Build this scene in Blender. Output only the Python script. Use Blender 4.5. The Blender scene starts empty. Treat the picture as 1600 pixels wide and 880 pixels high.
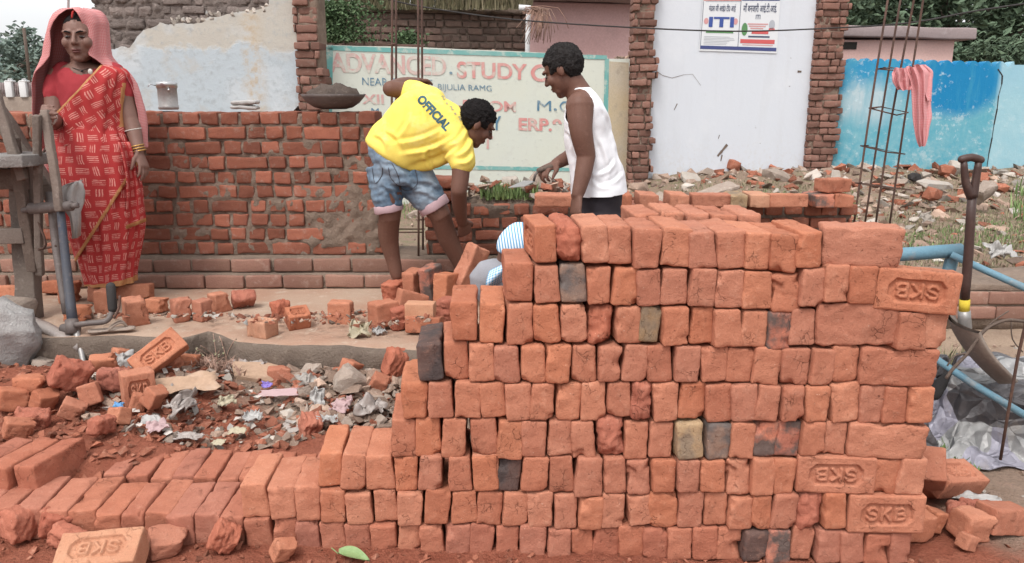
import bpy, bmesh, math, random
from mathutils import Vector, Matrix, noise, Euler
from mathutils.bvhtree import BVHTree
R = random.Random(7)
SC = bpy.context.scene
COL = SC.collection
V = Vector
# ------------------------------------------------------------------ camera model of the photograph (1600 x 880)
FPX, PITCH, CAMZ = 1250.0, math.atan(290 / 1250.0), 1.345
CP, SP = math.cos(PITCH), math.sin(PITCH)
def ray(u, v):
    a, b = (u - 800) / FPX, (440 - v) / FPX
    return V((a, CP + b * SP, -SP + b * CP))
def at(u, v, Y):
    d = ray(u, v); return V((0, 0, CAMZ)) + d * (Y / d.y)
def onz(u, v, Z):
    d = ray(u, v); return V((0, 0, CAMZ)) + d * ((Z - CAMZ) / d.z)
def onplane(u, v, c, kx):            # plane y + kx*x = c
    d = ray(u, v); return V((0, 0, CAMZ)) + d * (c / (d.y + kx * d.x))
# ------------------------------------------------------------------ objects
def link(o, parent=None):
    COL.objects.link(o)
    if parent: o.parent = parent
    return o
def tag(o, label=None, cat=None, group=None, kind=None):
    if label: o['label'] = label
    if cat: o['category'] = cat
    if group: o['group'] = group
    if kind: o['kind'] = kind
    return o
def empty(name, loc, label, cat, group=None):
    o = bpy.data.objects.new(name, None); o.location = loc; o.empty_display_size = .05
    link(o); tag(o, label, cat, group); bpy.context.view_layer.update(); return o
def build(name, bm, mats, parent=None, smooth=True, world=True):
    """link a bmesh as one object; geometry given in world space is moved to its own base point"""
    me = bpy.data.meshes.new(name)
    bm.normal_update()
    off = V((0, 0, 0))
    if world:
        if parent is not None: off = parent.location.copy()
        else:
            xs = [v.co for v in bm.verts]
            lo = V((min(c.x for c in xs), min(c.y for c in xs), min(c.z for c in xs)))
            hi = V((max(c.x for c in xs), max(c.y for c in xs), max(c.z for c in xs)))
            off = V(((lo.x + hi.x) / 2, (lo.y + hi.y) / 2, lo.z))
        bmesh.ops.translate(bm, verts=bm.verts, vec=-off)
    bm.to_mesh(me); bm.free()
    for m in (mats if isinstance(mats, (list, tuple)) else [mats]): me.materials.append(m)
    if smooth: me.shade_smooth()
    o = bpy.data.objects.new(name, me)
    link(o, parent)
    if parent is None: o.location = off
    return o
# ------------------------------------------------------------------ materials
class G:
    def __init__(s, name):
        s.m = bpy.data.materials.new(name); s.m.use_nodes = True; s.nt = s.m.node_tree
        s.bs = s.nt.nodes['Principled BSDF']; s.tc = None
    def n(s, t, i=None, **kw):
        x = s.nt.nodes.new('ShaderNode' + t)
        for k, v in kw.items(): setattr(x, k, v)
        for k, v in (i or {}).items(): s.put(x.inputs[k], v)
        return x
    def put(s, inp, v):
        if isinstance(v, bpy.types.NodeSocket): s.nt.links.new(v, inp)
        elif isinstance(v, (tuple, list)) and len(v) == 3 and inp.type == 'RGBA': inp.default_value = (*v, 1)
        else: inp.default_value = v
    def math(s, op, a, b=0.0, c=0.0):
        x = s.n('Math', operation=op); s.put(x.inputs[0], a); s.put(x.inputs[1], b); s.put(x.inputs[2], c); return x.outputs[0]
    def mix(s, f, a, b, mode='MIX'):
        x = s.n('Mix', data_type='RGBA', blend_type=mode); s.put(x.inputs[0], f); s.put(x.inputs[6], a); s.put(x.inputs[7], b); return x.outputs[2]
    def obj(s):
        if not s.tc: s.tc = s.n('TexCoord')
        return s.tc.outputs['Object']
    def uv(s):
        if not s.tc: s.tc = s.n('TexCoord')
        return s.tc.outputs['UV']
    def vecmul(s, v, k):
        x = s.n('VectorMath', operation='MULTIPLY'); s.put(x.inputs[0], v); x.inputs[1].default_value = k; return x.outputs[0]
    def shifted(s):
        oi = s.n('ObjectInfo'); x = s.n('VectorMath', operation='MULTIPLY_ADD')
        c = s.n('CombineXYZ', {0: oi.outputs['Random'], 1: oi.outputs['Random'], 2: oi.outputs['Random']})
        s.put(x.inputs[0], c.outputs[0]); x.inputs[1].default_value = (17, 31, 23); s.put(x.inputs[2], s.obj()); return x.outputs[0]
    def noise(s, scale, detail=5, rough=.6, vec=None, dist=0.0):
        x = s.n('TexNoise', {'Scale': scale, 'Detail': detail, 'Roughness': rough, 'Distortion': dist}); s.put(x.inputs['Vector'], vec or s.obj()); return x.outputs[0]
    def ramp(s, f, lo, hi):
        x = s.n('MapRange', {0: f, 1: lo, 2: hi}); return x.outputs[0]
    def rand(s): return s.n('ObjectInfo').outputs['Random']
    def island(s): return s.n('NewGeometry').outputs['Random Per Island']
    def xyz(s, v=None):
        x = s.n('SeparateXYZ'); s.put(x.inputs[0], v or s.obj()); return x.outputs
    def hsv(s, c, h=.5, sat=1.0, val=1.0):
        x = s.n('HueSaturation'); s.put(x.inputs['Hue'], h); s.put(x.inputs['Saturation'], sat); s.put(x.inputs['Value'], val); s.put(x.inputs['Color'], c); return x.outputs[0]
    def bump(s, h, st=.5, d=.01):
        x = s.n('Bump', {'Strength': st, 'Distance': d, 'Height': h}); s.put(s.bs.inputs['Normal'], x.outputs[0])
    def out(s, col, rough=.9, spec=.25, metal=0.0):
        s.put(s.bs.inputs['Base Color'], col); s.put(s.bs.inputs['Roughness'], rough); s.put(s.bs.inputs['Specular IOR Level'], spec); s.put(s.bs.inputs['Metallic'], metal)
        return s.m
def mottle(name, c1, c2, c3=None, s=(4, 18, 90), rnd=0.0, isl=0.0, hue=0.0, rough=.92, spec=.2, bump=.5, bd=.006, c3amt=.6, c3lo=.55, metal=0.0, specks=None):
    g = G(name); vec = g.shifted() if rnd or hue else g.obj()
    n1, n2, n3 = g.noise(s[0], 4, .6, vec), g.noise(s[1], 5, .65, vec), g.noise(s[2], 4, .7, vec)
    c = g.mix(g.ramp(n1, .32, .68), c1, c2)
    if c3: c = g.mix(g.math('MULTIPLY', g.ramp(n2, c3lo, c3lo + .13), c3amt), c, c3)
    c = g.mix(g.ramp(n3, .25, .75), g.hsv(c, val=.86), g.hsv(c, val=1.1))
    if specks:
        sp = g.noise(specks[1], 2, .5, vec)
        c = g.mix(g.math('MULTIPLY', g.ramp(sp, specks[2], specks[2] + .03), .8), c, specks[0])
    if rnd or isl or hue:
        r1 = g.rand() if (rnd or hue) and not isl else g.island()
        amt = rnd or isl
        w = g.n('TexWhiteNoise', noise_dimensions='1D'); g.put(w.inputs['W'], r1)
        val = g.math('ADD', g.math('MULTIPLY', r1, 2 * amt), 1 - amt)
        hh = g.math('ADD', g.math('MULTIPLY', w.outputs[0], 2 * hue), .5 - hue)
        c = g.hsv(c, hh, 1.0, val)
    g.bump(g.math('ADD', g.math('MULTIPLY', n3, .6), g.math('MULTIPLY', n2, .8)), bump, bd)
    return g.out(c, rough, spec, metal)
def brick_mat(name, c1, c2, c3, burn=None, burnamt=0.0, cracks=.6, rnd=.10, hue=.002):
    g = G(name); vec = g.shifted()
    n1, n2, n3 = g.noise(9, 4, .6, vec), g.noise(38, 5, .65, vec), g.noise(240, 3, .7, vec)
    c = g.mix(g.ramp(n1, .35, .65), c1, c2)
    c = g.mix(g.math('MULTIPLY', g.ramp(n2, .54, .7), .75), c, c3)
    sm = g.noise(5.5, 5, .7, vec)
    c = g.mix(g.math('MULTIPLY', g.ramp(sm, .54, .70), .45), c, tuple(x * .62 for x in c2))
    # dark hairline cracks and pits of the fired clay, pale lime specks
    vo = g.n('TexVoronoi', {'Scale': 26.0}, feature='DISTANCE_TO_EDGE')
    wv = g.n('VectorMath', operation='MULTIPLY_ADD'); wn = g.n('TexNoise', {'Scale': 30.0, 'Detail': 3.0}); g.put(wn.inputs['Vector'], vec)
    g.put(wv.inputs[0], wn.outputs[1]); wv.inputs[1].default_value = (.05, .05, .05); g.put(wv.inputs[2], vec); g.put(vo.inputs['Vector'], wv.outputs[0])
    cr = g.math('MULTIPLY', g.math('SUBTRACT', 1.0, g.ramp(vo.outputs[0], .0, .028)), g.ramp(g.noise(11, 3, .6, vec), .55, .66))
    pit = g.ramp(g.noise(95, 3, .6, vec), .655, .71)
    c = g.mix(g.math('MULTIPLY', g.math('MAXIMUM', cr, g.math('MULTIPLY', pit, .6)), .72 * cracks * 1.4), c, (.10, .026, .014))
    sp = g.ramp(g.noise(150, 2, .5, vec), .74, .77)
    c = g.mix(g.math('MULTIPLY', sp, .7), c, (.62, .42, .32))
    c = g.mix(g.ramp(n3, .3, .7), g.hsv(c, val=.88), g.hsv(c, val=1.1))
    if burn:
        b = g.ramp(g.noise(13, 4, .6, vec), .62 - burnamt * .5, .76 - burnamt * .5)
        c = g.mix(b, c, g.mix(g.noise(60, 4, .6, vec), burn, tuple(x * 1.9 for x in burn)))
    r = g.rand(); w = g.n('TexWhiteNoise', noise_dimensions='1D'); g.put(w.inputs['W'], r)
    c = g.hsv(c, g.math('ADD', g.math('MULTIPLY', w.outputs[0], 2 * hue), .5 - hue), g.math('ADD', .875, g.math('MULTIPLY', r, .08)),
              g.math('ADD', g.math('MULTIPLY', w.outputs[0], 2 * rnd), 1 - rnd))
    h = g.math('SUBTRACT', g.math('ADD', g.math('MULTIPLY', n3, .35), g.math('MULTIPLY', n2, .9)), g.math('ADD', g.math('MULTIPLY', cr, .9), g.math('MULTIPLY', pit, .4)))
    g.bump(h, .7, .008)
    return g.out(c, .95, .15)
M = {}
M['brick'] = brick_mat('fired_brick', (.435, .156, .080), (.38, .124, .060), (.47, .192, .108))
M['brick_rough'] = brick_mat('crumbly_brick', (.40, .125, .07), (.34, .095, .052), (.45, .165, .1), cracks=1.0)
M['brick_grey'] = brick_mat('grey_burnt_brick', (.27, .165, .115), (.20, .13, .10), (.29, .22, .17), burn=(.085, .07, .064), burnamt=.36)
M['brick_char'] = brick_mat('charred_brick', (.15, .085, .068), (.10, .062, .053), (.24, .125, .09), burn=(.05, .038, .036), burnamt=.30)
M['brick_part'] = brick_mat('half_burnt_brick', (.46, .15, .085), (.36, .12, .075), (.48, .2, .12), burn=(.085, .06, .052), burnamt=.40)
M['brick_tan'] = brick_mat('tan_brick', (.38, .25, .125), (.30, .19, .10), (.42, .29, .17), burn=(.16, .115, .075), burnamt=.35)
M['brick_pale'] = brick_mat('pale_dusty_brick', (.48, .235, .135), (.43, .19, .105), (.50, .265, .165), cracks=.2)
M['brick_dust'] = brick_mat('red_dusty_brick', (.39, .134, .074), (.34, .108, .058), (.43, .166, .098), cracks=.3, rnd=.08)
M['brick_old'] = mottle('old_wall_brick', (.285, .105, .066), (.215, .080, .054), (.30, .185, .145), s=(5, 26, 150), isl=.34, bump=.8, bd=.01)
M['brick_weath'] = mottle('weathered_brick', (.225, .118, .09), (.175, .093, .073), (.285, .205, .165), s=(5, 20, 120), isl=.3, bump=.8, bd=.012)
M['brick_grime'] = mottle('grimy_brick', (.12, .085, .07), (.16, .10, .08), (.20, .16, .13), s=(4, 16, 100), isl=.3, bump=.8, bd=.012)
M['plinth'] = mottle('dusty_plinth_brick', (.265, .15, .112), (.225, .118, .09), (.34, .235, .19), s=(4, 18, 140), isl=.2, bump=.7, bd=.008)
M['mortar'] = mottle('mortar', (.27, .20, .155), (.19, .142, .11), (.35, .275, .22), s=(4, 22, 110), bump=1.0, bd=.02)
M['mortar_dark'] = mottle('mortar_dark', (.20, .15, .12), (.15, .112, .09), (.26, .20, .16), s=(4, 22, 110), bump=1.0, bd=.02)
M['mortar_wet'] = mottle('wet_mortar', (.155, .12, .10), (.11, .085, .072), (.21, .17, .14), s=(9, 40, 160), bump=1.0, bd=.02)
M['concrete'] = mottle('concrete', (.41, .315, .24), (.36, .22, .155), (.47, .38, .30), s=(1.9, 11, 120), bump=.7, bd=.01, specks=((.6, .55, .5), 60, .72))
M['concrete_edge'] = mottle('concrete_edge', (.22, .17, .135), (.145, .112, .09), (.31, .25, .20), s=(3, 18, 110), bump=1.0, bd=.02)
M['concrete_grey'] = mottle('grey_concrete', (.33, .265, .22), (.26, .205, .168), (.40, .345, .30), s=(5, 22, 100), rnd=.18, bump=.9, bd=.012)
M['stone'] = mottle('grey_stone', (.40, .38, .365), (.32, .30, .29), (.5, .49, .48), s=(6, 26, 120), rnd=.1, bump=1.0, bd=.015)
M['rubble'] = mottle('rubble', (.33, .23, .175), (.25, .175, .135), (.40, .32, .265), s=(8, 30, 120), isl=.5, hue=.0, bump=.8, bd=.01)
M['rubble_red'] = mottle('brick_rubble', (.31, .118, .072), (.25, .092, .058), (.38, .2, .14), s=(8, 30, 120), isl=.35, bump=.8, bd=.01)
M['rubble_pale'] = mottle('plaster_rubble', (.40, .355, .31), (.32, .275, .235), (.34, .35, .345), s=(8, 14, 120), isl=.4, bump=.6, bd=.008)
M['paper'] = mottle('scrap_paper', (.43, .395, .36), (.34, .30, .27), (.36, .26, .23), s=(10, 18, 60), isl=.4, bump=.3, bd=.003, rough=.7)
M['plastic_white'] = mottle('white_plastic', (.40, .385, .37), (.31, .295, .28), s=(6, 30, 90), bump=.25, bd=.004, rough=.45, spec=.4)
M['plastic_clear'] = mottle('dull_plastic', (.33, .285, .26), (.26, .22, .20), (.42, .39, .37), s=(7, 22, 90), bump=.4, bd=.006, rough=.35, spec=.45)
M['card'] = mottle('cardboard', (.42, .285, .20), (.36, .24, .165), (.46, .33, .25), s=(3, 14, 60), bump=.25, bd=.004)
M['wood'] = mottle('weathered_wood', (.19, .152, .128), (.125, .10, .085), (.27, .228, .198), s=(3, 24, 100), rnd=.15, bump=.8, bd=.008)
M['wood_dark'] = mottle('dark_wood', (.14, .105, .085), (.10, .075, .062), (.19, .15, .125), s=(3, 24, 100), bump=.8, bd=.008)
M['plank'] = mottle('cement_splashed_plank', (.24, .225, .21), (.165, .15, .14), (.36, .345, .33), s=(7, 25, 100), bump=.9, bd=.008)
M['rust'] = mottle('rusty_steel', (.10, .052, .037), (.065, .038, .03), (.16, .085, .055), s=(9, 40, 200), rnd=.15, bump=.6, bd=.003, rough=.75, spec=.4)
M['iron'] = mottle('worn_iron', (.13, .108, .099), (.09, .07, .064), (.19, .16, .15), s=(9, 40, 200), bump=.5, bd=.003, rough=.6, spec=.45)
M['steel'] = mottle('shiny_steel', (.55, .55, .55), (.45, .45, .45), s=(6, 30, 90), metal=.85, rough=.28, spec=.5, bump=.1, bd=.002)
M['steel_dull'] = mottle('dull_steel', (.36, .345, .33), (.26, .25, .24), s=(6, 30, 90), metal=.4, rough=.45, spec=.5, bump=.25, bd=.002)
M['blue_tube'] = mottle('worn_dark_blue_paint', (.045, .055, .078), (.06, .058, .064), (.14, .115, .10), s=(8, 24, 120), rough=.55, spec=.4, bump=.4, bd=.003)
M['blue_pipe'] = mottle('worn_blue_paint', (.10, .22, .30), (.14, .24, .29), (.26, .24, .225), s=(5, 13, 110), rough=.6, spec=.35, bump=.5, bd=.004, c3lo=.56)
M['black'] = mottle('black_rubber', (.035, .032, .031), (.05, .046, .045), s=(8, 30, 120), rough=.75, bump=.4, bd=.003)
M['shaft'] = mottle('dark_brown_shaft', (.042, .022, .018), (.06, .032, .026), (.10, .06, .05), s=(5, 26, 90), rough=.5, spec=.4, bump=.25, bd=.003)
M['yellow_tape'] = mottle('yellow_band', (.62, .47, .045), (.5, .38, .05), s=(9, 30, 100), bump=.2)
M['blade'] = mottle('dusty_blade', (.25, .205, .17), (.19, .15, .125), (.34, .285, .24), s=(5, 20, 100), rough=.6, spec=.35, bump=.35, bd=.004)
M['skin'] = mottle('brown_skin', (.150, .074, .052), (.122, .058, .041), (.178, .092, .067), s=(7, 28, 180), rough=.6, spec=.3, bump=.15, bd=.002)
M['skin_light'] = mottle('light_brown_skin', (.185, .10, .077), (.155, .082, .063), (.21, .118, .092), s=(7, 28, 180), rough=.55, spec=.35, bump=.12, bd=.002)
M['hair'] = mottle('black_hair', (.013, .011, .011), (.022, .019, .019), s=(30, 120, 320), rough=.85, spec=.15, bump=1.0, bd=.012)
M['hair_grey'] = mottle('greying_hair', (.02, .018, .018), (.04, .036, .035), (.13, .125, .125), s=(30, 120, 320), rough=.85, spec=.15, bump=1.0, bd=.012, c3lo=.6)
M['lips'] = mottle('lips', (.13, .05, .045), (.11, .042, .04), s=(20, 80, 200), rough=.45)
M['eye'] = mottle('eye_dark', (.014, .009, .008), (.02, .013, .01), s=(20, 80, 200), rough=.2, spec=.5)
M['eye_white'] = mottle('eye_white', (.15, .115, .105), (.12, .095, .09), s=(20, 80, 200), rough=.3)
M['sindoor'] = mottle('vermilion', (.32, .03, .022), (.26, .02, .02), s=(20, 80, 200))
M['gold'] = mottle('gold_bangle', (.52, .31, .10), (.42, .24, .07), s=(20, 80, 200), rough=.35, metal=.6, spec=.5)
M['silver'] = mottle('white_bangle', (.55, .52, .47), (.45, .42, .38), s=(20, 80, 200), rough=.35, spec=.5)
M['blouse'] = mottle('red_blouse_cloth', (.34, .045, .052), (.29, .034, .042), s=(6, 28, 300), bump=.35, bd=.004)
M['yellow'] = mottle('yellow_jersey', (.82, .66, .15), (.78, .60, .11), (.85, .72, .25), s=(4, 12, 400), bump=.25, bd=.003, rough=.75)
M['vest'] = mottle('white_cotton', (.80, .80, .82), (.74, .74, .77), s=(4, 14, 400), bump=.3, bd=.003)
M['trouser'] = mottle('charcoal_cloth', (.026, .022, .027), (.036, .031, .036), s=(5, 24, 300), bump=.4, bd=.004)
M['grey_cloth'] = mottle('grey_cloth', (.30, .30, .32), (.24, .24, .26), s=(5, 24, 300), bump=.4, bd=.004)
M['cuff'] = mottle('pink_cuff', (.47, .34, .36), (.42, .29, .31), s=(6, 20, 300), bump=.3, bd=.004)
M['print_blue'] = mottle('slate_blue_print', (.045, .105, .135), (.06, .13, .16), s=(9, 60, 200))
M['print_grey'] = mottle('faded_print', (.42, .37, .16), (.36, .33, .2), s=(9, 60, 200))
M['leaf'] = mottle('green_leaf', (.20, .30, .12), (.25, .34, .16), s=(12, 60, 200), rough=.5, spec=.4)
M['pink_wall'] = mottle('faded_pink_wall', (.47, .30, .285), (.52, .345, .33), (.40, .265, .25), s=(.6, 2.2, 30), bump=.3, bd=.01)
M['pink_hut'] = mottle('pink_hut_wall', (.64, .42, .375), (.58, .37, .33), (.68, .49, .45), s=(1, 4, 40), bump=.3, bd=.01)
M['roof_slab'] = mottle('weathered_roof_slab', (.30, .24, .235), (.24, .19, .185), (.37, .31, .3), s=(2, 8, 60), bump=.5, bd=.01)
M['white_post'] = mottle('white_post_paint', (.66, .66, .66), (.58, .58, .58), s=(2, 8, 60))
M['dark_gap'] = mottle('dark_recess', (.03, .026, .024), (.04, .035, .03), s=(2, 8, 60))
def leafmat(name, c1, c2, isl=.4):
    g = G(name); i = g.island(); c = g.mix(i, c1, c2); w = g.n('TexWhiteNoise', noise_dimensions='1D'); g.put(w.inputs['W'], i)
    c = g.hsv(c, .5, 1.0, g.math('ADD', g.math('MULTIPLY', w.outputs[0], 2 * isl), 1 - isl))
    g.put(g.bs.inputs['Transmission Weight'], 0.0)
    return g.out(c, .7, .25)
M['foliage'] = leafmat('tree_leaves', (.065, .10, .062), (.10, .14, .085))
M['foliage_far'] = leafmat('haze_tinted_leaves', (.13, .175, .15), (.18, .225, .19), .25)  # distance haze is mixed into this paler leaf colour
M['foliage_ivy'] = leafmat('creeper_leaves', (.06, .105, .045), (.11, .16, .08))
M['grass'] = leafmat('grass_blades', (.12, .185, .065), (.18, .25, .10))
M['grass_dry'] = leafmat('dry_grass', (.16, .155, .085), (.27, .235, .155))
M['twig'] = leafmat('dry_twigs', (.26, .15, .11), (.33, .22, .17), .3)
# --- special cloth and wall materials
def sari_mat():
    g = G('block_printed_sari'); x = g.xyz(g.uv()); cs = .056
    U, W = g.math('DIVIDE', x[0], cs), g.math('DIVIDE', x[1], cs)
    wob = g.n('TexNoise', {'Scale': 9.0, 'Detail': 2.0}); g.put(wob.inputs['Vector'], g.uv())
    U = g.math('ADD', U, g.math('MULTIPLY', wob.outputs[0], .9)); W = g.math('ADD', W, g.math('MULTIPLY', wob.outputs[0], .5))
    par = g.math('MODULO', g.math('ADD', g.math('FLOOR', U), g.math('ADD', g.math('FLOOR', W), 400.0)), 2.0)
    par = g.math('GREATER_THAN', par, .5)
    fu, fw = g.math('FRACT', g.math('ADD', U, 400.0)), g.math('FRACT', g.math('ADD', W, 400.0))
    def band(f, lo, hi): return g.math('MULTIPLY', g.math('GREATER_THAN', f, lo), g.math('LESS_THAN', f, hi))
    def lines(f): return g.math('GREATER_THAN', g.math('FRACT', g.math('MULTIPLY', f, 6.0)), .5)
    a = g.math('MULTIPLY', g.math('MULTIPLY', band(fu, .25, .75), band(fw, .12, .88)), lines(fu))
    b = g.math('MULTIPLY', g.math('MULTIPLY', band(fw, .22, .78), band(fu, .08, .92)), lines(fw))
    m = g.math('ADD', g.math('MULTIPLY', a, g.math('SUBTRACT', 1.0, par)), g.math('MULTIPLY', b, par))
    m = g.math('MULTIPLY', m, g.ramp(g.noise(60, 3, .6), .3, .5))
    n = g.noise(5, 4, .6); c = g.mix(n, (.33, .026, .027), (.41, .042, .04))
    c = g.mix(g.math('MULTIPLY', m, .72), c, (.66, .33, .28))
    g.bump(g.noise(260, 2, .5), .3, .003); return g.out(c, .8, .25)
M['sari'] = sari_mat()
M['sari_border'] = mottle('gold_border', (.46, .24, .10), (.40, .18, .075), (.42, .08, .05), s=(30, 90, 300), bump=.3, bd=.003, rough=.6)
def weave(name, base, alt, nu, nv, wv=.5, soft=.9, uv=True):
    g = G(name); x = g.xyz(g.uv())
    a = g.math('GREATER_THAN', g.math('FRACT', g.math('MULTIPLY', x[0], nu)), wv)
    b = g.math('GREATER_THAN', g.math('FRACT', g.math('MULTIPLY', x[1], nv)), wv) if nv else a
    m = g.math('MULTIPLY', g.math('ADD', a, b), .5 * soft)
    c = g.mix(m, base, alt); c = g.mix(g.noise(6, 4, .6), g.hsv(c, val=.88), g.hsv(c, val=1.08))
    g.bump(g.noise(200, 2, .5), .3, .004); return g.out(c, .85, .2)
M['dupatta'] = weave('pink_checked_veil', (.47, .125, .125), (.56, .33, .32), 130, 130, .5)
M['gamcha'] = weave('pink_checked_towel', (.60, .21, .22), (.66, .40, .40), 105, 105, .5)
M['stripes'] = weave('blue_striped_shirt', (.13, .32, .52), (.68, .74, .80), 95, 0, .45, 1.0)
M['plaid'] = weave('blue_checked_cloth', (.08, .30, .52), (.55, .62, .68), 40, 40, .4, 1.0)
def denim():
    g = G('washed_denim'); n = g.noise(5, 4, .55); f = g.noise(70, 4, .6)
    c = g.mix(g.ramp(n, .38, .66), (.075, .125, .185), (.30, .36, .42)); c = g.mix(g.ramp(f, .3, .7), g.hsv(c, val=.85), g.hsv(c, val=1.12))
    g.bump(g.noise(45, 5, .7), .5, .006); return g.out(c, .9, .15)
M['denim'] = denim()
def tarp():
    g = G('silver_tarpaulin'); wn = g.n('TexNoise', {'Scale': 3.0, 'Detail': 3.0}); g.put(wn.inputs['Vector'], g.obj())
    wv = g.n('VectorMath', operation='MULTIPLY_ADD'); g.put(wv.inputs[0], wn.outputs[1]); wv.inputs[1].default_value = (.16, .16, .16); g.put(wv.inputs[2], g.obj())
    st = g.vecmul(wv.outputs[0], (1, 2.3, 1.6)); v1 = g.n('TexVoronoi', {'Scale': 3.2}); g.put(v1.inputs['Vector'], st); v2 = g.n('TexVoronoi', {'Scale': 3.2}, feature='DISTANCE_TO_EDGE'); g.put(v2.inputs['Vector'], st); v3 = g.n('TexVoronoi', {'Scale': 9.0}, feature='DISTANCE_TO_EDGE'); g.put(v3.inputs['Vector'], st)
    k = g.ramp(g.xyz(v1.outputs['Color'])[0], .52, .6)  # lit and shaded fold facets of the crumple are put into the colour
    c = g.mix(k, (.31, .305, .30), (.09, .083, .086)); c = g.mix(g.math('MULTIPLY', g.ramp(g.xyz(v1.outputs['Color'])[1], .86, .88), .6), c, (.27, .255, .34)); c = g.mix(g.math('MULTIPLY', g.ramp(g.noise(9, 5, .7), .55, .7), .5), c, (.24, .20, .165))
    c = g.mix(g.noise(40, 4, .7), g.hsv(c, val=.85), g.hsv(c, val=1.1))
    g.bump(g.math('ADD', g.math('MULTIPLY', v2.outputs[0], 1.1), g.math('ADD', v3.outputs[0], g.math('MULTIPLY', g.noise(30, 4, .6), .15))), 1.0, .05); return g.out(c, .38, .45, .1)
M['tarp'] = tarp()
def plaster_blue():
    g = G('peeling_plaster'); x = g.xyz()
    n, n2, n3 = g.noise(.9, 5, .6), g.noise(3.2, 6, .65), g.noise(14, 6, .7)
    hi = g.ramp(g.math('ADD', x[2], g.math('MULTIPLY', n2, .5)), 1.98, 2.04)
    c = g.mix(hi, (.40, .445, .475), (.43, .405, .36))
    c = g.mix(g.ramp(n, .5, .6), c, (.47, .50, .52))
    c = g.mix(g.math('MULTIPLY', g.ramp(n3, .52, .70), .7), c, (.30, .32, .33))
    c = g.mix(g.math('MULTIPLY', g.ramp(n2, .54, .68), .65), c, (.40, .37, .33))
    sx = g.math('ABSOLUTE', g.math('SUBTRACT', g.math('ADD', x[0], g.math('MULTIPLY', n3, .16)), .82))
    st = g.math('SUBTRACT', 1.0, g.ramp(sx, .04, .16))
    c = g.mix(g.math('MULTIPLY', g.math('MULTIPLY', st, .6), g.ramp(n3, .40, .62)), c, (.45, .335, .21))
    g.bump(g.math('ADD', n3, g.math('MULTIPLY', hi, -.5)), .5, .015); return g.out(c, .9, .15)
M['plaster'] = plaster_blue()
def white_wall():
    g = G('whitewash'); n, n2, n3 = g.noise(.8, 4, .6), g.noise(4, 6, .7), g.noise(22, 5, .7); x = g.xyz()
    c = g.mix(n, (.56, .59, .64), (.61, .635, .67))
    c = g.mix(g.math('MULTIPLY', g.ramp(n2, .62, .74), .35), c, (.50, .50, .50))
    lowm = g.math('SUBTRACT', 1.0, g.ramp(x[2], .1, .9))
    c = g.mix(g.math('MULTIPLY', lowm, g.math('MULTIPLY', g.ramp(n3, .5, .65), .6)), c, (.50, .46, .42))
    dr = g.noise(1.0, 5, .65, g.vecmul(g.obj(), (5, 5, .5)))
    c = g.mix(g.math('MULTIPLY', g.ramp(dr, .52, .75), .16), c, (.42, .41, .40)); c = g.mix(g.math('MULTIPLY', g.ramp(g.noise(1.7, 5, .7), .56, .66), .35), c, (.64, .66, .69))
    sp = g.math('MULTIPLY', g.ramp(g.noise(9, 3, .5), .73, .745), g.ramp(n, .45, .55))
    c = g.mix(sp, c, (.24, .23, .22))
    g.bump(n3, .25, .01); return g.out(c, .85, .2)
M['whitewash'] = white_wall()
def blue_wall():
    g = G('patchy_blue_limewash'); x = g.xyz(); n, n2, n3 = g.noise(.9, 4, .6), g.noise(3.0, 6, .68), g.noise(12, 6, .7)
    top = g.ramp(g.math('ADD', x[2], g.math('MULTIPLY', g.math('SUBTRACT', n2, .5), .7)), 1.30, 1.66)
    c = g.mix(g.ramp(n2, .4, .62), (.09, .31, .39), (.17, .37, .43))
    c = g.mix(g.math('MULTIPLY', top, g.ramp(n, .38, .52)), c, (.03, .23, .41))
    # the strong blue touch-up patch and the pale worn places
    dx = g.math('MULTIPLY', g.math('SUBTRACT', x[0], .08), 1.35); dz = g.math('MULTIPLY', g.math('SUBTRACT', x[2], 1.52), 1.7)
    d = g.math('SQRT', g.math('ADD', g.math('MULTIPLY', dx, dx), g.math('MULTIPLY', dz, dz)))
    c = g.mix(g.math('SUBTRACT', 1.0, g.ramp(g.math('ADD', d, g.math('MULTIPLY', n2, .25)), .72, 1.0)), c, (.012, .18, .37))
    dx = g.math('ADD', x[0], 1.05); dz = g.math('MULTIPLY', g.math('SUBTRACT', x[2], 1.25), 1.5)
    d2 = g.math('SQRT', g.math('ADD', g.math('MULTIPLY', dx, dx), g.math('MULTIPLY', dz, dz)))
    c = g.mix(g.math('MULTIPLY', g.math('SUBTRACT', 1.0, g.ramp(g.math('ADD', d2, g.math('MULTIPLY', n2, .8)), .55, .95)), .85), c, (.42, .50, .53))
    c = g.mix(g.math('MULTIPLY', g.ramp(n3, .60, .68), .6), c, (.52, .62, .66))
    dr = g.noise(1.0, 6, .7, g.vecmul(g.obj(), (7, 7, .8)))
    c = g.mix(g.math('MULTIPLY', g.ramp(dr, .48, .66), .45), c, (.07, .30, .40)); c = g.mix(g.math('MULTIPLY', g.ramp(g.noise(5.5, 6, .75), .57, .63), .5), c, (.44, .52, .54))
    low = g.math('SUBTRACT', 1.0, g.ramp(x[2], .2, .8))
    c = g.mix(g.math('MULTIPLY', low, g.math('MULTIPLY', g.ramp(n3, .42, .62), .7)), c, (.32, .42, .43))
    right = g.ramp(x[0], .57, .62); c = g.mix(g.math('MULTIPLY', right, .75), c, g.mix(n2, (.27, .46, .53), (.38, .53, .57)))
    g.bump(n3, .4, .012); return g.out(c, .85, .2)
M['bluewall'] = blue_wall()
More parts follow.
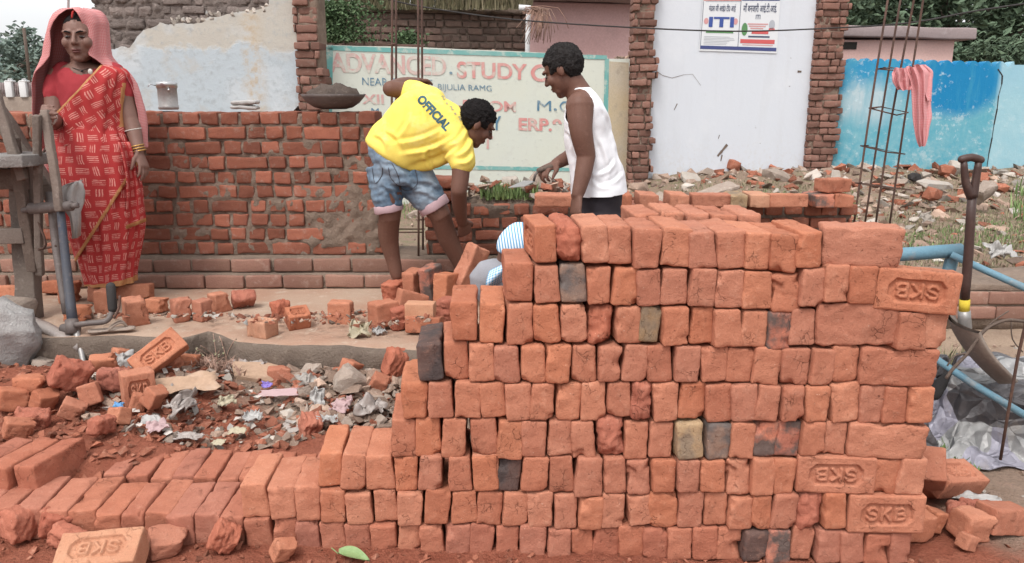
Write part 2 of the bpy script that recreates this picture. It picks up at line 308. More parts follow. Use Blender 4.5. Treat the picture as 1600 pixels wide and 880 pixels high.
def sign_wall():
    g = G('painted_sign_ground'); n, n2, n3 = g.noise(1.1, 4, .6), g.noise(4, 6, .7), g.noise(20, 6, .7)
    c = g.mix(n, (.60, .605, .50), (.555, .60, .57)); c = g.mix(g.math('MULTIPLY', g.ramp(n2, .55, .7), .6), c, (.50, .50, .45))
    c = g.mix(g.math('MULTIPLY', g.ramp(n3, .58, .72), .5), c, (.38, .39, .36)); g.bump(n3, .35, .01); return g.out(c, .88, .15)
M['signwall'] = sign_wall()
def worn(name, col, wear=.5, under=(.56, .565, .50)):
    g = G(name); c = g.mix(g.ramp(g.noise(7, 6, .72), wear, wear + .16), col, under); c = g.mix(g.ramp(g.noise(2, 4, .6), .45, .75), c, g.mix(.45, c, under)); return g.out(c, .88, .15)
M['paint_red'] = worn('worn_red_letters', (.58, .25, .235), .50)
M['paint_pink'] = worn('faded_red_letters', (.56, .33, .31), .47)
M['paint_blue'] = worn('worn_blue_letters', (.10, .20, .29), .54)
M['paint_teal'] = worn('worn_teal_band', (.15, .37, .35), .52)
M['ochre_plaster'] = mottle('ochre_stained_plaster', (.50, .40, .25), (.46, .42, .36), (.33, .28, .21), s=(1.5, 6, 60), bump=.4, bd=.01)
def flat(name, c, r=.6): g = G(name); return g.out(g.mix(g.noise(12, 3, .6), tuple(x * .93 for x in c), c), r, .3)
for k, c in dict(po_white=(.66, .68, .70), po_navy=(.06, .075, .20), po_red=(.56, .11, .11), po_ink=(.07, .085, .14), po_itiblue=(.05, .09, .30), po_green=(.10, .24, .10), po_grey=(.40, .42, .46), po_pink=(.58, .30, .30), black_paint=(.05, .05, .05)).items(): M[k] = flat(k, c)
# ------------------------------------------------------------------ shape helpers
def axis_lines(h, r, n):
    r = min(r, h * .8)
    if n < 1: return [-h, h]
    a = [-h, -h + r * .3, -h + r] if r > .002 else [-h]
    b = [h - r, h - r * .3, h] if r > .002 else [h]
    lo, hi = a[-1], b[0]
    return a + [lo + (hi - lo) * i / n for i in range(1, n)] + b
def rbox(bm, mtx, size, r=.004, seg=(1, 1, 1), amp=0.0, fr=14.0, seed=0.0, mi=0, shape=None):
    hx, hy, hz = (s / 2 for s in size)
    X, Y, Z = axis_lines(hx, r, seg[0]), axis_lines(hy, r, seg[1]), axis_lines(hz, r, seg[2])
    nx, ny, nz = len(X) - 1, len(Y) - 1, len(Z) - 1
    vs = {}; so = V((seed * 3.7, seed * 1.3, -seed * 2.1))
    def g(i, j, k):
        if (i, j, k) in vs: return vs[i, j, k]
        p = V((X[i], Y[j], Z[k]))
        q = V((max(-hx + r, min(hx - r, p.x)), max(-hy + r, min(hy - r, p.y)), max(-hz + r, min(hz - r, p.z))))
        d = p - q
        if d.length > r: p = q + d * (r / d.length)
        if amp:
            p = p + noise.noise_vector(p * fr + so) * amp + noise.noise_vector(p * fr * 3.1 + so) * amp * .35
        if shape: p = shape(p)
        vs[i, j, k] = bm.verts.new(mtx @ p); return vs[i, j, k]
    def q(a, b, c, d):
        f = bm.faces.new((a, b, c, d)); f.material_index = mi
    for i in range(nx):
        for j in range(ny):
            q(g(i, j, 0), g(i, j + 1, 0), g(i + 1, j + 1, 0), g(i + 1, j, 0)); q(g(i, j, nz), g(i + 1, j, nz), g(i + 1, j + 1, nz), g(i, j + 1, nz))
        for k in range(nz):
            q(g(i, 0, k), g(i + 1, 0, k), g(i + 1, 0, k + 1), g(i, 0, k + 1)); q(g(i, ny, k), g(i, ny, k + 1), g(i + 1, ny, k + 1), g(i + 1, ny, k))
    for j in range(ny):
        for k in range(nz):
            q(g(0, j, k), g(0, j, k + 1), g(0, j + 1, k + 1), g(0, j + 1, k)); q(g(nx, j, k), g(nx, j + 1, k), g(nx, j + 1, k + 1), g(nx, j, k + 1))
def frame(o, x, z=V((0, 0, 1))):     # matrix with local x along x, local z near z
    x = x.normalized(); y = z.cross(x).normalized(); z = x.cross(y)
    m = Matrix((x, y, z)).transposed().to_4x4(); m.translation = o; return m
def smoothpath(pts, sub=4):
    P = [V(p) for p in pts]; out = []
    for i in range(len(P) - 1):
        p0, p1, p2, p3 = P[max(i - 1, 0)], P[i], P[i + 1], P[min(i + 2, len(P) - 1)]
        for k in range(sub):
            t = k / sub
            out.append(.5 * ((2 * p1) + (p2 - p0) * t + (2 * p0 - 5 * p1 + 4 * p2 - p3) * t * t + (3 * p1 - p0 - 3 * p2 + p3) * t ** 3))
    out.append(P[-1]); return out
def lerp_list(r, sub):
    out = []
    for i in range(len(r) - 1):
        for k in range(sub): out.append(r[i] + (r[i + 1] - r[i]) * k / sub)
    return out + [r[-1]]
def loft(bm, rings, n=16, cap=True, mi=0, uv=None, closed=True, a0=0.0, a1=2 * math.pi, fn=None):
    """rings: (centre, X semi-axis vector, Y semi-axis vector)"""
    loops = []; m = n if closed else n + 1
    for ri, (c, X, Y) in enumerate(rings):
        row = []
        for i in range(m):
            t = a0 + (a1 - a0) * i / n
            p = c + X * math.cos(t) + Y * math.sin(t)
            if fn: p = fn(p, c, t, ri / max(1, len(rings) - 1))
            row.append(bm.verts.new(p))
        loops.append(row)
    L = bm.loops.layers.uv.verify() if uv else None
    run = 0.0; vv = [0.0]
    for a, b in zip(rings, rings[1:]): run += (b[0] - a[0]).length; vv.append(run)
    for r in range(len(loops) - 1):
        for i in range(n):
            j = (i + 1) % m
            f = bm.faces.new((loops[r][i], loops[r][j], loops[r + 1][j], loops[r + 1][i])); f.material_index = mi
            if uv:
                for lp, (ii, rr) in zip(f.loops, ((i, r), (i + 1, r), (i + 1, r + 1), (i, r + 1))):
                    lp[L].uv = (ii / n * uv, vv[rr])
    if cap and closed:
        for row, fl in ((loops[0], True), (loops[-1], False)):
            c = sum((v.co for v in row), V()) / len(row); cv = bm.verts.new(c)
            for i in range(m):
                j = (i + 1) % m
                f = bm.faces.new((row[j], row[i], cv) if fl else (row[i], row[j], cv)); f.material_index = mi
    return loops
def tube(bm, pts, rads, n=10, sub=1, round_ends=False, mi=0, flat=None, cap=True):
    P = smoothpath(pts, sub) if sub > 1 else [V(p) for p in pts]
    if not isinstance(rads, (list, tuple)): rads = [rads] * len(pts)
    Rr = lerp_list(rads, sub) if sub > 1 else list(rads)
    T = []
    for i in range(len(P)):
        t = P[min(i + 1, len(P) - 1)] - P[max(i - 1, 0)]; T.append(t.normalized())
    ref = V((0, 0, 1)) if abs(T[0].z) < .9 else V((0, 1, 0))
    x = T[0].cross(ref).normalized(); rings = []
    if round_ends:
        P2, R2, T2 = [], [], []
        for a in (80, 55, 25): P2.append(P[0] - T[0] * Rr[0] * math.sin(math.radians(a))); R2.append(Rr[0] * math.cos(math.radians(a))); T2.append(T[0])
        e = []
        for a in (25, 55, 80): e.append((P[-1] + T[-1] * Rr[-1] * math.sin(math.radians(a)), Rr[-1] * math.cos(math.radians(a)), T[-1]))
        P, Rr, T = P2 + P + [q[0] for q in e], R2 + Rr + [q[1] for q in e], T2 + T + [q[2] for q in e]
    for p, r, t in zip(P, Rr, T):
        x = (x - t * x.dot(t)).normalized(); y = t.cross(x)
        rings.append((p, x * r, y * r * (flat or 1)))
    loft(bm, rings, n, cap, mi)
def ball(bm, c, r, rot=None, n=14, m=9, mi=0):
    r = r if isinstance(r, (tuple, list)) else (r, r, r); rot = rot or Matrix.Identity(3); rings = []
    for k in range(m + 1):
        t = math.pi * (k + .02 * (k == 0) - .02 * (k == m)) / m
        rings.append((V(c) + rot @ V((0, 0, -math.cos(t) * r[2])), rot @ V((math.sin(t) * r[0], 0, 0)), rot @ V((0, math.sin(t) * r[1], 0))))
    loft(bm, rings, n, True, mi)
def hull(bm, mtx, size, seed, n=14, mi=0, boxy=.0):
    rr = random.Random(seed); b2 = bmesh.new(); pts = []
    for _ in range(n):
        p = V((rr.uniform(-1, 1), rr.uniform(-1, 1), rr.uniform(-1, 1)))
        m = max(abs(p.x), abs(p.y), abs(p.z)); p = (p / m) * boxy + p.normalized() * (1 - boxy)
        pts.append(b2.verts.new(V((p.x * size[0] / 2, p.y * size[1] / 2, p.z * size[2] / 2))))
    bmesh.ops.convex_hull(b2, input=pts)
    idx = {}
    for f in b2.faces:
        vs = []
        for v in f.verts:
            if v not in idx: idx[v] = bm.verts.new(mtx @ v.co)
            vs.append(idx[v])
        bm.faces.new(vs).material_index = mi
    b2.free()
def noisy(bm, amp, fr, seed=0, verts=None):
    so = V((seed * 1.7, -seed * 2.3, seed * .9)); bm.normal_update()
    for v in (verts or list(bm.verts)): v.co += v.normal * noise.noise(v.co * fr + so) * amp
def rotm(rx=0, ry=0, rz=0): return Euler((math.radians(rx), math.radians(ry), math.radians(rz))).to_matrix().to_4x4()
def TR(p, *r): return Matrix.Translation(p) @ rotm(*r)
def remesh(bm, voxel, smooth=4, fac=.5):
    me = bpy.data.meshes.new('tmp'); bm.normal_update(); bm.to_mesh(me); bm.free()
    o = bpy.data.objects.new('tmp', me); COL.objects.link(o)
    md = o.modifiers.new('r', 'REMESH'); md.mode = 'VOXEL'; md.voxel_size = voxel
    if smooth: s = o.modifiers.new('s', 'SMOOTH'); s.factor = fac; s.iterations = smooth
    dg = bpy.context.evaluated_depsgraph_get()
    me2 = bpy.data.meshes.new_from_object(o.evaluated_get(dg))
    bpy.data.objects.remove(o); bpy.data.meshes.remove(me)
    b = bmesh.new(); b.from_mesh(me2); bpy.data.meshes.remove(me2); return b
def text_bm(body, size, extrude=.002, bold=0.0, sx=1.0, align='LEFT', shear=0.0):
    c = bpy.data.curves.new('t', 'FONT'); c.body = body; c.size = size; c.extrude = extrude; c.offset = bold; c.align_x = align; c.shear = shear
    o = bpy.data.objects.new('t', c); COL.objects.link(o); bpy.context.view_layer.update()
    me = bpy.data.meshes.new_from_object(o.evaluated_get(bpy.context.evaluated_depsgraph_get()))
    bpy.data.objects.remove(o); bpy.data.curves.remove(c)
    b = bmesh.new(); b.from_mesh(me); bpy.data.meshes.remove(me)
    for v in b.verts: v.co.x *= sx
    return b
def merge(dst, src, mtx=None, mi=None):
    idx = {}
    for v in src.verts: idx[v] = dst.verts.new(mtx @ v.co if mtx else v.co)
    for f in src.faces:
        try: nf = dst.faces.new([idx[v] for v in f.verts]); nf.material_index = f.material_index if mi is None else mi
        except ValueError: pass
    src.free()
def polyslab(bm, pts, mtx, depth, mi=0, back=True):
    """outline in local x,z -> slab from y=0 (front) to y=depth"""
    a = [bm.verts.new(mtx @ V((p[0], 0, p[1]))) for p in pts]; b = [bm.verts.new(mtx @ V((p[0], depth, p[1]))) for p in pts]
    fs = [bm.faces.new(a)]
    if back: fs.append(bm.faces.new(b[::-1]))
    n = len(pts)
    for i in range(n): fs.append(bm.faces.new((a[i], b[i], b[(i + 1) % n], a[(i + 1) % n])))
    for f in fs: f.material_index = mi
    bmesh.ops.recalc_face_normals(bm, faces=fs)
# ------------------------------------------------------------------ ground
def sstep(a, b, x):
    t = max(0.0, min(1.0, (x - a) / (b - a))); return t * t * (3 - 2 * t)
def nz(x, y, f, s=0): return noise.noise(V((x * f + s, y * f - s, s * .37)))
SLABZ = .25
def H(x, y):
    h = .012 * nz(x, y, 2.2, 3) + .006 * nz(x, y, 9, 5)
    left = 1 - sstep(-.35, .1, x)
    h += left * sstep(2.42, 2.75, y) * (1 - sstep(3.5, 4.2, y)) * (.055 + .028 * nz(x, y, 4, 8) + .012 * nz(x, y, 14, 9))
    h += (1 - sstep(-1.45, -.95, x)) * sstep(2.38, 2.6, y) * (1 - sstep(3.3, 3.6, y)) * .075
    h += left * sstep(2.95, 3.3, y) * (1 - sstep(3.6, 4.2, y)) * .055
    h += .05 * sstep(4.9, 6.2, y)
    h += .24 * sstep(8.0, 10.6, y) * sstep(-3, 0, x) + .07 * nz(x, y, 1.4, 1) * sstep(6.2, 8.5, y)
    h += (.10 * sstep(5.3, 6.4, y) + .03 * nz(x, y, 3, 2)) * sstep(1.6, 2.4, x) * sstep(4.9, 5.6, y)
    h += .01 * nz(x, y, 22, 4) * (1 - sstep(3, 6, y))
    return h
def ground_mesh():
    xs = [-300, -120, -60, -30, -18, -12, -9, -7] + [-5.5 + .25 * i for i in range(10)] + [-3 + .04 * i for i in range(150)] + [3 + .12 * i for i in range(30)] + [6.8, 8, 10, 14, 20, 35, 60, 120, 300]
    ys = [-60, -20, -6, -2, 0, .7, 1.2] + [1.5 + .035 * i for i in range(80)] + [4.3 + .07 * i for i in range(100)] + [11.4, 12, 13, 15, 18, 24, 34, 60, 120, 300]
    bm = bmesh.new(); grid = [[bm.verts.new((x, y, H(x, y))) for x in xs] for y in ys]
    lay = bm.loops.layers.float_color.new('soil')
    for j in range(len(ys) - 1):
        for i in range(len(xs) - 1):
            f = bm.faces.new((grid[j][i], grid[j][i + 1], grid[j + 1][i + 1], grid[j + 1][i]))
            for lp in f.loops:
                x, y = lp.vert.co.x, lp.vert.co.y
                red = (1 - sstep(2.75 + .45 * (1 - sstep(-1.5, -.8, x)), 3.15 + .45 * (1 - sstep(-1.5, -.8, x)), y + .25 * nz(x, y, 3, 7))) * (1 - .75 * sstep(1.15, 1.7, x + .2 * nz(x, y, 4, 1)))
                green = sstep(5.1, 6.0, y) * (.5 + .5 * nz(x, y, 1.3, 12))
                sand = sstep(1.0, 1.5, x) * sstep(2.7, 3.1, y) * (1 - sstep(4.8, 5.4, y))
                lp[lay] = (red, max(0, green), sand, 1)
    return bm
g = G('site_earth'); at_ = g.n('Attribute', attribute_name='soil'); sp = g.xyz(at_.outputs['Color'])
n1, n2, n3 = g.noise(1.6, 5, .65), g.noise(12, 6, .7), g.noise(75, 4, .75)
c = g.mix(g.ramp(n2, .35, .65), (.255, .175, .13), (.33, .245, .19))
c = g.mix(g.ramp(g.math('ADD', sp[0], g.math('MULTIPLY', g.math('SUBTRACT', n2, .5), .6)), .25, .75), c, g.mix(g.ramp(n2, .35, .65), (.255, .082, .05), (.335, .122, .078)))
c = g.mix(g.math('MULTIPLY', sp[2], g.ramp(n1, .2, .5)), c, g.mix(n2, (.37, .265, .19), (.45, .34, .255)))
c = g.mix(g.math('MULTIPLY', sp[1], g.ramp(n2, .45, .6)), c, g.mix(n3, (.13, .135, .065), (.20, .19, .10)))
c = g.mix(g.ramp(n3, .3, .7), g.hsv(c, val=.8), g.hsv(c, val=1.15))
g.bump(g.math('ADD', n3, n2), 1.0, .018); M['earth'] = g.out(c, .97, .1)
o = build('ground', ground_mesh(), M['earth'], world=False); tag(o, 'bare earth of the building site with red brick dust near the stack', 'ground', kind='structure')
# ------------------------------------------------------------------ bricks
BL, BW, BH = .222, .072, .108
def worn_shape(seed, rough):
    rr = random.Random(seed); cuts = []
    for _ in range(rr.choice((2, 3, 3, 4)) if rough < 2 else 6):
        c = V((rr.choice((-1, 1)) * BL / 2, rr.choice((-1, 1)) * BW / 2, rr.choice((-1, 1)) * BH / 2))
        k = rr.randrange(3); c[k] *= rr.uniform(-1, 1) if k else rr.uniform(-.9, .9)
        cuts.append((c, rr.uniform(.010, .026) * (1.5 if rough > 1 else 1)))
    def f(p):
        for c, r in cuts:
            d = p - c; L = d.length
            rr2 = r * (1 + .6 * noise.noise(p * 60 + V((seed, 0, 0))))
            if L < rr2: p = p - V((c.x and math.copysign(1, c.x) or 0, c.y and math.copysign(1, c.y) or 0, c.z and math.copysign(1, c.z) or 0)).normalized() * (rr2 - L) * .55
        return p
    return f
def brick_bm(seed, rough=1.0, size=(BL, BW, BH), extra=None):
    bm = bmesh.new(); w = worn_shape(seed, rough); rr = random.Random(seed * 7 + 1)
    skx, skz, tap = rr.uniform(-.07, .07), rr.uniform(-.07, .07), rr.uniform(-1.1, 1.1)
    def sh(p):
        p = V((p.x, p.y * (1 + tap * p.z) + skx * p.z, p.z + skz * p.y)); p = w(p)
        p.y *= 1 + .09 * noise.noise(V((p.z * 15, seed, p.x * 8))); p.z *= 1 + .035 * noise.noise(V((p.y * 22, seed + 7, p.x * 9))) ; return extra(p) if extra else p
    rbox(bm, Matrix.Identity(4), size, r=.0068 * rough if rough < 2 else .021, seg=(14, 8, 11), amp=.0026 * rough, fr=25, seed=seed, shape=sh)
    noisy(bm, .0012 * rough, 95, seed); noisy(bm, .0007, 240, seed)
    return bm
def mesh_of(bm, name, mat):
    me = bpy.data.meshes.new(name); bm.normal_update(); bm.to_mesh(me); bm.free(); me.materials.append(mat); me.shade_smooth(); return me
def strokes(): 
    S = [[(.95, .80), (.74, .97), (.30, .97), (.06, .80), (.12, .60), (.50, .50), (.88, .40), (.95, .20), (.70, .03), (.26, .03), (.05, .20)]]
    K = [[(.08, 0), (.08, 1)], [(.08, .42), (.92, 1)], [(.36, .60), (.97, 0)]]
    B = [[(.08, 0), (.08, 1), (.62, 1), (.88, .88), (.88, .66), (.62, .53), (.08, .53)], [(.62, .53), (.94, .38), (.94, .14), (.66, 0), (.08, 0)]]
    segs = []
    for gi, gl in enumerate((S, K, B)):
        x0 = -.056 + gi * .0405
        for pl in gl:
            for a, b in zip(pl, pl[1:]): segs.append((x0 + a[0] * .029, -.0165 + a[1] * .033, x0 + b[0] * .029, -.0165 + b[1] * .033))
    return segs
SEGS = strokes()
def frog(x, z, seed=0):
    """depth of the moulded panel with raised letters on the large face"""
    ax, az = abs(x - .001), abs(z)
    d = min(.0755 - ax, .031 - az, (.0755 + .031 - .017 - ax - az) * .7071)
    if d <= -.0015: return 0.0
    h = .0085 * sstep(-.0015, .0045, d)
    m = 9.0
    for x0, z0, x1, z1 in SEGS:
        dx, dz = x1 - x0, z1 - z0; L2 = dx * dx + dz * dz
        t = max(0, min(1, ((x - x0) * dx + (z - z0) * dz) / L2)); q = (x - x0 - dx * t) ** 2 + (z - z0 - dz * t) ** 2
        if q < m: m = q
    m = math.sqrt(m) + .0006 * noise.noise(V((x * 300, z * 300, seed)))
    return h * sstep(.0026, .0058, m) + .0018 * (h > .001)
def frog_brick(seed, half=False):
    bm = bmesh.new(); nx, nz_ = 96, 48; so = V((seed, seed * 2, 0))
    hx, hy, hz = BL / 2, BW / 2, BH / 2; r = .006
    def sh(p): return p + noise.noise_vector(p * 24 + so) * .0022
    front = {}
    rbox(bm, Matrix.Identity(4), (BL, BW, BH), r=r, seg=(10, 5, 6), amp=.0, shape=None)
    # replace the front (-y) face by the moulded relief
    dele = [f for f in bm.faces if all(abs(v.co.y + hy) < 1e-6 for v in f.verts)]
    bmesh.ops.delete(bm, geom=dele, context='FACES')
    X0, Z0 = hx - r, hz - r
    grid = {}
    for i in range(nx + 1):
        for k in range(nz_ + 1):
            x, z = -X0 + 2 * X0 * i / nx, -Z0 + 2 * Z0 * k / nz_
            grid[i, k] = bm.verts.new((x, -hy + frog(x, z, seed), z))
    for i in range(nx):
        for k in range(nz_): bm.faces.new((grid[i, k], grid[i + 1, k], grid[i + 1, k + 1], grid[i, k + 1]))
    bmesh.ops.remove_doubles(bm, verts=bm.verts, dist=.0004)
    w = worn_shape(seed, 1)
    for v in bm.verts: v.co = w(sh(v.co))
    noisy(bm, .0006, 130, seed)
    bmesh.ops.recalc_face_normals(bm, faces=bm.faces)
    return bm
KINDMAT = dict(h='brick', n='brick', r='brick_rough', g='brick_grey', c='brick_char', p='brick_part', t='brick_tan', l='brick', s='brick', z='brick', k='brick', b='brick', d='brick_dust', y='brick_pale')
POOL = {}
def brick_mesh(kind, variant):
    key = (kind, variant)
    if key in POOL: return POOL[key]
    mat = M[KINDMAT[kind]]
    if kind in 'szk': bm = frog_brick(variant + 3)
    elif kind == 'y': bm = frog_brick(variant + 3)
    elif kind == 'r': bm = brick_bm(variant + 40, 3.0); noisy(bm, .0045, 70, variant)
    elif kind == 'l': bm = brick_bm(variant + 80, 1.1); noisy(bm, .0035, 42, variant); noisy(bm, .002, 120, variant)
    elif kind == 'b':
        def ex(p, v=variant):
            d = (p - V((-.11, .03, .048))).dot(V((-.45, .55, .7)))
            if d > -.022: p = p - V((-.45, .55, .7)) * (d + .022) * .8 + noise.noise_vector(p * 70) * .003
            return p
        bm = brick_bm(variant + 120, 1.3, extra=ex)
    elif kind == 'h':
        rr = random.Random(variant + 500); s1, s2 = rr.uniform(-.45, .45), rr.uniform(-.5, .5)
        def ex(p, v=variant):
            d = p.x - .030 - s1 * p.z - s2 * p.y
            if d > 0: p = V((p.x - d * .7 + .020 * noise.noise(V((p.y * 34, p.z * 34, v))) + .009 * noise.noise(V((p.y * 90, p.z * 90, v))), p.y * (1 - d * 2.2), p.z * (1 - d * 2.2)))
            return p
        bm = brick_bm(variant + 160, 1.3, (.125, BW, BH), ex)
    else: bm = brick_bm(variant, 1.0 if variant % 4 else 1.35)
    POOL[key] = mesh_of(bm, 'brick_' + KINDMAT[kind], mat); return POOL[key]
ORD = ['first', 'second', 'third', 'fourth', 'fifth', 'sixth', 'seventh', 'eighth', 'ninth', 'tenth', 'eleventh', 'twelfth', 'thirteenth', 'fourteenth', 'fifteenth', 'sixteenth', 'seventeenth', 'eighteenth', 'nineteenth', 'twentieth']
def put_brick(kind, loc, rot, scale, label, group, variant=None, name='brick'):
    me = brick_mesh(kind, R.randrange(14) if variant is None else variant)
    o = bpy.data.objects.new(name, me); link(o); o.location = loc; o.rotation_euler = rot; o.scale = scale
    tag(o, label, 'brick', group); return o
# ------------------------------------------------------------------ the stack of loose bricks, read course by course
PC, PK = 2.165, .057                     # front plane of the stack: y + PK*x = PC
YAW = -math.atan(PK)
BY = math.radians(3.7)                  # the bricks themselves point a little to the left going back
BD = V((-math.sin(BY), math.cos(BY), 0))
ORG = dict(A=(640, 330), B=(1000, 330), C=(1200, 330), D=(580, 500), E=(940, 500), F=(1200, 500), G=(360, 660), H=(720, 660), I=(1080, 660), J=(0, 680))
ROWS = [
 "A 760,905,85,325k 912,1070,80,328r2 1075,1245,85,325 1240,1400,95,335 1395,1578,105,360 B 145,335,105,350 312,492,130,365 480,665,125,365 658,828,135,372 822,1005,145,388 985,1145,125,357 C 345,850,100,350l",
 "A 600,775,325,570 778,938,342,580 945,1112,335,578g 1110,1258,352,585 1265,1430,355,592 1420,1572,365,595 B 140,308,365,590 310,478,360,600 478,662,372,610 645,840,380,618 825,1020,398,640 1003,1165,360,600 C 352,512,335,570 500,682,345,585 680,1195,372,632z",
 "A 265,430,570,815 445,605,580,832 607,770,580,845 778,945,590,830 945,1112,590,828 1118,1270,590,838r 1285,1445,600,830 1445,1570,600,825t B 140,310,600,840 318,465,605,835 455,640,615,855 628,803,628,858 808,962,635,872p 948,1115,615,848 C 305,825,585,850l 798,992,632,872 965,1140,640,870",
 "D 295,448,150,380c 450,605,140,380 608,775,150,385 772,932,165,392 937,1092,162,392 1097,1255,158,398 1258,1412,165,400 1420,1565,165,390b E 130,290,160,395 293,452,165,398 460,625,165,395 628,800,175,392 785,962,185,398 955,1132,180,412 1128,1308,185,415 1308,1458,190,415 F 415,588,165,400 575,1065,180,418l",
 "D 185,355,390,620 357,512,390,612 522,688,385,612 680,840,392,612 833,997,395,628 1000,1148,395,628 1152,1312,400,635 1318,1475,395,640 E 37,187,395,612 182,325,400,635r2 330,490,400,638 497,668,398,628 660,825,405,645 812,980,405,635 972,1118,412,635 1122,1265,415,635 F 230,392,415,640 390,575,400,645 568,740,415,655 735,890,425,655 880,1045,425,650",
 "D 120,280,630,865 283,442,620,865 450,600,618,868 620,788,618,848 785,950,632,872 945,1100,635,860 1102,1258,635,855 1255,1410,640,880b 1420,1590,610,865r E 150,298,640,880 300,450,645,870 462,628,640,868t 645,812,650,875g 805,960,645,868 945,1105,645,862p 1103,1255,640,862p 1258,1410,640,855 F 370,512,645,850 500,995,655,870l",
 "G 545,695,200,410 697,850,200,425 845,1025,215,432 1025,1170,225,440 1185,1330,210,430 1365,1510,215,428 1520,1675,210,430 H 80,240,205,435 228,378,230,442c 385,550,218,432 555,715,220,450 720,888,225,468 890,1030,225,450 1038,1190,240,455 1190,1340,235,440 1345,1485,235,438 I 60,220,238,440 215,378,232,460 372,528,228,455 510,665,232,455 660,1155,215,445z 1140,1322,240,460 1300,1480,232,462",
 "G 75,245,390,605 245,410,400,600 400,562,400,620b 570,725,420,625 728,885,445,638 890,1040,430,632 1042,1200,440,645 1208,1368,425,640 1378,1535,430,632 H 95,252,440,650 258,415,445,650 418,580,440,660 580,722,455,672 730,890,470,672 890,1035,450,665 1040,1190,460,645 1175,1370,445,668 1370,1528,435,668 I 90,238,450,655 230,382,470,670 378,505,455,668 510,672,450,668 665,828,440,672r2 825,970,440,665 975,1460,455,690s",
 "J -225,-65,450,640d -60,100,455,640d 100,255,455,650d 258,430,470,655d 432,598,480,660d 600,775,490,665d 770,905,490,675d 905,1065,490,680d 1060,1225,500,690d 1225,1378,500,690d 1378,1530,515,695d G 100,255,600,782d 260,412,600,800d 412,560,620,808d 565,715,622,805d 722,878,635,815d 882,1045,640,828d 1050,1188,645,815 1185,1335,645,830d 1338,1495,640,850d H 62,215,645,860d 220,362,655,845d 370,535,645,855d 538,685,670,855d 688,830,680,850d 830,998,670,840d 990,1155,655,850d 1135,1302,665,865d 1300,1455,665,865d I 18,178,660,865d 168,335,670,875d 315,485,680,865c 475,628,670,880p 635,780,665,865d 780,942,675,885d 930,1080,680,885d 1085,1262,700,895d 1245,1385,700,895d",
]
WORDS = dict(r='crumbly rough brick', g='grey burnt brick', c='charred black brick', p='half blackened brick', t='tan yellowish brick', s='brick with raised SKB lettering', z='brick with upside-down SKB lettering', k='brick with its lettered side facing left', l='brick laid lengthwise showing its long side', b='brick with a broken corner')
SPOT = {(0, 'r'): 'cracked crumbly brick next to the lettered end of the top course', (0, 'k'): 'orange brick with moulded lettering on its exposed end of the top course', (0, 'l'): 'long plain brick laid lengthwise ending the top course',
        (1, 'g'): 'grey burnt brick in the second course under the top', (1, 'z'): 'tilted upside-down SKB brick jutting out under the top course', (2, 'r'): 'rounded crumbly red brick in the third course', (2, 't'): 'brownish brick in the third course beside the rounded crumbly one',
        (2, 'p'): 'brick with a dark smudge in the third course', (2, 'l'): 'long brick laid lengthwise under the tilted SKB brick', (3, 'c'): 'charred black brick at the stepped end of the fourth course', (3, 'b'): 'brick with a broken lower corner in the fourth course', (3, 'l'): 'long brick with a sooty patch ending the fourth course',
        (4, 'r'): 'rough crumbly brick in the fifth course above the rounded red one', (5, 'r'): 'rounded very crumbly red brick in the sixth course', (5, 't'): 'yellowish tan brick in the sixth course', (5, 'g'): 'dark grey burnt brick beside the yellowish tan one', (5, 'b'): 'brick with a broken corner beside the rounded crumbly brick', (5, 'l'): 'long brick laid lengthwise above the upside-down SKB brick',
        (6, 'c'): 'blue-black charred brick in the seventh course', (6, 'z'): 'brick with upside-down SKB lettering low in the stack', (7, 's'): 'brick with upright SKB lettering low in the stack', (7, 'b'): 'brick with its corner snapped off at the low stepped end', (7, 'r'): 'dark rough-hewn broken brick beside the SKB bricks', (8, 'c'): 'purple-black charred brick in the bottom course'}
COURSE = ['top course', 'second course from the top', 'third course from the top', 'fourth course from the top', 'fifth course from the top', 'sixth course from the top', 'third course from the bottom', 'second course from the bottom', 'bottom course']
def parse(row):
    out = []; org = None
    for tk in row.split():
        if tk in ORG: org = ORG[tk]; continue
        k = 'n'; var = None
        for i, ch in enumerate(tk):
            if ch.isalpha(): k = ch; var = int(tk[i + 1:]) if tk[i + 1:] else None; tk = tk[:i]; break
        a = [float(q) / 4 for q in tk.split(',')]
        out.append((org[0] + a[0], org[0] + a[1], org[1] + a[2], org[1] + a[3], k))
    return out
STACKG = 'bricks of the big loose stack'
ROWX = []
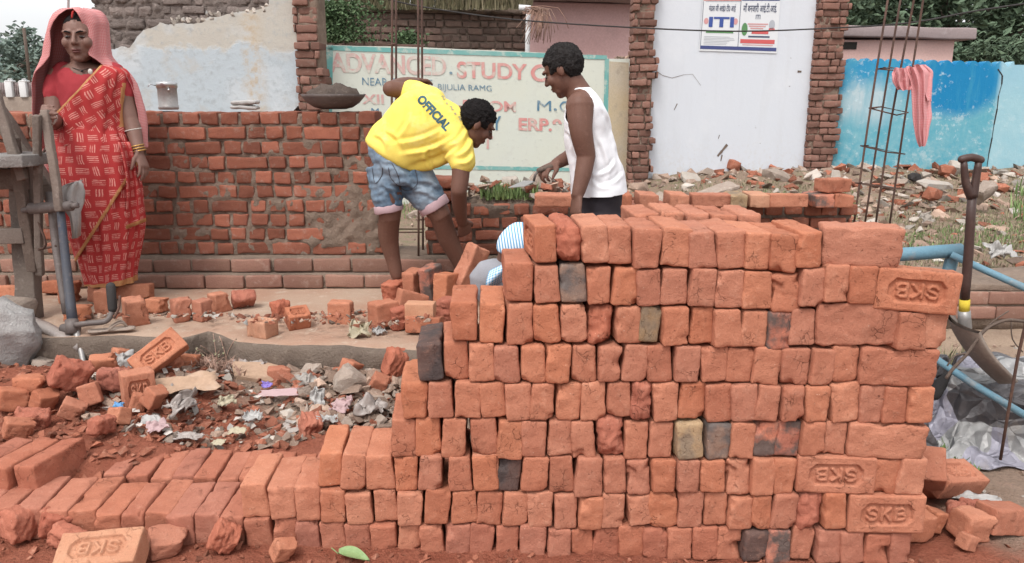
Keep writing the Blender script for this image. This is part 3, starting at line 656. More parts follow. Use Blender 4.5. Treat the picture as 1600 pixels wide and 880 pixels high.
for ri, row in enumerate(ROWS):
    bl = parse(row); special = {}
    for i, b in enumerate(bl):
        if (ri, b[4]) in SPOT: special[i] = b[4]
    parts = [i for i, b in enumerate(bl) if b[4] == 'p']
    xs = []
    for i, (u0, u1, v0, v1, k) in enumerate(bl):
        um, vm = (u0 + u1) / 2, (v0 + v1) / 2
        long = k in 'lsz'
        p = onplane(um, vm, PC, PK); a = onplane(u0, vm, PC, PK); b = onplane(u1, vm, PC, PK); t = onplane(um, v0, PC, PK); bo = onplane(um, v1, PC, PK)
        w, h = (b - a).length, t.z - bo.z
        xs.append(((a.x + b.x) / 2, w, bo.z, t.z))
        jit = R.uniform(-.009, .009)
        nrm = V((PK, 1, 0)).normalized()
        rol = R.uniform(-1.9, 1.9); yw = R.uniform(-2.2, 2.2)
        if ri == 1 and k == 'z': rol, yw = 3.2, -5
        if ri == 5 and i == 4: rol = 5
        if ri == 3 and k == 'b': rol = 0
        if not long:
            L = R.uniform(.97, 1.03)
            loc = p + BD * (BL * L / 2 + jit)
            turned = math.pi / 2 if (k == 'k' or R.random() < .5) else -math.pi / 2
            if k == 'k': turned = -math.pi / 2
            # local x = brick length (into the stack), y = width, z = height
            rot = (Matrix.Rotation(BY + math.radians(yw + (3.5 if k == 'k' else 0)), 3, 'Z') @ Matrix.Rotation(math.radians(rol), 3, 'Y') @ Matrix.Rotation(turned, 3, 'Z')).to_euler()
            sc = (L, max(.8, min(1.3, (w - .0022) / BW)), max(.85, min(1.2, (h - .0014) / BH)))
        else:
            loc = p + nrm * (BW / 2 + jit * .5 - (.004 if k in 'sz' else 0))
            base = Matrix.Rotation(YAW + math.radians(yw), 3, 'Z') @ Matrix.Rotation(math.radians(rol + (180 if k == 'z' else 0)), 3, 'Y')
            rot = base.to_euler(); sc = ((w - .0005) / BL, 1.0, max(.85, min(1.25, (h - .0005) / BH)))
        # label
        n = len(bl); who = None
        if i in special: lab = SPOT[ri, special[i]]
        elif k == 'p' and ri == 5: lab = 'half blackened brick in the sixth course, ' + ('nearer the grey burnt one' if i == parts[0] else 'next to the broad plain bricks at the end')
        elif k == 'p': lab = 'sooty purple brick just right of the charred brick in the bottom course'
        else:
            lab = None
            for j, kk in special.items():
                if abs(j - i) == 1:
                    wd = WORDS[kk].replace('brick laid lengthwise showing its long side', 'lengthwise brick').replace('brick with a broken corner', 'broken-cornered brick').replace('brick with its lettered side facing left', 'lettered end brick')
                    lab = 'plain brick just %s of the %s in the %s' % ('left' if i < j else 'right', wd, COURSE[ri]); break
            if lab is None or len(lab.split()) > 16:
                if ri == 8 and i < 11: lab = '%s dusty brick from the left in the single-height row before the rubbish' % ORD[i]
                elif i <= n / 2 and i < 20: lab = 'plain orange brick, %s from the left in the %s' % (ORD[i], COURSE[ri])
                else: lab = 'plain orange brick, %s from the right in the %s' % (ORD[n - 1 - i], COURSE[ri])
                if i == 0 and ri != 8: lab = 'plain orange brick at the stepped left end of the %s' % COURSE[ri]
        put_brick(k, loc, rot, sc, lab, STACKG, R.randrange(14) if k in 'ndp' else R.randrange(5))
    ROWX.append(xs)
# hidden depth of the stack behind the front layer
bm = bmesh.new()
for ri in range(1, 9):
    xs = [q for q in ROWX[ri]]; z0 = sum(q[2] for q in xs) / len(xs); z1 = sum(q[3] for q in xs) / len(xs)
    lo = ROWX[0][5][0] + (.0 if ri > 0 else 0); hi = max(q[0] + q[1] / 2 for q in ROWX[0]) + .04
    if ri == 8: lo = -.62
    x = lo
    while x < hi - .04:
        p = V((x + .036, PC - PK * x, (z0 + z1) / 2)) + BD * (.238 + BL / 2)
        rbox(bm, Matrix.Translation(p) @ Matrix.Rotation(BY, 4, 'Z'), (.071, .218, z1 - z0 - .002), r=.006, seg=(2, 3, 2), amp=.002, seed=x * 9 + ri); x += .0735
o = build('rear_brick_layer', bm, M['brick']); tag(o, 'inner layer of orange bricks filling the stack behind its front courses', 'bricks', kind='stuff')
# second row on top of the stack
zt = sum(q[3] for q in ROWX[0]) / len(ROWX[0])
xa = ROWX[0][5][0]
TOPW = ['plain brick', 'cracked brick', 'smooth brick', 'dusty brick', 'chipped brick']
nt = 5
for i in range(nt):
    x = xa - .03 + i * .0765; p = V((x, PC - PK * x, zt - .052 + R.uniform(-.004, .010))) + BD * (.24 + BL / 2)
    put_brick('n', p, (0, 0, BY + math.pi / 2 + R.uniform(-.05, .05)), (1, 1, 1), '%s brick from the left in the short row behind the top front course' % ORD[i], 'bricks of the second row on the stack top')
# second dusty row behind the single-height run
for i in range(13):
    u = 170 + i * 36; q = onz(u, 744, .105)
    put_brick('d', V((q.x, PC - PK * q.x + .245 + BL / 2, .048 - .006 * (i % 3))), (0, 0, BY + math.pi / 2 + R.uniform(-.04, .04)), (1, 1, 1), '%s brick from the left of the dusty second row behind the single-height bricks' % ORD[i], 'bricks of the dusty second row')
# flat-topped block of three bricks at the left edge
for i in range(3):
    q = onz(-32 + i * 44, 728, .17)
    put_brick('d', V((q.x, q.y + .09, .12)), (0, 0, math.pi / 2 - .25 + .02 * i), (1.05, 1.05, 1.1), ['outermost brick of the dusty block at the left picture edge', 'middle brick of the dusty block behind the single-height row', 'shaded end brick of the dusty block above the single-height row'][i], 'bricks of the dusty block', variant=i)
def loose(kind, u, v, z, size, rot, lab, group='loose bricks on the ground', variant=None, name='brick', lift=0.0):
    """brick or brick bat whose lower front edge stands at pixel (u,v) on height z; size as fraction of a whole brick"""
    q = onz(u, v, z); h = BH * size[2] / 2; sc = size
    if kind in 'nd' and size[0] < .68: kind = 'h'; sc = (size[0] * BL / .125, size[1], size[2]); variant = R.randrange(10)
    ex = abs(math.sin(math.radians(rot[1]))) * BL * size[0] / 2 + abs(math.sin(math.radians(rot[0]))) * BW * size[1] / 2
    hh = h * abs(math.cos(math.radians(rot[0])) * math.cos(math.radians(rot[1]))) + ex
    d = abs(math.sin(math.radians(rot[2]))) * BL * size[0] / 2 + abs(math.cos(math.radians(rot[2]))) * BW * size[1] / 2
    return put_brick(kind, V((q.x, q.y + d, z + hh * .95 + lift)), tuple(math.radians(a) for a in rot), sc, lab, group, variant, name)
BAT = 'broken bricks scattered on the concrete slab'
for a in [
 ('n', 102, 475, SLABZ, (.55, 1, 1), (0, 0, 30), 'orange brick behind the rusty fork tubes on the slab'), ('n', 150, 478, SLABZ, (.45, 1, .8), (0, 12, -20), 'orange bat tucked under the hem of the red sari'),
 ('n', 118, 503, SLABZ, (.6, 1, .75), (90, 0, 10), 'orange brick lying beside the blue-grey fork tube'),
 ('n', 160, 492, SLABZ, (.36, 1.15, 1.15), (0, 0, 80), 'upright bat just behind the black handle grip'), ('n', 205, 470, SLABZ, (.85, 1.1, .8), (80, 0, 5), 'whole brick lying on its side right of the sari hem'),
 ('n', 206, 514, SLABZ, (.55, 1.3, 1.25), (10, 0, 40), 'big angular bat in front of the handle grip'), ('n', 243, 491, SLABZ, (.5, 1, .75), (84, 0, -6), 'low brick between the angular bat and the upright blocks'),
 ('n', 279, 506, SLABZ, (.45, 1.1, 1.1), (0, 0, 38), 'square-faced bat in the middle of the slab'), ('n', 313, 504, SLABZ, (.42, .95, 1.0), (0, 0, 62), 'narrow upright bat beside the square-faced one'),
 ('n', 339, 491, SLABZ, (.5, 1.1, .95), (0, 0, 55), 'bat with a lettered top behind the narrow upright one'), ('r', 376, 486, SLABZ, (.55, 1, .8), (40, 0, 28), 'dark tilted bat leaning at the end of the row of bats'),
 ('y', 405, 530, SLABZ, (.5, 1.1, .85), (-90, 0, -25), 'bright orange bat with lettering up, nearest the slab edge'), ('r', 434, 500, SLABZ, (.4, 1, .8), (0, 0, 50), 'dark red bat behind the two lettered bats'),
 ('k', 461, 518, SLABZ, (.48, 1.1, .9), (-70, 0, 30), 'dark bat with lettering up standing on the slab'), ('n', 531, 508, SLABZ, (.42, 1.6, 1.05), (0, 0, 84), 'lone cube-like bat on the slab'),
 ('n', 80, 462, SLABZ, (.5, 1, .7), (80, 0, 8), 'flat brick behind the wooden post on the slab'), ('n', 20, 470, SLABZ, (.8, 1, .7), (84, 0, -5), 'dusty brick at the left edge on the slab')]:
    loose(*a, group=BAT)
HEAP = 'bricks of the heap behind the stack'
for a in [
 ('n', 596, 520, SLABZ, (.62, 1.2, 1.15), (0, 90, 40), 'front bat of the heap nearest the slab edge'), ('r', 626, 518, SLABZ, (.5, 1.2, 1.1), (0, 90, 20), 'dark crumbly bat low in the heap', 1), ('n', 662, 524, SLABZ, (.75, 1, .85), (80, 0, -8), 'brick lying under the pale block in the heap'),
 ('y', 656, 499, SLABZ + .07, (.62, 1, .8), (88, 0, -5), 'pale block lying across the heap'), ('r', 698, 508, SLABZ, (.55, 1.2, 1.2), (0, 90, 60), 'rough bat touching the stepped stack end', 2),
 ('r', 616, 478, SLABZ, (.55, 1.2, 1.3), (0, 82, 50), 'squat reddish bat at the far end of the heap', 0), ('n', 643, 478, SLABZ + .02, (.78, 1, 1.1), (0, 86, 70), 'upright bat with a rounded top in the heap'), ('p', 672, 478, SLABZ + .03, (.85, 1, 1.15), (0, 80, 60), 'brownish upright brick leaning in the heap'),
 ('n', 694, 484, SLABZ + .04, (.75, 1.1, 1.1), (0, 96, 60), 'brick with a slanting top beside the brownish one in the heap'), ('n', 714, 470, SLABZ + .04, (.6, .9, 1.1), (0, 90, 60), 'small brick wedged before the tall leaning one'),
 ('n', 734, 462, SLABZ + .09, (1.05, 1.1, 1.1), (16, -62, 30), 'tall brick leaning on top of the heap'), ('n', 718, 485, SLABZ, (.8, 1, 1), (0, 0, 30), 'brick supporting the tall leaning one'), ('n', 640, 500, SLABZ, (.7, 1, 1), (0, 20, 30), 'brick in the dark core of the heap'), ('y', 800, 470, SLABZ + .02, (.5, 1, 1.1), (0, 0, 20), 'pale brick before the crouching person')]:
    loose(*a[:7], group=HEAP, variant=a[7] if len(a) > 7 else None)
DEB = 'broken bricks in the rubbish before the slab'
gz = lambda u, v: (lambda q: H(q.x, q.y))(onz(u, v, .09))
for a in [
 ('n', 47, 634, (.6, 1.1, 1.05), (0, 0, -4), 'square orange block beside the grey boulder'), ('r', 98, 630, (.65, 1.2, 1.1), (20, 25, 40), 'jagged bat beside the square orange block', 1), ('n', 157, 598, (.55, 1.1, .95), (8, 0, 20), 'smooth rounded bat below the fork prongs'),
 ('n', 108, 575, (.85, 1, .95), (0, 0, 4), 'whole brick lying behind the fork prongs'), ('r', 170, 618, (.55, 1, .85), (0, 6, 15), 'dark crumbly bat behind the S-marked block', 2), ('k', 206, 640, (.55, 1.15, 1.3), (0, 0, 35), 'block with the letter S on its side'),
 ('k', 236, 604, (1, 1, 1), (-40, -30, 40), 'whole lettered brick tilted up on the rubbish'), ('n', 264, 597, (.5, 1, .9), (0, 0, -20), 'bat in the shade of the tilted lettered brick'),
 ('r', 40, 686, (.55, 1, .75), (15, 10, 20), 'crumbly bat sunk in red dust', 0), ('n', 12, 655, (.6, 1, .8), (0, 15, 40), 'bat at the left picture edge below the boulder'),
 ('r', 617, 606, (.5, 1.25, 1.25), (10, 20, 30), 'deep red crumbly bat against the stepped stack', 3), ('r', 600, 568, (.4, 1, .7), (0, 25, -30), 'small red bat at the corner of the slab', 1), ('n', 435, 604, (.5, 1, .55), (85, 0, 10), 'brown half brick lying among the grey scraps'),
 ('n', 592, 630, (.4, .9, .8), (20, 30, 10), 'brown bat beside the deep red crumbly one'), ('d', 215, 654, (.35, .7, .7), (0, 20, 30), 'dusty lump under the S-marked block'), ('r', 150, 690, (.4, .8, .6), (10, 10, 70), 'flat red lump before the pale slab piece', 4), ('n', 62, 655, (.45, 1, .7), (20, 10, 60), 'small bat half buried left of the jagged bat'), ('n', 132, 648, (.5, 1, .8), (-14, 16, 110), 'bat lying before the jagged bat'), ('n', 186, 590, (.5, 1, .9), (0, 20, 50), 'bat wedged under the tilted lettered brick'), ('n', 236, 648, (.4, .9, .7), (30, 10, 70), 'chunk right of the S-marked block'), ('n', 108, 668, (.42, .9, .6), (10, 30, 20), 'chip of brick sunk in the dust above the dusty block'), ('n', 290, 590, (.45, 1, .7), (10, 12, 100), 'bat behind the cardboard sheet near the twigs'), ('n', 178, 676, (.38, .8, .6), (24, 12, 150), 'little bat just behind the dusty second row'), ('n', 20, 700, (.5, .9, .6), (8, 18, 40), 'bat sunk in dust right behind the dusty block'), ('n', 545, 602, (.4, 1, .7), (14, 22, 60), 'orange chunk among the dense grey scraps'), ('n', 470, 640, (.36, .9, .6), (30, 12, 20), 'brick chunk at the near edge of the grey scraps'), ('r', 480, 695, (.35, 1.2, .8), (20, 10, 30), 'crumbled lump of red earth beside the low end of the stack', 0)]:
    loose(a[0], a[1], a[2], gz(a[1], a[2]) - .01, *a[3:6], group=DEB, variant=a[6] if len(a) > 6 else None)
FR = 'broken bricks in front of the single-height row'
for a in [('y', 152, 912, (1.05, 1.1, 1.05), (-118, 4, 183), 'pale buff brick with upside-down SKB lettering lying in front'), ('r', 80, 856, (.45, .95, .75), (10, 14, 25), 'jagged brick lump behind the pale lettered brick', 1), ('r', 20, 862, (.5, 1.1, .95), (0, 10, 60), 'rough lump at the bottom left corner', 3),
          ('r', 345, 880, (.35, 1, .75), (12, 30, 20), 'angular lump before the single-height row', 2), ('n', 440, 892, (.32, .7, .5), (20, 20, 40), 'small pointed chip before the stack'), ('r', 95, 872, (.5, .9, .6), (0, 10, -20), 'low lump beside the pale lettered brick', 0), ('r', 130, 838, (.4, .8, .4), (0, 5, 10), 'flat flake on the jagged lump', 4), ('d', 250, 885, (.5, 1.4, .5), (10, 8, 30), 'dusty lump right of the pale lettered brick')]:
    loose(a[0], a[1], a[2], -.005, *a[3:6], group=FR, variant=a[6] if len(a) > 6 else None)
RT = 'fallen bricks at the foot of the stack'
for a in [('k', 1478, 818, 0, (1.05, 1.05, 1.05), (-6, 40, 62), 'lettered brick leaning against the stack foot'), ('k', 1505, 800, 0.0, (1.05, 1.1, 1.05), (-70, 12, 28), 'lettered brick lying back behind the leaning one'), ('k', 1420, 862, 0, (.9, 1.2, .7), (-84, 0, 15), 'brick with its hollow side up wedged under the SKB brick'),
          ('n', 1466, 842, 0, (.3, .9, .65), (0, 20, 20), 'small chip beside the wedged brick'), ('r', 1503, 838, 0, (.28, .8, .8), (0, 5, 60), 'narrow crumbly bat in the fallen pieces', 1), ('n', 1530, 858, 0, (.5, 1.1, .85), (5, 8, 15), 'square bat among the fallen pieces'), ('r', 1535, 826, 0, (.5, .9, .55), (5, 10, 10), 'flat bat lying on the fallen pieces', 2), ('n', 1580, 850, 0, (.7, 1.1, .75), (0, 12, 20), 'dusty brick at the right picture edge'), ('r', 1552, 838, 0, (.32, .8, .7), (20, 0, 50), 'small crumbly piece behind the square bat', 3), ('d', 1518, 868, 0, (.22, .6, .45), (0, 20, 20), 'tiny chip before the square bat')]:
    loose(a[0], a[1], a[2], a[3], *a[4:7], group=RT, variant=a[7] if len(a) > 7 else None)
# ------------------------------------------------------------------ walls
def courses(bm, mtx, x0, x1, z0, nco, ch, depth, seed, bl=.232, hd=.112, pstretch=.35, joint=.012, proud=.012, mi=0, amp=.004, skip=None, seg=(3, 1, 2), r=.010, ragged=0.0, bmort=None):
    """rows of individually worn bricks in one mesh; local x along the wall, -y towards the viewer"""
    rr = random.Random(seed)
    for c in range(nco):
        x = x0 + rr.uniform(-.08, 0) ; xe = x1 + rr.uniform(-ragged, ragged)
        while x < xe - .03:
            w = bl if rr.random() < pstretch else hd
            w *= rr.uniform(.93, 1.06)
            if x + w > xe: w = xe - x
            a = max(x, x0)
            if x + w - a > .03 and not (skip and skip(a, x + w, z0 + c * ch)):
                h = ch - joint * rr.uniform(.7, 1.5); p = rr.uniform(-.5, 1) * proud
                m = mtx @ Matrix.Translation(((a + x + w) / 2, depth / 2 - p, z0 + (c + .5) * ch + rr.uniform(-.003, .003))) @ rotm(0, rr.uniform(-1.5, 1.5), rr.uniform(-1.5, 1.5))
                rbox(bm, m, (x + w - a - joint * rr.uniform(.7, 1.6), depth, h), r=r, seg=seg, amp=amp, fr=16, seed=rr.uniform(0, 99), mi=mi)
            x += w
def mortar_bm(bm, mtx, x0, x1, z0, z1, y0, depth, amp, seed, step=.022, mi=0, smear=None, top=None):
    nx, nz_ = max(2, int((x1 - x0) / step)), max(2, int((z1 - z0) / step)); g_ = {}
    for i in range(nx + 1):
        for k in range(nz_ + 1):
            x, z = x0 + (x1 - x0) * i / nx, z0 + (z1 - z0) * k / nz_
            n_ = noise.noise(V((x * 19, z * 19, seed))) * amp + noise.noise(V((x * 55, z * 55, seed + 5))) * amp * .5
            y = y0 + n_ - (smear(x, z) if smear else 0)
            if k == nz_ and top: z += top(x)
            g_[i, k] = bm.verts.new(mtx @ V((x, y, z)))
    back = {}
    for i in range(nx + 1):
        for k in (0, nz_): back[i, k] = bm.verts.new(mtx @ V((x0 + (x1 - x0) * i / nx, y0 + depth, (z0, z1)[k > 0] + ((top(x0 + (x1 - x0) * i / nx)) if top and k else 0))))
    for k in range(nz_ + 1):
        for i in (0, nx):
            if (i, k) not in back: back[i, k] = bm.verts.new(mtx @ V(((x0, x1)[i > 0], y0 + depth, z0 + (z1 - z0) * k / nz_)))
    def f(*v): bm.faces.new(v).material_index = mi
    for i in range(nx):
        for k in range(nz_): f(g_[i, k], g_[i + 1, k], g_[i + 1, k + 1], g_[i, k + 1])
        f(g_[i, nz_], g_[i + 1, nz_], back[i + 1, nz_], back[i, nz_]); f(back[i, 0], back[i + 1, 0], g_[i + 1, 0], g_[i, 0])
    for k in range(nz_): f(back[0, k], g_[0, k], g_[0, k + 1], back[0, k + 1]); f(g_[nx, k], back[nx, k], back[nx, k + 1], g_[nx, k + 1])
I4 = Matrix.Identity(4)
# --- the tall new brick wall on the plinth
WY = 4.68; wx0, wx1 = -3.4, at(596, 300, WY).x; ztop = at(300, 173, WY).z; zb = .42; ch = (ztop - zb) / 10
W = empty('brick_wall', (-1.9, WY + .1, SLABZ), 'new chest-high red brick wall with rough mortar joints behind the woman', 'brick wall')
mt = Matrix.Translation((0, WY, 0))
bm = bmesh.new(); courses(bm, mt, wx0, wx1, zb, 10, ch, .225, 11, ragged=.02, pstretch=.22, joint=.0145, seg=(5, 2, 4), amp=.0070, r=.0075, proud=.012)
build('brickwork', bm, M['brick_old'], W)
def smear(x, z):
    s = 0
    for cx, cz, rx, rz, a in ((-.92, .66, .30, .16, .021), (-1.02, .55, .24, .12, .023), (-.86, .92, .16, .07, .019), (-1.35, .72, .12, .05, .018), (-.75, .52, .18, .08, .024), (-.70, .78, .14, .10, .020), (-1.75, .80, .10, .05, .015), (-.72, 1.02, .08, .05, .022)):
        d = ((x - cx) / rx) ** 2 + ((z - cz) / rz) ** 2 + .9 * noise.noise(V((x * 13, z * 13, 3)))
        s = max(s, a * max(0, 1 - d) ** .5 if d < 1 else 0)
    return s
bm = bmesh.new(); mortar_bm(bm, mt, wx0, wx1 - .02, zb - .01, ztop - .018, .010, .19, .022, 4, smear=lambda x, z: smear(x, z) * (.72 + .5 * noise.noise(V((x * 40, z * 40, 8)))))
build('mortar', bm, M['mortar'], W)
# --- plinth of two stepped courses along the whole site
PLx1 = 3.6
P_ = empty('brick_plinth', (0, 4.62, .06), 'low two-course stepped brick plinth carrying the walls across the site', 'plinth')
bm = bmesh.new(); m1 = Matrix.Translation((0, 4.58, 0)); m2 = Matrix.Translation((0, 4.53, 0)); PX = 1.8
courses(bm, m1, wx0, PX, .335, 1, .085, .42, 21, pstretch=1, joint=.009, amp=.003); courses(bm, m2, wx0, PX, .25, 1, .084, .5, 22, pstretch=1, joint=.009, amp=.003)
courses(bm, m2, 1.0, PLx1, .146, 1, .086, .5, 23, pstretch=1, joint=.009, amp=.003); courses(bm, m2, 1.0, PLx1, .06, 1, .085, .5, 29, pstretch=1, joint=.009, amp=.003)
build('brick_steps', bm, M['plinth'], P_)
bm = bmesh.new(); mortar_bm(bm, m2, wx0, PX - .02, .0, .334, .018, .46, .010, 8, step=.05); mortar_bm(bm, m1, wx0, PX - .02, .33, .419, .016, .40, .008, 9, step=.04); mortar_bm(bm, m2, PX, PLx1, .0, .231, .018, .46, .010, 8, step=.05)
rbox(bm, Matrix.Translation(((PX + PLx1) / 2 + .01, 4.80, .252)), (PLx1 - PX - .03, .5, .036), r=.008, seg=(40, 8, 1), amp=.012, fr=7); build('bed_mortar', bm, M['mortar'], P_)
# --- lower wall stub right of the gap, running on behind the stack
Lx0, Lx1 = at(662, 340, WY).x, at(1338, 330, WY).x; lz = at(760, 318, WY).z
Lw = empty('low_brick_wall', (.6, WY + .1, .42), 'half-built low brick wall right of the bending worker, grass and rubbish on it', 'brick wall')
nco = 4; lch = (lz - .42) / nco
bm = bmesh.new(); courses(bm, mt, Lx0, Lx1, .42, nco, lch, .225, 31, ragged=.03, pstretch=.35, joint=.016, seg=(4, 2, 3), amp=.007, r=.008, proud=.016)
courses(bm, mt, Lx0, Lx0 + .25, lz, 2, lch, .22, 33, pstretch=1, joint=.014, seg=(4, 2, 3), amp=.006, r=.014)
build('brickwork', bm, M['brick_old'], Lw)
bm = bmesh.new(); mortar_bm(bm, mt, Lx0 + .02, Lx1 - .02, .41, lz - .012, .02, .19, .018, 14, smear=lambda x, z: max(0, .03 * (1 - ((x + .12) / .22) ** 2 - ((z - .72) / .11) ** 2)))
build('mortar', bm, M['mortar_dark'], Lw)
# earth heaped behind and on the low wall
bm = bmesh.new()
N_ = 46
gg = {}
for i in range(N_ + 1):
    for k in range(13):
        x = Lx0 + .12 + (.80) * i / N_; y = WY + .03 + .85 * k / 12
        e = math.sin(math.pi * min(1, i / N_ * 1.0)) ** .5 if 0 < i < N_ else 0
        z = lz - .05 + e * (.075 + .03 * noise.noise(V((x * 9, y * 9, 1))) + .015 * noise.noise(V((x * 30, y * 30, 1)))) - .35 * sstep(.25, .85, k / 12 * .85)
        if k == 0: z = lz - .045
        gg[i, k] = bm.verts.new((x, y, z))
for i in range(N_):
    for k in range(12): bm.faces.new((gg[i, k], gg[i + 1, k], gg[i + 1, k + 1], gg[i, k + 1]))
o = build('earth_bank', bm, M['mortar'], None); tag(o, 'heap of loose grey soil lying on the low brick wall', 'soil', kind='stuff')
# --- bricks lying flat on top of the low wall, right part
u = 838; i = 0; names = []
for i, (u0, u1, kd, hd) in enumerate([(838, 897, 'l', 0), (918, 942, 'n', 0), (946, 968, 'n', 0), (972, 990, 'n', 0), (994, 1038, 'n', 1), (1042, 1086, 'n', 1), (1090, 1142, 'n', 1), (1146, 1172, 't', 0), (1176, 1208, 'y', 0), (1206, 1270, 'n', 1), (1275, 1310, 'p', 0), (1308, 1338, 'n', 0)]):
    a, b = at(u0, 326, 4.45), at(u1, 326, 4.45); w = (b - a).length
    long = w > .17
    p = V(((a.x + b.x) / 2, 4.60 if not long else 4.565, lz + .036))
    zz = at(900, 335, 4.45).z
    put_brick(kd if kd != 'l' else 'n', p, (math.pi / 2, 0, R.uniform(-.06, .06) + (0 if long else math.pi / 2)), (1, 1, 1) if long else (1, 1, min(1, w / BH)), 
        ['brick beside the hand of the man in the white vest', 'brick end showing just right of the dark trousers', 'second brick end right of the dark trousers', 'narrow brick end on the low wall behind the stack', 'brick lying lengthwise behind the middle of the stack top', 'brick on the low wall right behind the second row bricks', 'long brick on the low wall below the rubble heap', 'brownish brick end on the low wall', 'pale brick end on the low wall', 'long lettered brick left of the raised brick', 'dark brick end under the raised brick', 'end brick of the row on the low wall'][i], 'bricks laid along the low wall')
q = at(1308, 333, 4.5); put_brick('n', V((q.x, 4.60, lz + .072 + .045)), (math.pi / 2, .03, .5), (.85, 1.05, 1.0), 'single brick raised above the row at the end of the low wall', 'bricks laid along the low wall')
# --- concrete slab
bm = bmesh.new(); mi = 0
edge = [(0, 530), (90, 531), (185, 528), (281, 532), (322, 520), (345, 528), (367, 539), (440, 541), (520, 543), (600, 548), (660, 552)]
pts = [onz(u, v, SLABZ) for u, v in edge]; pts = [V((-3.4, pts[0].y, SLABZ))] + pts + [V((.05, pts[-1].y - .02, SLABZ)), V((.12, pts[-1].y, SLABZ))]
def edgey(x):
    for a, b in zip(pts, pts[1:]):
        if a.x <= x <= b.x: return a.y + (b.y - a.y) * (x - a.x) / max(1e-6, b.x - a.x)
    return pts[-1].y
nx = 170; rows = []
for i in range(nx + 1):
    x = -3.4 + (3.52) * i / nx; ey = edgey(x) + .012 * nz(x, 1, 7); col = []
    n1_ = .012 * nz(x, 2, 11)
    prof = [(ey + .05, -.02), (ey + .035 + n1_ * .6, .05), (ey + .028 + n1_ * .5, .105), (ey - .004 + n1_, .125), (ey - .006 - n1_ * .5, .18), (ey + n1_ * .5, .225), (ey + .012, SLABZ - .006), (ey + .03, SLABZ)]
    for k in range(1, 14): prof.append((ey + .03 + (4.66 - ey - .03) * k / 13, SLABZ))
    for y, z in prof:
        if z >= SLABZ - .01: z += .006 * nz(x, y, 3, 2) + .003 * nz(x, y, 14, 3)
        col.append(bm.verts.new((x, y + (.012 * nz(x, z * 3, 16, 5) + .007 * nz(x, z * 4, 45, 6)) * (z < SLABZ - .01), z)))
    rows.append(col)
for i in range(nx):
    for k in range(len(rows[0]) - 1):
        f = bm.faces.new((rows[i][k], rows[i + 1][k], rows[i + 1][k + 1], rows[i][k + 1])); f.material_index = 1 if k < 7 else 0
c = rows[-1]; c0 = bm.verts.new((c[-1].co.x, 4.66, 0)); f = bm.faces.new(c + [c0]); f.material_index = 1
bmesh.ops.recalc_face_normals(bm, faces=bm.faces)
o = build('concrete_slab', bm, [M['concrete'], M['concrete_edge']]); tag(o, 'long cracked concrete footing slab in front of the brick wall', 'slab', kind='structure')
# ------------------------------------------------------------------ the old walls at the back
def wallframe(u0, y0, u1, y1):
    a, b = at(u0, 150, y0), at(u1, 150, y1); a.z = b.z = 0
    d = (b - a).normalized(); m = frame(a, d); n_ = V((-d.y, d.x, 0))
    def loc(u, v):
        r_ = ray(u, v); o_ = V((0, 0, CAMZ)); t = (a - o_).dot(n_) / r_.dot(n_); p = o_ + r_ * t - a
        return (p.dot(d), p.z)
    return m, loc, (b - a).length
# left house side: stone wall, peeling plaster
mA, la, LA = wallframe(120, 8.8, 470, 8.8)
HW = empty('old_house_wall', mA.translation + V((LA / 2, .2, .1)), 'old house wall of rough stone with peeling pale blue plaster behind the new wall', 'house wall')
bm = bmesh.new(); o0 = la(134, 0)[0]; o1 = la(463, 0)[0]
courses(bm, mA @ Matrix.Translation((0, .05, 0)), o0, o1, .9, 12, .125, .3, 41, bl=.30, hd=.17, pstretch=.5, joint=.022, proud=.03, amp=.016, r=.03, seg=(5, 1, 4)); courses(bm, mA @ Matrix.Translation((0, .06, 0)), la(250, 0)[0], o1, la(300, 36)[1], 3, .09, .25, 43, joint=.015, proud=.03, amp=.006, r=.012)
build('stonework', bm, mottle('old_stone', (.22, .18, .16), (.17, .138, .125), (.29, .235, .21), s=(3, 12, 60), isl=.22, bump=1.0, bd=.03), HW)
bm = bmesh.new(); mortar_bm(bm, mA, o0 + .05, o1, 0, la(300, -60)[1], .065, .3, .05, 44, step=.03, top=lambda x: .1 * noise.noise(V((x * 3, 0, 0)))); build('mud_mortar', bm, mottle('mud_mortar', (.22, .18, .16), (.17, .14, .125), (.28, .23, .21), s=(3, 12, 60), bump=1.0, bd=.03), HW)
ol = [(150, 200), (160, 120), (170, 78), (182, 77), (192, 73), (205, 76), (214, 62), (226, 48), (243, 43), (252, 36), (262, 40), (285, 37), (300, 38), (318, 36), (326, 28), (345, 26), (360, 22), (378, 18), (402, 16), (421, 10), (428, -30), (464, -30), (466, 40), (468, 90), (470, 140), (469, 165), (460, 172), (455, 200)]
bm = bmesh.new(); dense = []
for (a, b) in zip(ol, ol[1:] + ol[:1]):
    for t in range(4): dense.append((a[0] + (b[0] - a[0]) * t / 4 + R.uniform(-.9, .9), a[1] + (b[1] - a[1]) * t / 4 + R.uniform(-.9, .9)))
polyslab(bm, [la(*p) for p in dense][::-1], mA @ Matrix.Translation((0, -.035, 0)), .09)
build('plaster', bm, M['plaster'], HW, smooth=False)
bm = bmesh.new()
for i in range(26):
    x = R.uniform(la(255, 40)[0], la(425, 30)[0]); u_ = 255 + (x - la(255, 40)[0]) / (la(425, 30)[0] - la(255, 40)[0]) * 170
    z = la(u_, 36 - (u_ - 255) * .13)[1] + R.uniform(-.03, .03); hull(bm, mA @ TR((x, -.02, z), R.uniform(0, 90), R.uniform(0, 90), 0), (.08, .06, .05), i, 9)
build('plaster_lip', bm, M['rubble_pale'], HW, smooth=False)
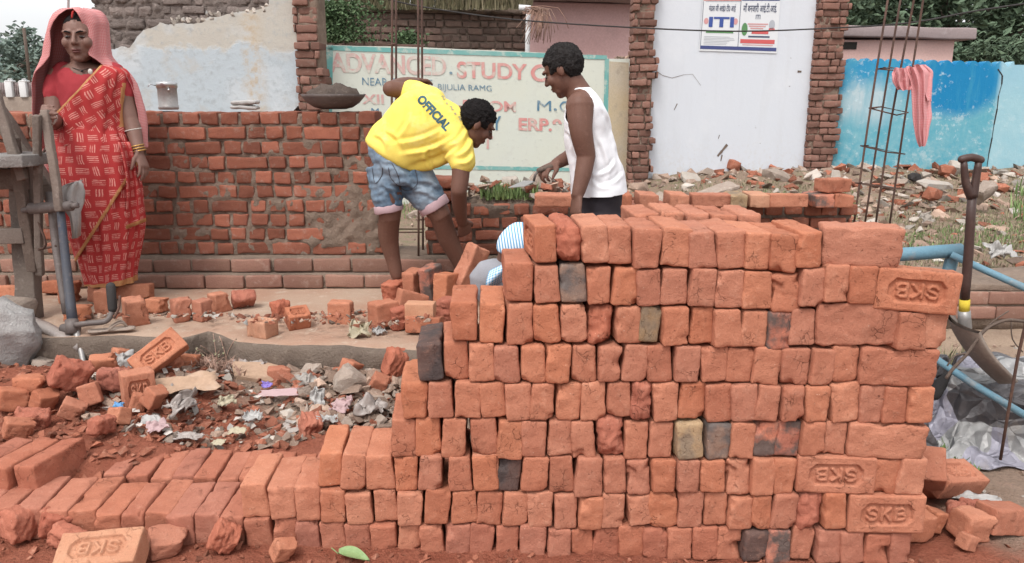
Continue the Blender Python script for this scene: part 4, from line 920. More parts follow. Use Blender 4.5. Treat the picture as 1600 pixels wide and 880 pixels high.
def pillar(u0, u1, y, vtop, lab, seed, mat='brick_weath'):
    m, l, L = wallframe(u0, y, u1, y); x1 = l(u1, 150)[0]; bm = bmesh.new(); zt_ = l(u0, vtop)[1]
    e = empty('brick_pillar', m.translation + V((L / 2, .15, .1)), lab, 'brick pillar', 'brick pillars between the old walls')
    courses(bm, m @ Matrix.Translation((0, -.05, 0)), 0, x1, .05, int(zt_ / .088) + 1, .088, .35, seed, ragged=.05, joint=.010, proud=.045, amp=.009, r=.012, pstretch=.45)
    build('brickwork', bm, M[mat], e)
    bm = bmesh.new(); mortar_bm(bm, m, .03, x1 - .03, 0, zt_, -.028, .34, .022, seed, step=.03); build('mortar', bm, M['mortar'], e)
pillar(466, 509, 8.75, -40, 'crumbling brick pillar left of the painted sign wall', 51)
pillar(984, 1021, 10.2, -40, 'toothed brick pillar between the sign wall and the white wall', 52)
pillar(1263, 1312, 10.9, -40, 'toothed brick pillar between the white and blue walls', 53)
# sign wall
mB, lb, LB = wallframe(506, 9.0, 984, 10.35)
SW = empty('sign_wall', mB.translation + (mB.to_3x3() @ V((LB / 2, 0, 0))), 'low rendered wall hand-painted with a faded ADVANCED STUDY sign', 'painted wall')
bm = bmesh.new(); tp = [(506, 70), (560, 72), (640, 73), (720, 77), (800, 80), (880, 84), (948, 88), (950, 92), (984, 92)]
bo = [(984, 330), (506, 330)]
polyslab(bm, [lb(*p) for p in (tp + bo)][::-1], mB, .22); bmesh.ops.triangulate(bm, faces=[f for f in bm.faces if len(f.verts) > 4])
build('render_coat', bm, M['signwall'], SW, smooth=False)
bm = bmesh.new(); polyslab(bm, [lb(*p) for p in ((951, 96), (982, 98), (983, 300), (951, 300))][::-1], mB @ Matrix.Translation((0, -.006, 0)), .02); build('stained_end', bm, M['ochre_plaster'], SW, smooth=False)
bm = bmesh.new()
for k in range(60):
    u_ = R.uniform(510, 980); x, z = lb(u_, 74 + (u_ - 510) * .037); s_ = R.uniform(.03, .1); hull(bm, mB @ TR((x, R.uniform(.02, .2), z + R.uniform(0, .02)), R.uniform(-30, 30), R.uniform(-30, 30), R.uniform(0, 180)), (s_ * 1.5, s_, s_ * .6), k, 10, boxy=.5)
build('broken_coping', bm, M['rubble'], SW, smooth=False)
bm = bmesh.new()
def strip(p, q, w, dv=0, y=-.007):
    a, b = V(lb(*p)), V(lb(*q)); d = (b - a).normalized(); n_ = V((-d.y, d.x)) * w / 2; N = max(2, int((b - a).length / .05))
    top = []; bot = []
    for i in range(N + 1):
        c_ = a + (b - a) * i / N; j = .006 * noise.noise(V((i * .7, w, a.x))); top.append(mB @ V((c_.x + n_.x, y, c_.y + n_.y + j))); bot.append(mB @ V((c_.x - n_.x, y, c_.y - n_.y - j)))
    tv = [bm.verts.new(p_) for p_ in top]; bv = [bm.verts.new(p_) for p_ in bot]
    for i in range(N): bm.faces.new((bv[i], bv[i + 1], tv[i + 1], tv[i]))
strip((512, 75), (948, 90), .05); strip((515, 74), (513, 250), .07); strip((948, 92), (944, 262), .06); strip((514, 258), (944, 266), .045)
build('painted_border', bm, M['paint_teal'], SW, smooth=False)
def sign(txt, u0, v0, u1, hpx, mat, bold=.02, name='lettering'):
    b = text_bm(txt, 1.0, 0.0, bold); xs = [v.co.x for v in b.verts]; ys = [v.co.y for v in b.verts]
    x0, z0 = lb(u0, v0); x1, z1 = lb(u1, v0 + (u1 - u0) * .03); zt_ = lb(u0, v0 - hpx)[1]
    sx = (x1 - x0) / (max(xs) - min(xs)); sz = (zt_ - z0) / (max(ys) - min(ys)); bx = min(xs); by = min(ys); bm = bmesh.new()
    for v in b.verts:
        X = (v.co.x - bx) * sx; v.co = V((x0 + X + .006 * noise.noise(V((X * 6, v.co.y * 4, 1))), -.006, z0 + (v.co.y - by) * sz + (z1 - z0) * X / (x1 - x0) + .008 * noise.noise(V((X * 5, v.co.y * 3, 7)))))
    merge(bm, b, mB); build(name, bm, M[mat], SW, smooth=False)
sign('ADVANCED', 516, 113, 697, 31, 'paint_pink', .026); sign('STUDY', 714, 122, 823, 26, 'paint_red', .022); sign('CA', 829, 127, 886, 27, 'paint_red', .022); sign('.', 702, 116, 707, 4, 'paint_blue')
sign('NEAR COLLEGE', 566, 133, 676, 12, 'paint_blue', -.004); sign('BIJULIA RAMG', 684, 143, 768, 12, 'paint_blue', .0)
sign('XII', 566, 162, 600, 15, 'paint_pink', .02); sign('B.COM', 723, 173, 806, 17, 'paint_red', .02); sign('M', 839, 173, 861, 16, 'paint_blue', 0); sign('.', 865, 173, 870, 4, 'paint_blue', 0); sign('C', 874, 174, 888, 16, 'paint_blue', .01); sign('M', 580, 178, 592, 9, 'paint_blue', .0)
sign('Y', 769, 203, 783, 22, 'paint_blue', .03); sign('ERP.9', 810, 204, 877, 20, 'paint_red', .03); sign('T', 754, 232, 770, 20, 'paint_pink', .02)
# white wall with the poster
mC, lc, LC = wallframe(1018, 10.3, 1280, 10.95)
WW = empty('white_wall', mC.translation + (mC.to_3x3() @ V((LC / 2, 0, 0))), 'tall whitewashed wall with a cracked, chipped foot and a poster', 'white wall')
bm = bmesh.new(); polyslab(bm, [lc(*p) for p in ((1024, -40), (1284, -40), (1276, 60), (1268, 150), (1262, 220), (1256, 300), (1012, 300), (1015, 200), (1018, 100))][::-1], mC, .25); build('plaster', bm, M['whitewash'], WW, smooth=False)
bm = bmesh.new()
def crack(pts, w=.008):
    for a, b in zip(pts, pts[1:]):
        p0, p1 = lc(*a), lc(*b); A_, B_ = V((p0[0], 0, p0[1])), V((p1[0], 0, p1[1])); d = (B_ - A_).normalized(); n_ = V((-d.z, 0, d.x)) * w * R.uniform(.5, 1.2)
        vs = [bm.verts.new(mC @ (q + V((0, -.004, 0)))) for q in (A_ - n_, A_ + n_, B_ + n_ * .7, B_ - n_ * .7)]; bm.faces.new(vs)
crack([(1021, 108), (1035, 118), (1050, 122), (1068, 117), (1082, 116), (1095, 134)], .003); crack([(1136, 226), (1128, 236), (1121, 244)], .02); crack([(1128, 242), (1126, 252)], .015); crack([(1058, 162), (1053, 172)], .008); crack([(1124, 211), (1122, 217)], .01); crack([(1246, 112), (1252, 112)], .015)
build('wall_crack', bm, M['mortar_dark'], WW, smooth=False)
PO = empty('wall_poster', mC @ V((*lc(1155, 80)[:1], -.01, lc(1155, 80)[1])), 'torn paper poster advertising ITI courses pasted on the white wall', 'poster')
bm = bmesh.new(); pq = lambda s, t, y=-.006: (lambda p: mC @ V((p[0], y, p[1])))(lc(1099 + 119 * s - 6 * t, -6 + 83 * t + 4 * s * t))
def prect(bm, s0, t0, s1, t1, y, mi=0):
    f = bm.faces.new([bm.verts.new(pq(a, b, y)) for a, b in ((s0, t1), (s1, t1), (s1, t0), (s0, t0))]); f.material_index = mi
prect(bm, -.01, -.02, 1.01, 1.03, -.010); prect(bm, -.01, -.02, 1.01, 1.03, -.004); build('sheet', bm, M['po_white'], PO, smooth=False)
bm = bmesh.new()
for r_ in ((.0, .0, .495, .085, 2), (.505, .0, 1, .085, 1), (0, .93, 1, .995, 1), (.52, .79, .97, .865, 2), (.66, .63, .88, .69, 2), (.03, .10, .49, .105, 3), (.49, .0, .497, .93, 3), (.06, .66, .42, .69, 4), (.0, .10, .006, .93, 3)): prect(bm, *r_[:4], -.0125, r_[4])
for k in range(6): prect(bm, .04, .755 + k * .028, .04 + R.uniform(.25, .42), .763 + k * .028, -.0125, 5)
for k in range(3): prect(bm, .60 + .02 * k, .50 + k * .04, .87 - .03 * k, .522 + k * .04, -.0125, 6)
prect(bm, .62, .725, .90, .755, -.0125, 3); prect(bm, .55, .885, .95, .9, -.0125, 6)
for cx, cy, rx, ry, mi in ((.565, .61, .04, .12, 4), (.055, .47, .03, .06, 6), (.44, .47, .03, .06, 6), (.92, .52, .04, .09, 5), (.92, .60, .042, .03, 2)):
    vs = [bm.verts.new(pq(cx + rx * math.cos(a * .5236), cy + ry * math.sin(a * .5236), -.0128)) for a in range(12)][::-1]; f = bm.faces.new(vs); f.material_index = mi
build('printed_panels', bm, [M['po_white'], M['po_navy'], M['po_red'], M['po_ink'], M['po_green'], M['po_grey'], M['po_pink']], PO, smooth=False)
def ptext(txt, s0, s1, t, h, mat, bold=0.0):
    b = text_bm(txt, 1.0, 0.0, bold); xs = [v.co.x for v in b.verts]; ys = [v.co.y for v in b.verts]
    if not xs: b.free(); return
    x0, x1, y0, y1 = min(xs), max(xs), min(ys), max(ys); bm = bmesh.new()
    for v in b.verts: v.co = pq(s0 + (s1 - s0) * (v.co.x - x0) / (x1 - x0), t - h * (v.co.y - y0) / (y1 - y0), -.014)
    merge(bm, b); build('lettering', bm, M[mat], PO, smooth=False)
ptext('ITI', .09, .42, .58, .19, 'po_itiblue', .03); ptext('मंडल जी आई0 टी0 आई', .08, .43, .30, .15, 'po_ink', .012); ptext('माँ बनजारी आई.टी.आई.', .53, .97, .31, .18, 'po_ink', .012); ptext('ITI', .70, .76, .42, .08, 'po_ink', .02)
# blue wall with scalloped top
mD, ld, LD = wallframe(1292, 10.95, 1680, 10.75)
D0 = mD.translation.copy()
BWl = empty('blue_wall', D0 + V((LD / 2, 0, 0)), 'patchy light and dark blue limewashed wall with a scalloped top edge', 'blue wall')
tp = []; nS = 60
for i in range(nS * 6 + 1):
    u_ = 1296 + (1700 - 1296) * i / (nS * 6); t_ = (u_ - 1302) / 21.0 * math.pi
    tp.append((u_, 98.5 + 5 * sstep(1340, 1580, u_) - (10.0 * abs(math.sin(t_)) ** .9 - 4.5) * (u_ < 1585) - 2))
bm = bmesh.new(); polyslab(bm, [ld(*p) for p in (tp + [(1700, 330), (1290, 330)])][::-1], Matrix.Translation((0, 0, 0)) @ mD, .18)
# local origin at the middle of the wall for the paint pattern
build('limewash_coat', bm, M['bluewall'], BWl, smooth=False)
bm = bmesh.new(); px_ = None
for (u_, v_) in ((1559, 108), (1566, 118), (1565, 132), (1560, 150), (1558, 170), (1553, 195), (1550, 215), (1545, 240), (1541, 268)):
    x, z = ld(u_, v_)
    if px_: 
        A_, B_ = V((px_[0], 0, px_[1])), V((x, 0, z)); d = (B_ - A_).normalized(); n_ = V((-d.z, 0, d.x)) * R.uniform(.004, .011); bm.faces.new([bm.verts.new(mD @ (q + V((0, -.004, 0)))) for q in (A_ - n_, A_ + n_, B_ + n_ * .8, B_ - n_ * .8)])
    px_ = (x, z)
build('wall_crack', bm, M['dark_gap'], BWl, smooth=False)
# pink hut behind the blue wall
hY = 12.2; a, b = at(1298, 150, hY), at(1482, 150, hY)
HT = empty('pink_hut', ((a.x + b.x) / 2, hY + .8, .2), 'small flat-roofed pink hut behind the blue wall', 'hut')
bm = bmesh.new(); zt_ = at(1390, 62, hY).z; rbox(bm, Matrix.Translation(((a.x + b.x) / 2, hY + .9, zt_ / 2)), (b.x - a.x, 1.8, zt_), r=.02, seg=(2, 2, 2)); build('wall', bm, M['pink_hut'], HT, smooth=False)
a, b = at(1290, 150, hY), at(1506, 150, hY); z0, z1 = at(1390, 58, hY - .3).z, at(1390, 40, hY - .3).z
bm = bmesh.new(); rbox(bm, Matrix.Translation(((a.x + b.x) / 2, hY + .95, (z0 + z1) / 2)) @ rotm(0, 1.2, 0), (b.x - a.x, 2.2, z1 - z0), r=.02, seg=(14, 3, 1), amp=.015, fr=3); build('roof', bm, M['roof_slab'], HT)
x_ = at(1325, 58, hY); bm = bmesh.new(); rbox(bm, Matrix.Translation((x_.x, hY - .005, zt_ - .085)), (.27, .03, .1), r=.004); build('vent', bm, M['dark_gap'], HT)
# grey brick house wall with plants on top and the pink building
mE, le, LE = wallframe(490, 12.0, 828, 12.6)
EW = empty('grey_brick_wall', mE.translation + V((LE / 2, 0, 1)), 'sooty grey brick wall with weeds on top, behind the painted sign wall', 'brick wall')
bm = bmesh.new(); z1 = le(650, 20)[1]; courses(bm, mE, 0, le(824, 40)[0], z1 - 12 * .1, 12, .1, .22, 61, bl=.26, hd=.13, joint=.018, proud=.02, amp=.008); build('brickwork', bm, M['brick_grime'], EW)
bm = bmesh.new(); mortar_bm(bm, mE, 0, le(824, 40)[0], 0, z1, .025, .2, .02, 62, step=.06); mortar_bm(bm, mE, 0, le(826, 40)[0], z1, z1 + .09, -.05, .4, .06, 63, step=.06, top=lambda x: .06 * noise.noise(V((x * 4, 1, 0)))); build('mortar', bm, M['mortar_dark'], EW)
mF, lf, LF = wallframe(822, 14.5, 1010, 15.0)
e = empty('pink_building', mF.translation + V((LF / 2, 1, 0)), 'faded pink building with a dark eave behind the sign wall', 'building')
bm = bmesh.new(); zt_ = lf(900, 4)[1]; rbox(bm, mF @ Matrix.Translation((LF / 2, 1.5, zt_ / 2)), (LF, 3, zt_), r=.02); build('wall', bm, M['pink_wall'], e, smooth=False)
bm = bmesh.new(); rbox(bm, mF @ Matrix.Translation((LF / 2, 1.3, zt_ + .11)), (LF + .5, 3.6, .2), r=.02, seg=(8, 2, 1), amp=.02, fr=2); build('roof', bm, M['roof_slab'], e)
bm = bmesh.new(); p0, p1 = at(824, 80, 11.9), at(826, 13, 11.9); tube(bm, [V((p0.x, 11.9, .2)), p0, p1], .035, 10); tube(bm, [p1 + V((.03, 0, 0)), p1 + V((-.14, 0, .01))], .04, 10); o = build('drain_pipe', bm, M['white_post']); tag(o, 'thin white drain pipe standing at the end of the grey brick wall', 'pipe')
# ------------------------------------------------------------------ reinforcement cages
def cage(name, bars, ties, lab, rr=.0065):
    """bars: list of [(u,v,Y),...]; ties: list of four points"""
    base = V((0, 0, 0))
    for b in bars: base += at(*b[0])
    base /= len(bars); e = empty(name, base, lab, 'rebar cage', 'steel cages for concrete columns')
    for b in bars:
        bm = bmesh.new(); tube(bm, [at(*p) for p in b], rr, 8, sub=3); build('bar', bm, M['rust'], e)
    for t in ties:
        bm = bmesh.new(); P = [at(*p) for p in t]; tube(bm, P + [P[0], P[0] + (P[1] - P[0]) * .25 + V((0, -.012, .012))], .0042, 6); build('tie', bm, M['rust'], e)
    return e
y0 = 4.66; y1 = 4.86
cage('rebar_cage', [[(611, 405, y0), (612, 200, y0), (613, -40, y0)], [(620, 400, y1), (619, 200, y1), (619, -40, y1)], [(654, 405, y0), (654, 200, y0), (653, -40, y0)], [(661, 400, y1), (660, 200, y1), (659, -40, y1)]],
     [[(606, 71, y0), (661, 73, y0), (664, 71, y1), (613, 70, y1)], [(608, 129, y0), (660, 131, y0), (663, 128, y1), (613, 127, y1)], [(608, 225, y0), (660, 227, y0), (663, 225, y1), (613, 224, y1)], [(607, 300, y0), (660, 302, y0), (662, 298, y1), (612, 298, y1)], [(607, 363, y0), (660, 363, y0), (663, 358, y1), (612, 358, y1)]],
     'upright rusty steel cage standing in the gap beside the bending worker')
y0 = 4.78; y1 = 4.98
cage('rebar_cage', [[(1334, 352, y0), (1357, 190, y0), (1392, -30, y0)], [(1351, 352, y1), (1374, 200, y1), (1412, -30, y1)], [(1368, 352, y0), (1392, 190, y0), (1428, 0, y0), (1432, -30, y0)], [(1390, 352, y1), (1413, 190, y1), (1444, -10, y1), (1446, -30, y1)]],
     [[(1372, 108, y0), (1411, 111, y0), (1427, 109, y1), (1391, 106, y1)], [(1358, 169, y0), (1401, 180, y0), (1419, 176, y1), (1377, 167, y1)], [(1345, 228, y0), (1387, 238, y0), (1414, 241, y1), (1365, 231, y1)], [(1336, 286, y0), (1376, 292, y0), (1424, 297, y1), (1352, 287, y1)]],
     'leaning rusty steel cage before the blue wall with a towel knotted on it')
# towel knotted on the cage
bm = bmesh.new(); T = lambda u, v, y=4.72: at(u, v, y)
def drape(rows, n, uvw, nf, amp, seed, dep=.03):
    """hanging folds: rows of (left u, right u, v); a sheet gathered into sharp pleats with depth"""
    L_ = bm.loops.layers.uv.verify(); P = smoothpath([V(r) for r in rows], 6); g_ = {}
    for side in (0, 1):
        for i, r in enumerate(P):
            for k in range(n + 1):
                s = k / n; t = i / len(P); ph = s * nf + .6 * noise.noise(V((t * 2.5, s * 2, seed))); pl = abs((ph % 2) - 1) - .5
                b = math.sin(math.pi * s) ** .5; y = 4.70 - (1 - 2 * side) * dep * b + pl * amp * (1 - 2 * side) * -1
                g_[side, i, k] = (bm.verts.new(at(r.x + (r.y - r.x) * s + .8 * noise.noise(V((t * 6, s * 5, seed + 3))), r.z + 1.6 * noise.noise(V((s * 4, t * 3, seed + 8))), y)), s * uvw, t * .6)
    for side in (0, 1):
        for i in range(len(P) - 1):
            for k in range(n):
                c4 = [g_[side, i, k], g_[side, i, k + 1], g_[side, i + 1, k + 1], g_[side, i + 1, k]]
                if side == 0: c4.reverse()
                f = bm.faces.new([q[0] for q in c4])
                for lp, q in zip(f.loops, c4): lp[L_].uv = (q[1], q[2])
drape([(1416, 1446, 104), (1416, 1456, 113), (1421, 1457, 128), (1424, 1456, 145), (1425, 1455, 165), (1426, 1456, 183), (1428, 1452, 202), (1431, 1450, 216), (1436, 1446, 229)], 44, .5, 6, .036, 1, .055)
drape([(1398, 1420, 106), (1394, 1424, 114), (1394, 1426, 124), (1397, 1426, 133), (1404, 1424, 141)], 30, .35, 6, .045, 3, .05)
drape([(1426, 1446, 101), (1430, 1456, 109), (1434, 1458, 118), (1436, 1455, 130), (1440, 1452, 146), (1444, 1456, 158)], 26, .35, 4, .03, 5, .045)
bmesh.ops.remove_doubles(bm, verts=bm.verts, dist=.0006); o = build('towel', bm, M['gamcha']); tag(o, 'pink and white checked towel knotted on the leaning steel cage', 'towel')
# ------------------------------------------------------------------ power line, far pole and cable
bm = bmesh.new(); tube(bm, [at(u, v, 8.4 if u < 1320 else 7.4) for u, v in ((430, -30), (560, -12), (640, 7), (740, 23), (830, 33), (985, 43), (1150, 49), (1300, 44), (1420, 36), (1520, 18), (1640, 0))], .008, 6, sub=4); o = build('cable', bm, M['black']); tag(o, 'thin black cable sagging across in front of the back walls', 'cable')
bm = bmesh.new(); tube(bm, [at(50, 160, 24), at(42, 85, 24), at(37, 44, 24)], .05, 6); o = build('far_pole', bm, M['wood_dark']); tag(o, 'thin dark leaning pole among the hazy far trees', 'pole')
bm = bmesh.new(); tube(bm, [at(106, 160, 22), at(107, -30, 22)], .035, 6); o = build('lamp_pole', bm, M['roof_slab']); tag(o, 'thin pale pole rising behind the woman against the sky', 'pole')
fy = 17.0; e = empty('post_fence', at(15, 165, fy), 'white post and railing fence on a low wall far behind the woman', 'fence')
for u0 in (-22, 16, 38, 62, 86):
    bm = bmesh.new(); a, b = at(u0, 152, fy), at(u0, 127, fy); rbox(bm, Matrix.Translation((a + b) / 2), (.14, .14, (b - a).length), r=.01); rbox(bm, Matrix.Translation(b), (.15, .15, .03), r=.01); hull(bm, Matrix.Translation(b + V((0, 0, .03))), (.12, .12, .05), 3, 12, boxy=.5); build('post', bm, M['white_post'], e)
bm = bmesh.new()
for k in range(40): u_ = -20 + k * 3; tube(bm, [at(u_, 152, fy + .02), at(u_, 129, fy + .02)], .018, 4)
for v_ in (133, 149): tube(bm, [at(-25, v_, fy + .02), at(105, v_, fy + .02)], .012, 4)
build('railing', bm, M['roof_slab'], e)
bm = bmesh.new(); a, b = at(-30, 151, fy + .1), at(120, 190, fy + .1); rbox(bm, Matrix.Translation((a + b) / 2 + V((0, 0, -.3))), (b.x - a.x, .25, a.z - b.z + .6), r=.01, seg=(10, 1, 3), amp=.01); build('base_wall', bm, M['concrete_grey'], e)
# ------------------------------------------------------------------ things on the brick wall
zt = ztop + .004
q = at(522, 176, 4.79); e = empty('mortar_pan', V((q.x, 4.79, zt)), 'shallow black iron pan heaped with wet mortar on the wall end', 'pan')
s_ = 1 / 272; bm = bmesh.new(); prof = [(.02, .002), (.07, .003), (.11, .013), (.150, .038), (.178, .072), (.187, .088), (.181, .088), (.172, .072), (.145, .042), (.10, .018), (.02, .01)]
loft(bm, [(V((q.x, 4.79, zt + z)), V((r, 0, 0)), V((0, r * .95, 0))) for r, z in prof], 40); noisy(bm, .003, 15, 2); build('bowl', bm, M['iron'], e)
bm = bmesh.new(); loft(bm, [(V((q.x + .005, 4.79, zt + z)), V((r, 0, 0)), V((0, r * .9, 0))) for r, z in ((.12, .045), (.158, .078), (.150, .092), (.125, .112), (.09, .128), (.05, .138), (.015, .142))], 40)
bmesh.ops.subdivide_edges(bm, edges=bm.edges[:], cuts=1); noisy(bm, .026, 20, 4); noisy(bm, .012, 60, 5); build('mortar_heap', bm, M['mortar_wet'], e)
q = at(264, 172, 4.78); e = empty('steel_canister', V((q.x, 4.78, zt)), 'round stainless steel tiffin canister with lid standing on the wall', 'canister')
bm = bmesh.new(); loft(bm, [(V((q.x, 4.78, zt + z)), V((r, 0, 0)), V((0, r, 0))) for r, z in ((.050, 0), (.056, .004), (.056, .02), (.054, .022), (.054, .118), (.056, .12), (.056, .128))], 28); build('body', bm, M['steel_dull'], e)
bm = bmesh.new(); loft(bm, [(V((q.x, 4.78, zt + z)), V((r, 0, 0)), V((0, r, 0))) for r, z in ((.058, .124), (.059, .15), (.055, .157), (.02, .16))], 28); build('lid', bm, M['steel'], e)
bm = bmesh.new(); tube(bm, [V((q.x - .055, 4.77, zt + .135)), V((q.x - .085, 4.75, zt + .145)), V((q.x - .09, 4.74, zt + .13))], .003, 6); tube(bm, [V((q.x + .03, 4.732, zt + .12)), V((q.x + .03, 4.725, zt + .105))], .006, 6); build('clasp', bm, M['steel'], e)
q = at(382, 174, 4.74)
for k in range(2):
    bm = bmesh.new(); rbox(bm, Matrix.Translation((q.x + .004 * k, 4.76, zt + .014 + .027 * k)) @ rotm(1, (2, -2)[k], 4 - 8 * k), (.15, .09, .022), r=.010, seg=(10, 5, 2), amp=.005, fr=30, seed=k); o = build('folded_sack', bm, M['plastic_white']); tag(o, ('lower of two folded white plastic sacks lying on the wall', 'upper of two folded white plastic sacks lying on the wall')[k], 'sack', 'folded white sacks on the wall')
def sandal(p, rz, lab, mat='black', s=1.0, tilt=0, roll=0):
    e = empty('sandal', p, lab, 'sandal'); m = Matrix.Translation(p) @ rotm(roll, tilt, rz); bm = bmesh.new()
    loft(bm, [(m @ V((x * s, c_ * s, .012 * s)), m.to_3x3() @ V((0, w * s, 0)), m.to_3x3() @ V((0, 0, .011 * s))) for x, w, c_ in ((-.125, .012, 0), (-.115, .028, 0), (-.07, .034, .002), (0, .03, .004), (.05, .04, .004), (.09, .042, 0), (.118, .028, -.004), (.128, .01, -.004))], 16); build('sole', bm, M[mat], e)
    bm = bmesh.new()
    for sg in (-1, 1): tube(bm, [m @ V((.085 * s, 0, .02 * s)), m @ V((.055 * s, sg * .022 * s, .055 * s)), m @ V((.0, sg * .036 * s, .03 * s)), m @ V((-.015 * s, sg * .034 * s, .012 * s))], .006 * s, 7, sub=4)
    build('strap', bm, M[mat], e)
sandal(V((at(790, 290, 4.92).x, 4.92, at(790, 290, 4.92).z - .005)), 10, 'dark rubber sandal lying on the rubbish of the low wall', 'black', .62)
sandal(onz(175, 522, SLABZ) + V((0, 0, .012)), 20, 'dusty grey sandal at the slab edge below the handle grip', 'concrete_grey', .8)
# ------------------------------------------------------------------ trestle and old cycle fork at the left
TY = 3.88; e = empty('wood_trestle', onz(46, 497, SLABZ), 'weathered timber trestle with a cement-splashed plank at the left edge', 'trestle')
def plank(name, a, b, w, t, mat, seed, yoff=0):
    bm = bmesh.new(); d = b - a; rbox(bm, frame((a + b) / 2, d, V((0, -1, 0)) if abs(d.normalized().z) > .5 else V((0, 0, 1))), (d.length, w, t), r=.006, seg=(14, 3, 2), amp=.006, fr=9, seed=seed); build(name, bm, M[mat], e)
plank('post', at(47, 503, TY + .02), at(34, 245, TY + .06), .105, .07, 'wood', 1); plank('beam', at(-60, 90, TY + .16), at(98, 330, TY + .20), .075, .06, 'wood', 2)
plank('work_plank', at(-90, 252, TY - .10), at(64, 249, TY - .10), .30, .055, 'plank', 3); plank('cross_board', at(-80, 372, TY - .05), at(38, 368, TY - .05), .03, .075, 'wood', 4); plank('cross_board', at(-80, 278, TY), at(42, 280, TY), .04, .10, 'wood_dark', 5)
plank('brace', at(20, 215, TY - .05), at(52, 425, TY - .03), .05, .035, 'wood_dark', 6); plank('brace', at(-10, 140, TY - .08), at(36, 282, TY - .12), .045, .035, 'wood', 7); plank('batten', at(58, 180, TY - .12), at(62, 430, TY - .02), .035, .03, 'wood', 8)
e = empty('stick', at(84, 300, 3.76), 'grey wooden stick held upright by the woman beside the trestle', 'stick'); plank('shaft', at(71, 172, 3.80), at(93, 330, 3.76), .036, .032, 'wood', 9)
e = empty('cycle_fork', onz(107, 560, .1), 'rusty old bicycle fork and handlebar standing upside down in the bricks', 'bicycle part')
bm = bmesh.new(); tube(bm, [at(94, 322, 3.80), at(102, 400, 3.74), at(114, 508, 3.62)], [.018, .020, .024], 14, sub=3); build('stem_tube', bm, M['blue_tube'], e)
bm = bmesh.new(); tube(bm, [at(78, 300, 3.86), at(88, 390, 3.80), at(104, 490, 3.68)], .018, 12, sub=3); build('stay_tube', bm, M['iron'], e)
bm = bmesh.new(); tube(bm, [at(48, 326, 3.82), at(112, 322, 3.78)], [.028, .024], 14); tube(bm, [at(36, 329, 3.83), at(48, 327, 3.82)], .014, 10); tube(bm, [at(112, 322, 3.78), at(122, 321, 3.78)], .014, 10); build('crank_shell', bm, M['iron'], e)
bm = bmesh.new(); tube(bm, [at(98, 514, 3.63), at(121, 514, 3.61)], .024, 14); tube(bm, [at(112, 500, 3.63), at(113, 522, 3.6)], .030, 14); build('fork_crown', bm, M['iron'], e)
for p in ((at(98, 518, 3.63), at(90, 545, 3.58), at(85, 580, 3.53)), (at(119, 518, 3.61), at(126, 545, 3.55), at(132, 574, 3.50))):
    bm = bmesh.new(); tube(bm, p, [.016, .014, .010], 10, sub=3); build('fork_blade', bm, M['steel_dull'], e)
bm = bmesh.new(); tube(bm, [at(118, 508, 3.60), at(140, 505, 3.58), at(165, 502, 3.60), at(174, 490, 3.63), at(175, 478, 3.64), at(174, 470, 3.645)], .013, 10, sub=4); build('handlebar', bm, M['iron'], e)
bm = bmesh.new(); tube(bm, [at(176, 482, 3.638), at(173, 448, 3.66)], .021, 14, round_ends=True); build('grip', bm, M['black'], e)
bm = bmesh.new(); tube(bm, [at(178, 498, 3.6), at(186, 480, 3.62), at(187, 462, 3.63)], .006, 8, sub=3); build('brake_lever', bm, M['rust'], e)
bm = bmesh.new(); loft(bm, [(at(u, v, y), V((.0, .0, .028)), V((.01, .035, .0))) for u, v, y in ((40, 500, 3.72), (70, 512, 3.66), (100, 528, 3.6), (128, 542, 3.56))], 8); build('mudguard', bm, M['plastic_clear'], e)
bm = bmesh.new(); tube(bm, [at(54, 306, 3.84), at(58, 340, 3.82), at(72, 382, 3.8), at(60, 390, 3.82), at(88, 384, 3.79)], .006, 6, sub=3); build('wire', bm, M['rust'], e)
bm = bmesh.new(); tube(bm, [at(46, 260, 3.84), at(72, 232, 3.84), at(78, 190, 3.86)], .006, 6, sub=3); build('wire', bm, M['rust'], e)
bm = bmesh.new(); tb = [at(118, 290, 3.98), at(125, 320, 3.96), at(120, 370, 3.94), at(124, 380, 3.94)]; loft(bm, [(at(u, v, 3.97), V((w, 0, 0)), V((0, .03, 0))) for u, v, w in ((122, 284, .01), (114, 288, .04), (110, 300, .06), (112, 316, .05), (118, 340, .02), (120, 370, .010))], 24, fn=lambda p, c, t, s: c + (p - c) * (1 + .3 * math.sin(5 * t + 4 * s))); noisy(bm, .012, 22, 5); o = build('plastic_bag', bm, M['plastic_white']); tag(o, 'crumpled white plastic bag hanging between the fork tubes and the sari', 'bag')
q = onz(4, 598, .1); bm = bmesh.new(); hull(bm, TR((q.x - .08, q.y + .14, .25), 10, 5, 20), (.40, .34, .40), 17, 16, boxy=.35)
bmesh.ops.triangulate(bm, faces=bm.faces); bmesh.ops.subdivide_edges(bm, edges=bm.edges[:], cuts=3, use_grid_fill=True); noisy(bm, .022, 9, 2); noisy(bm, .020, 26, 3); noisy(bm, .010, 70, 5); o = build('boulder', bm, M['stone']); tag(o, 'big pale grey concrete boulder at the left picture edge', 'boulder')
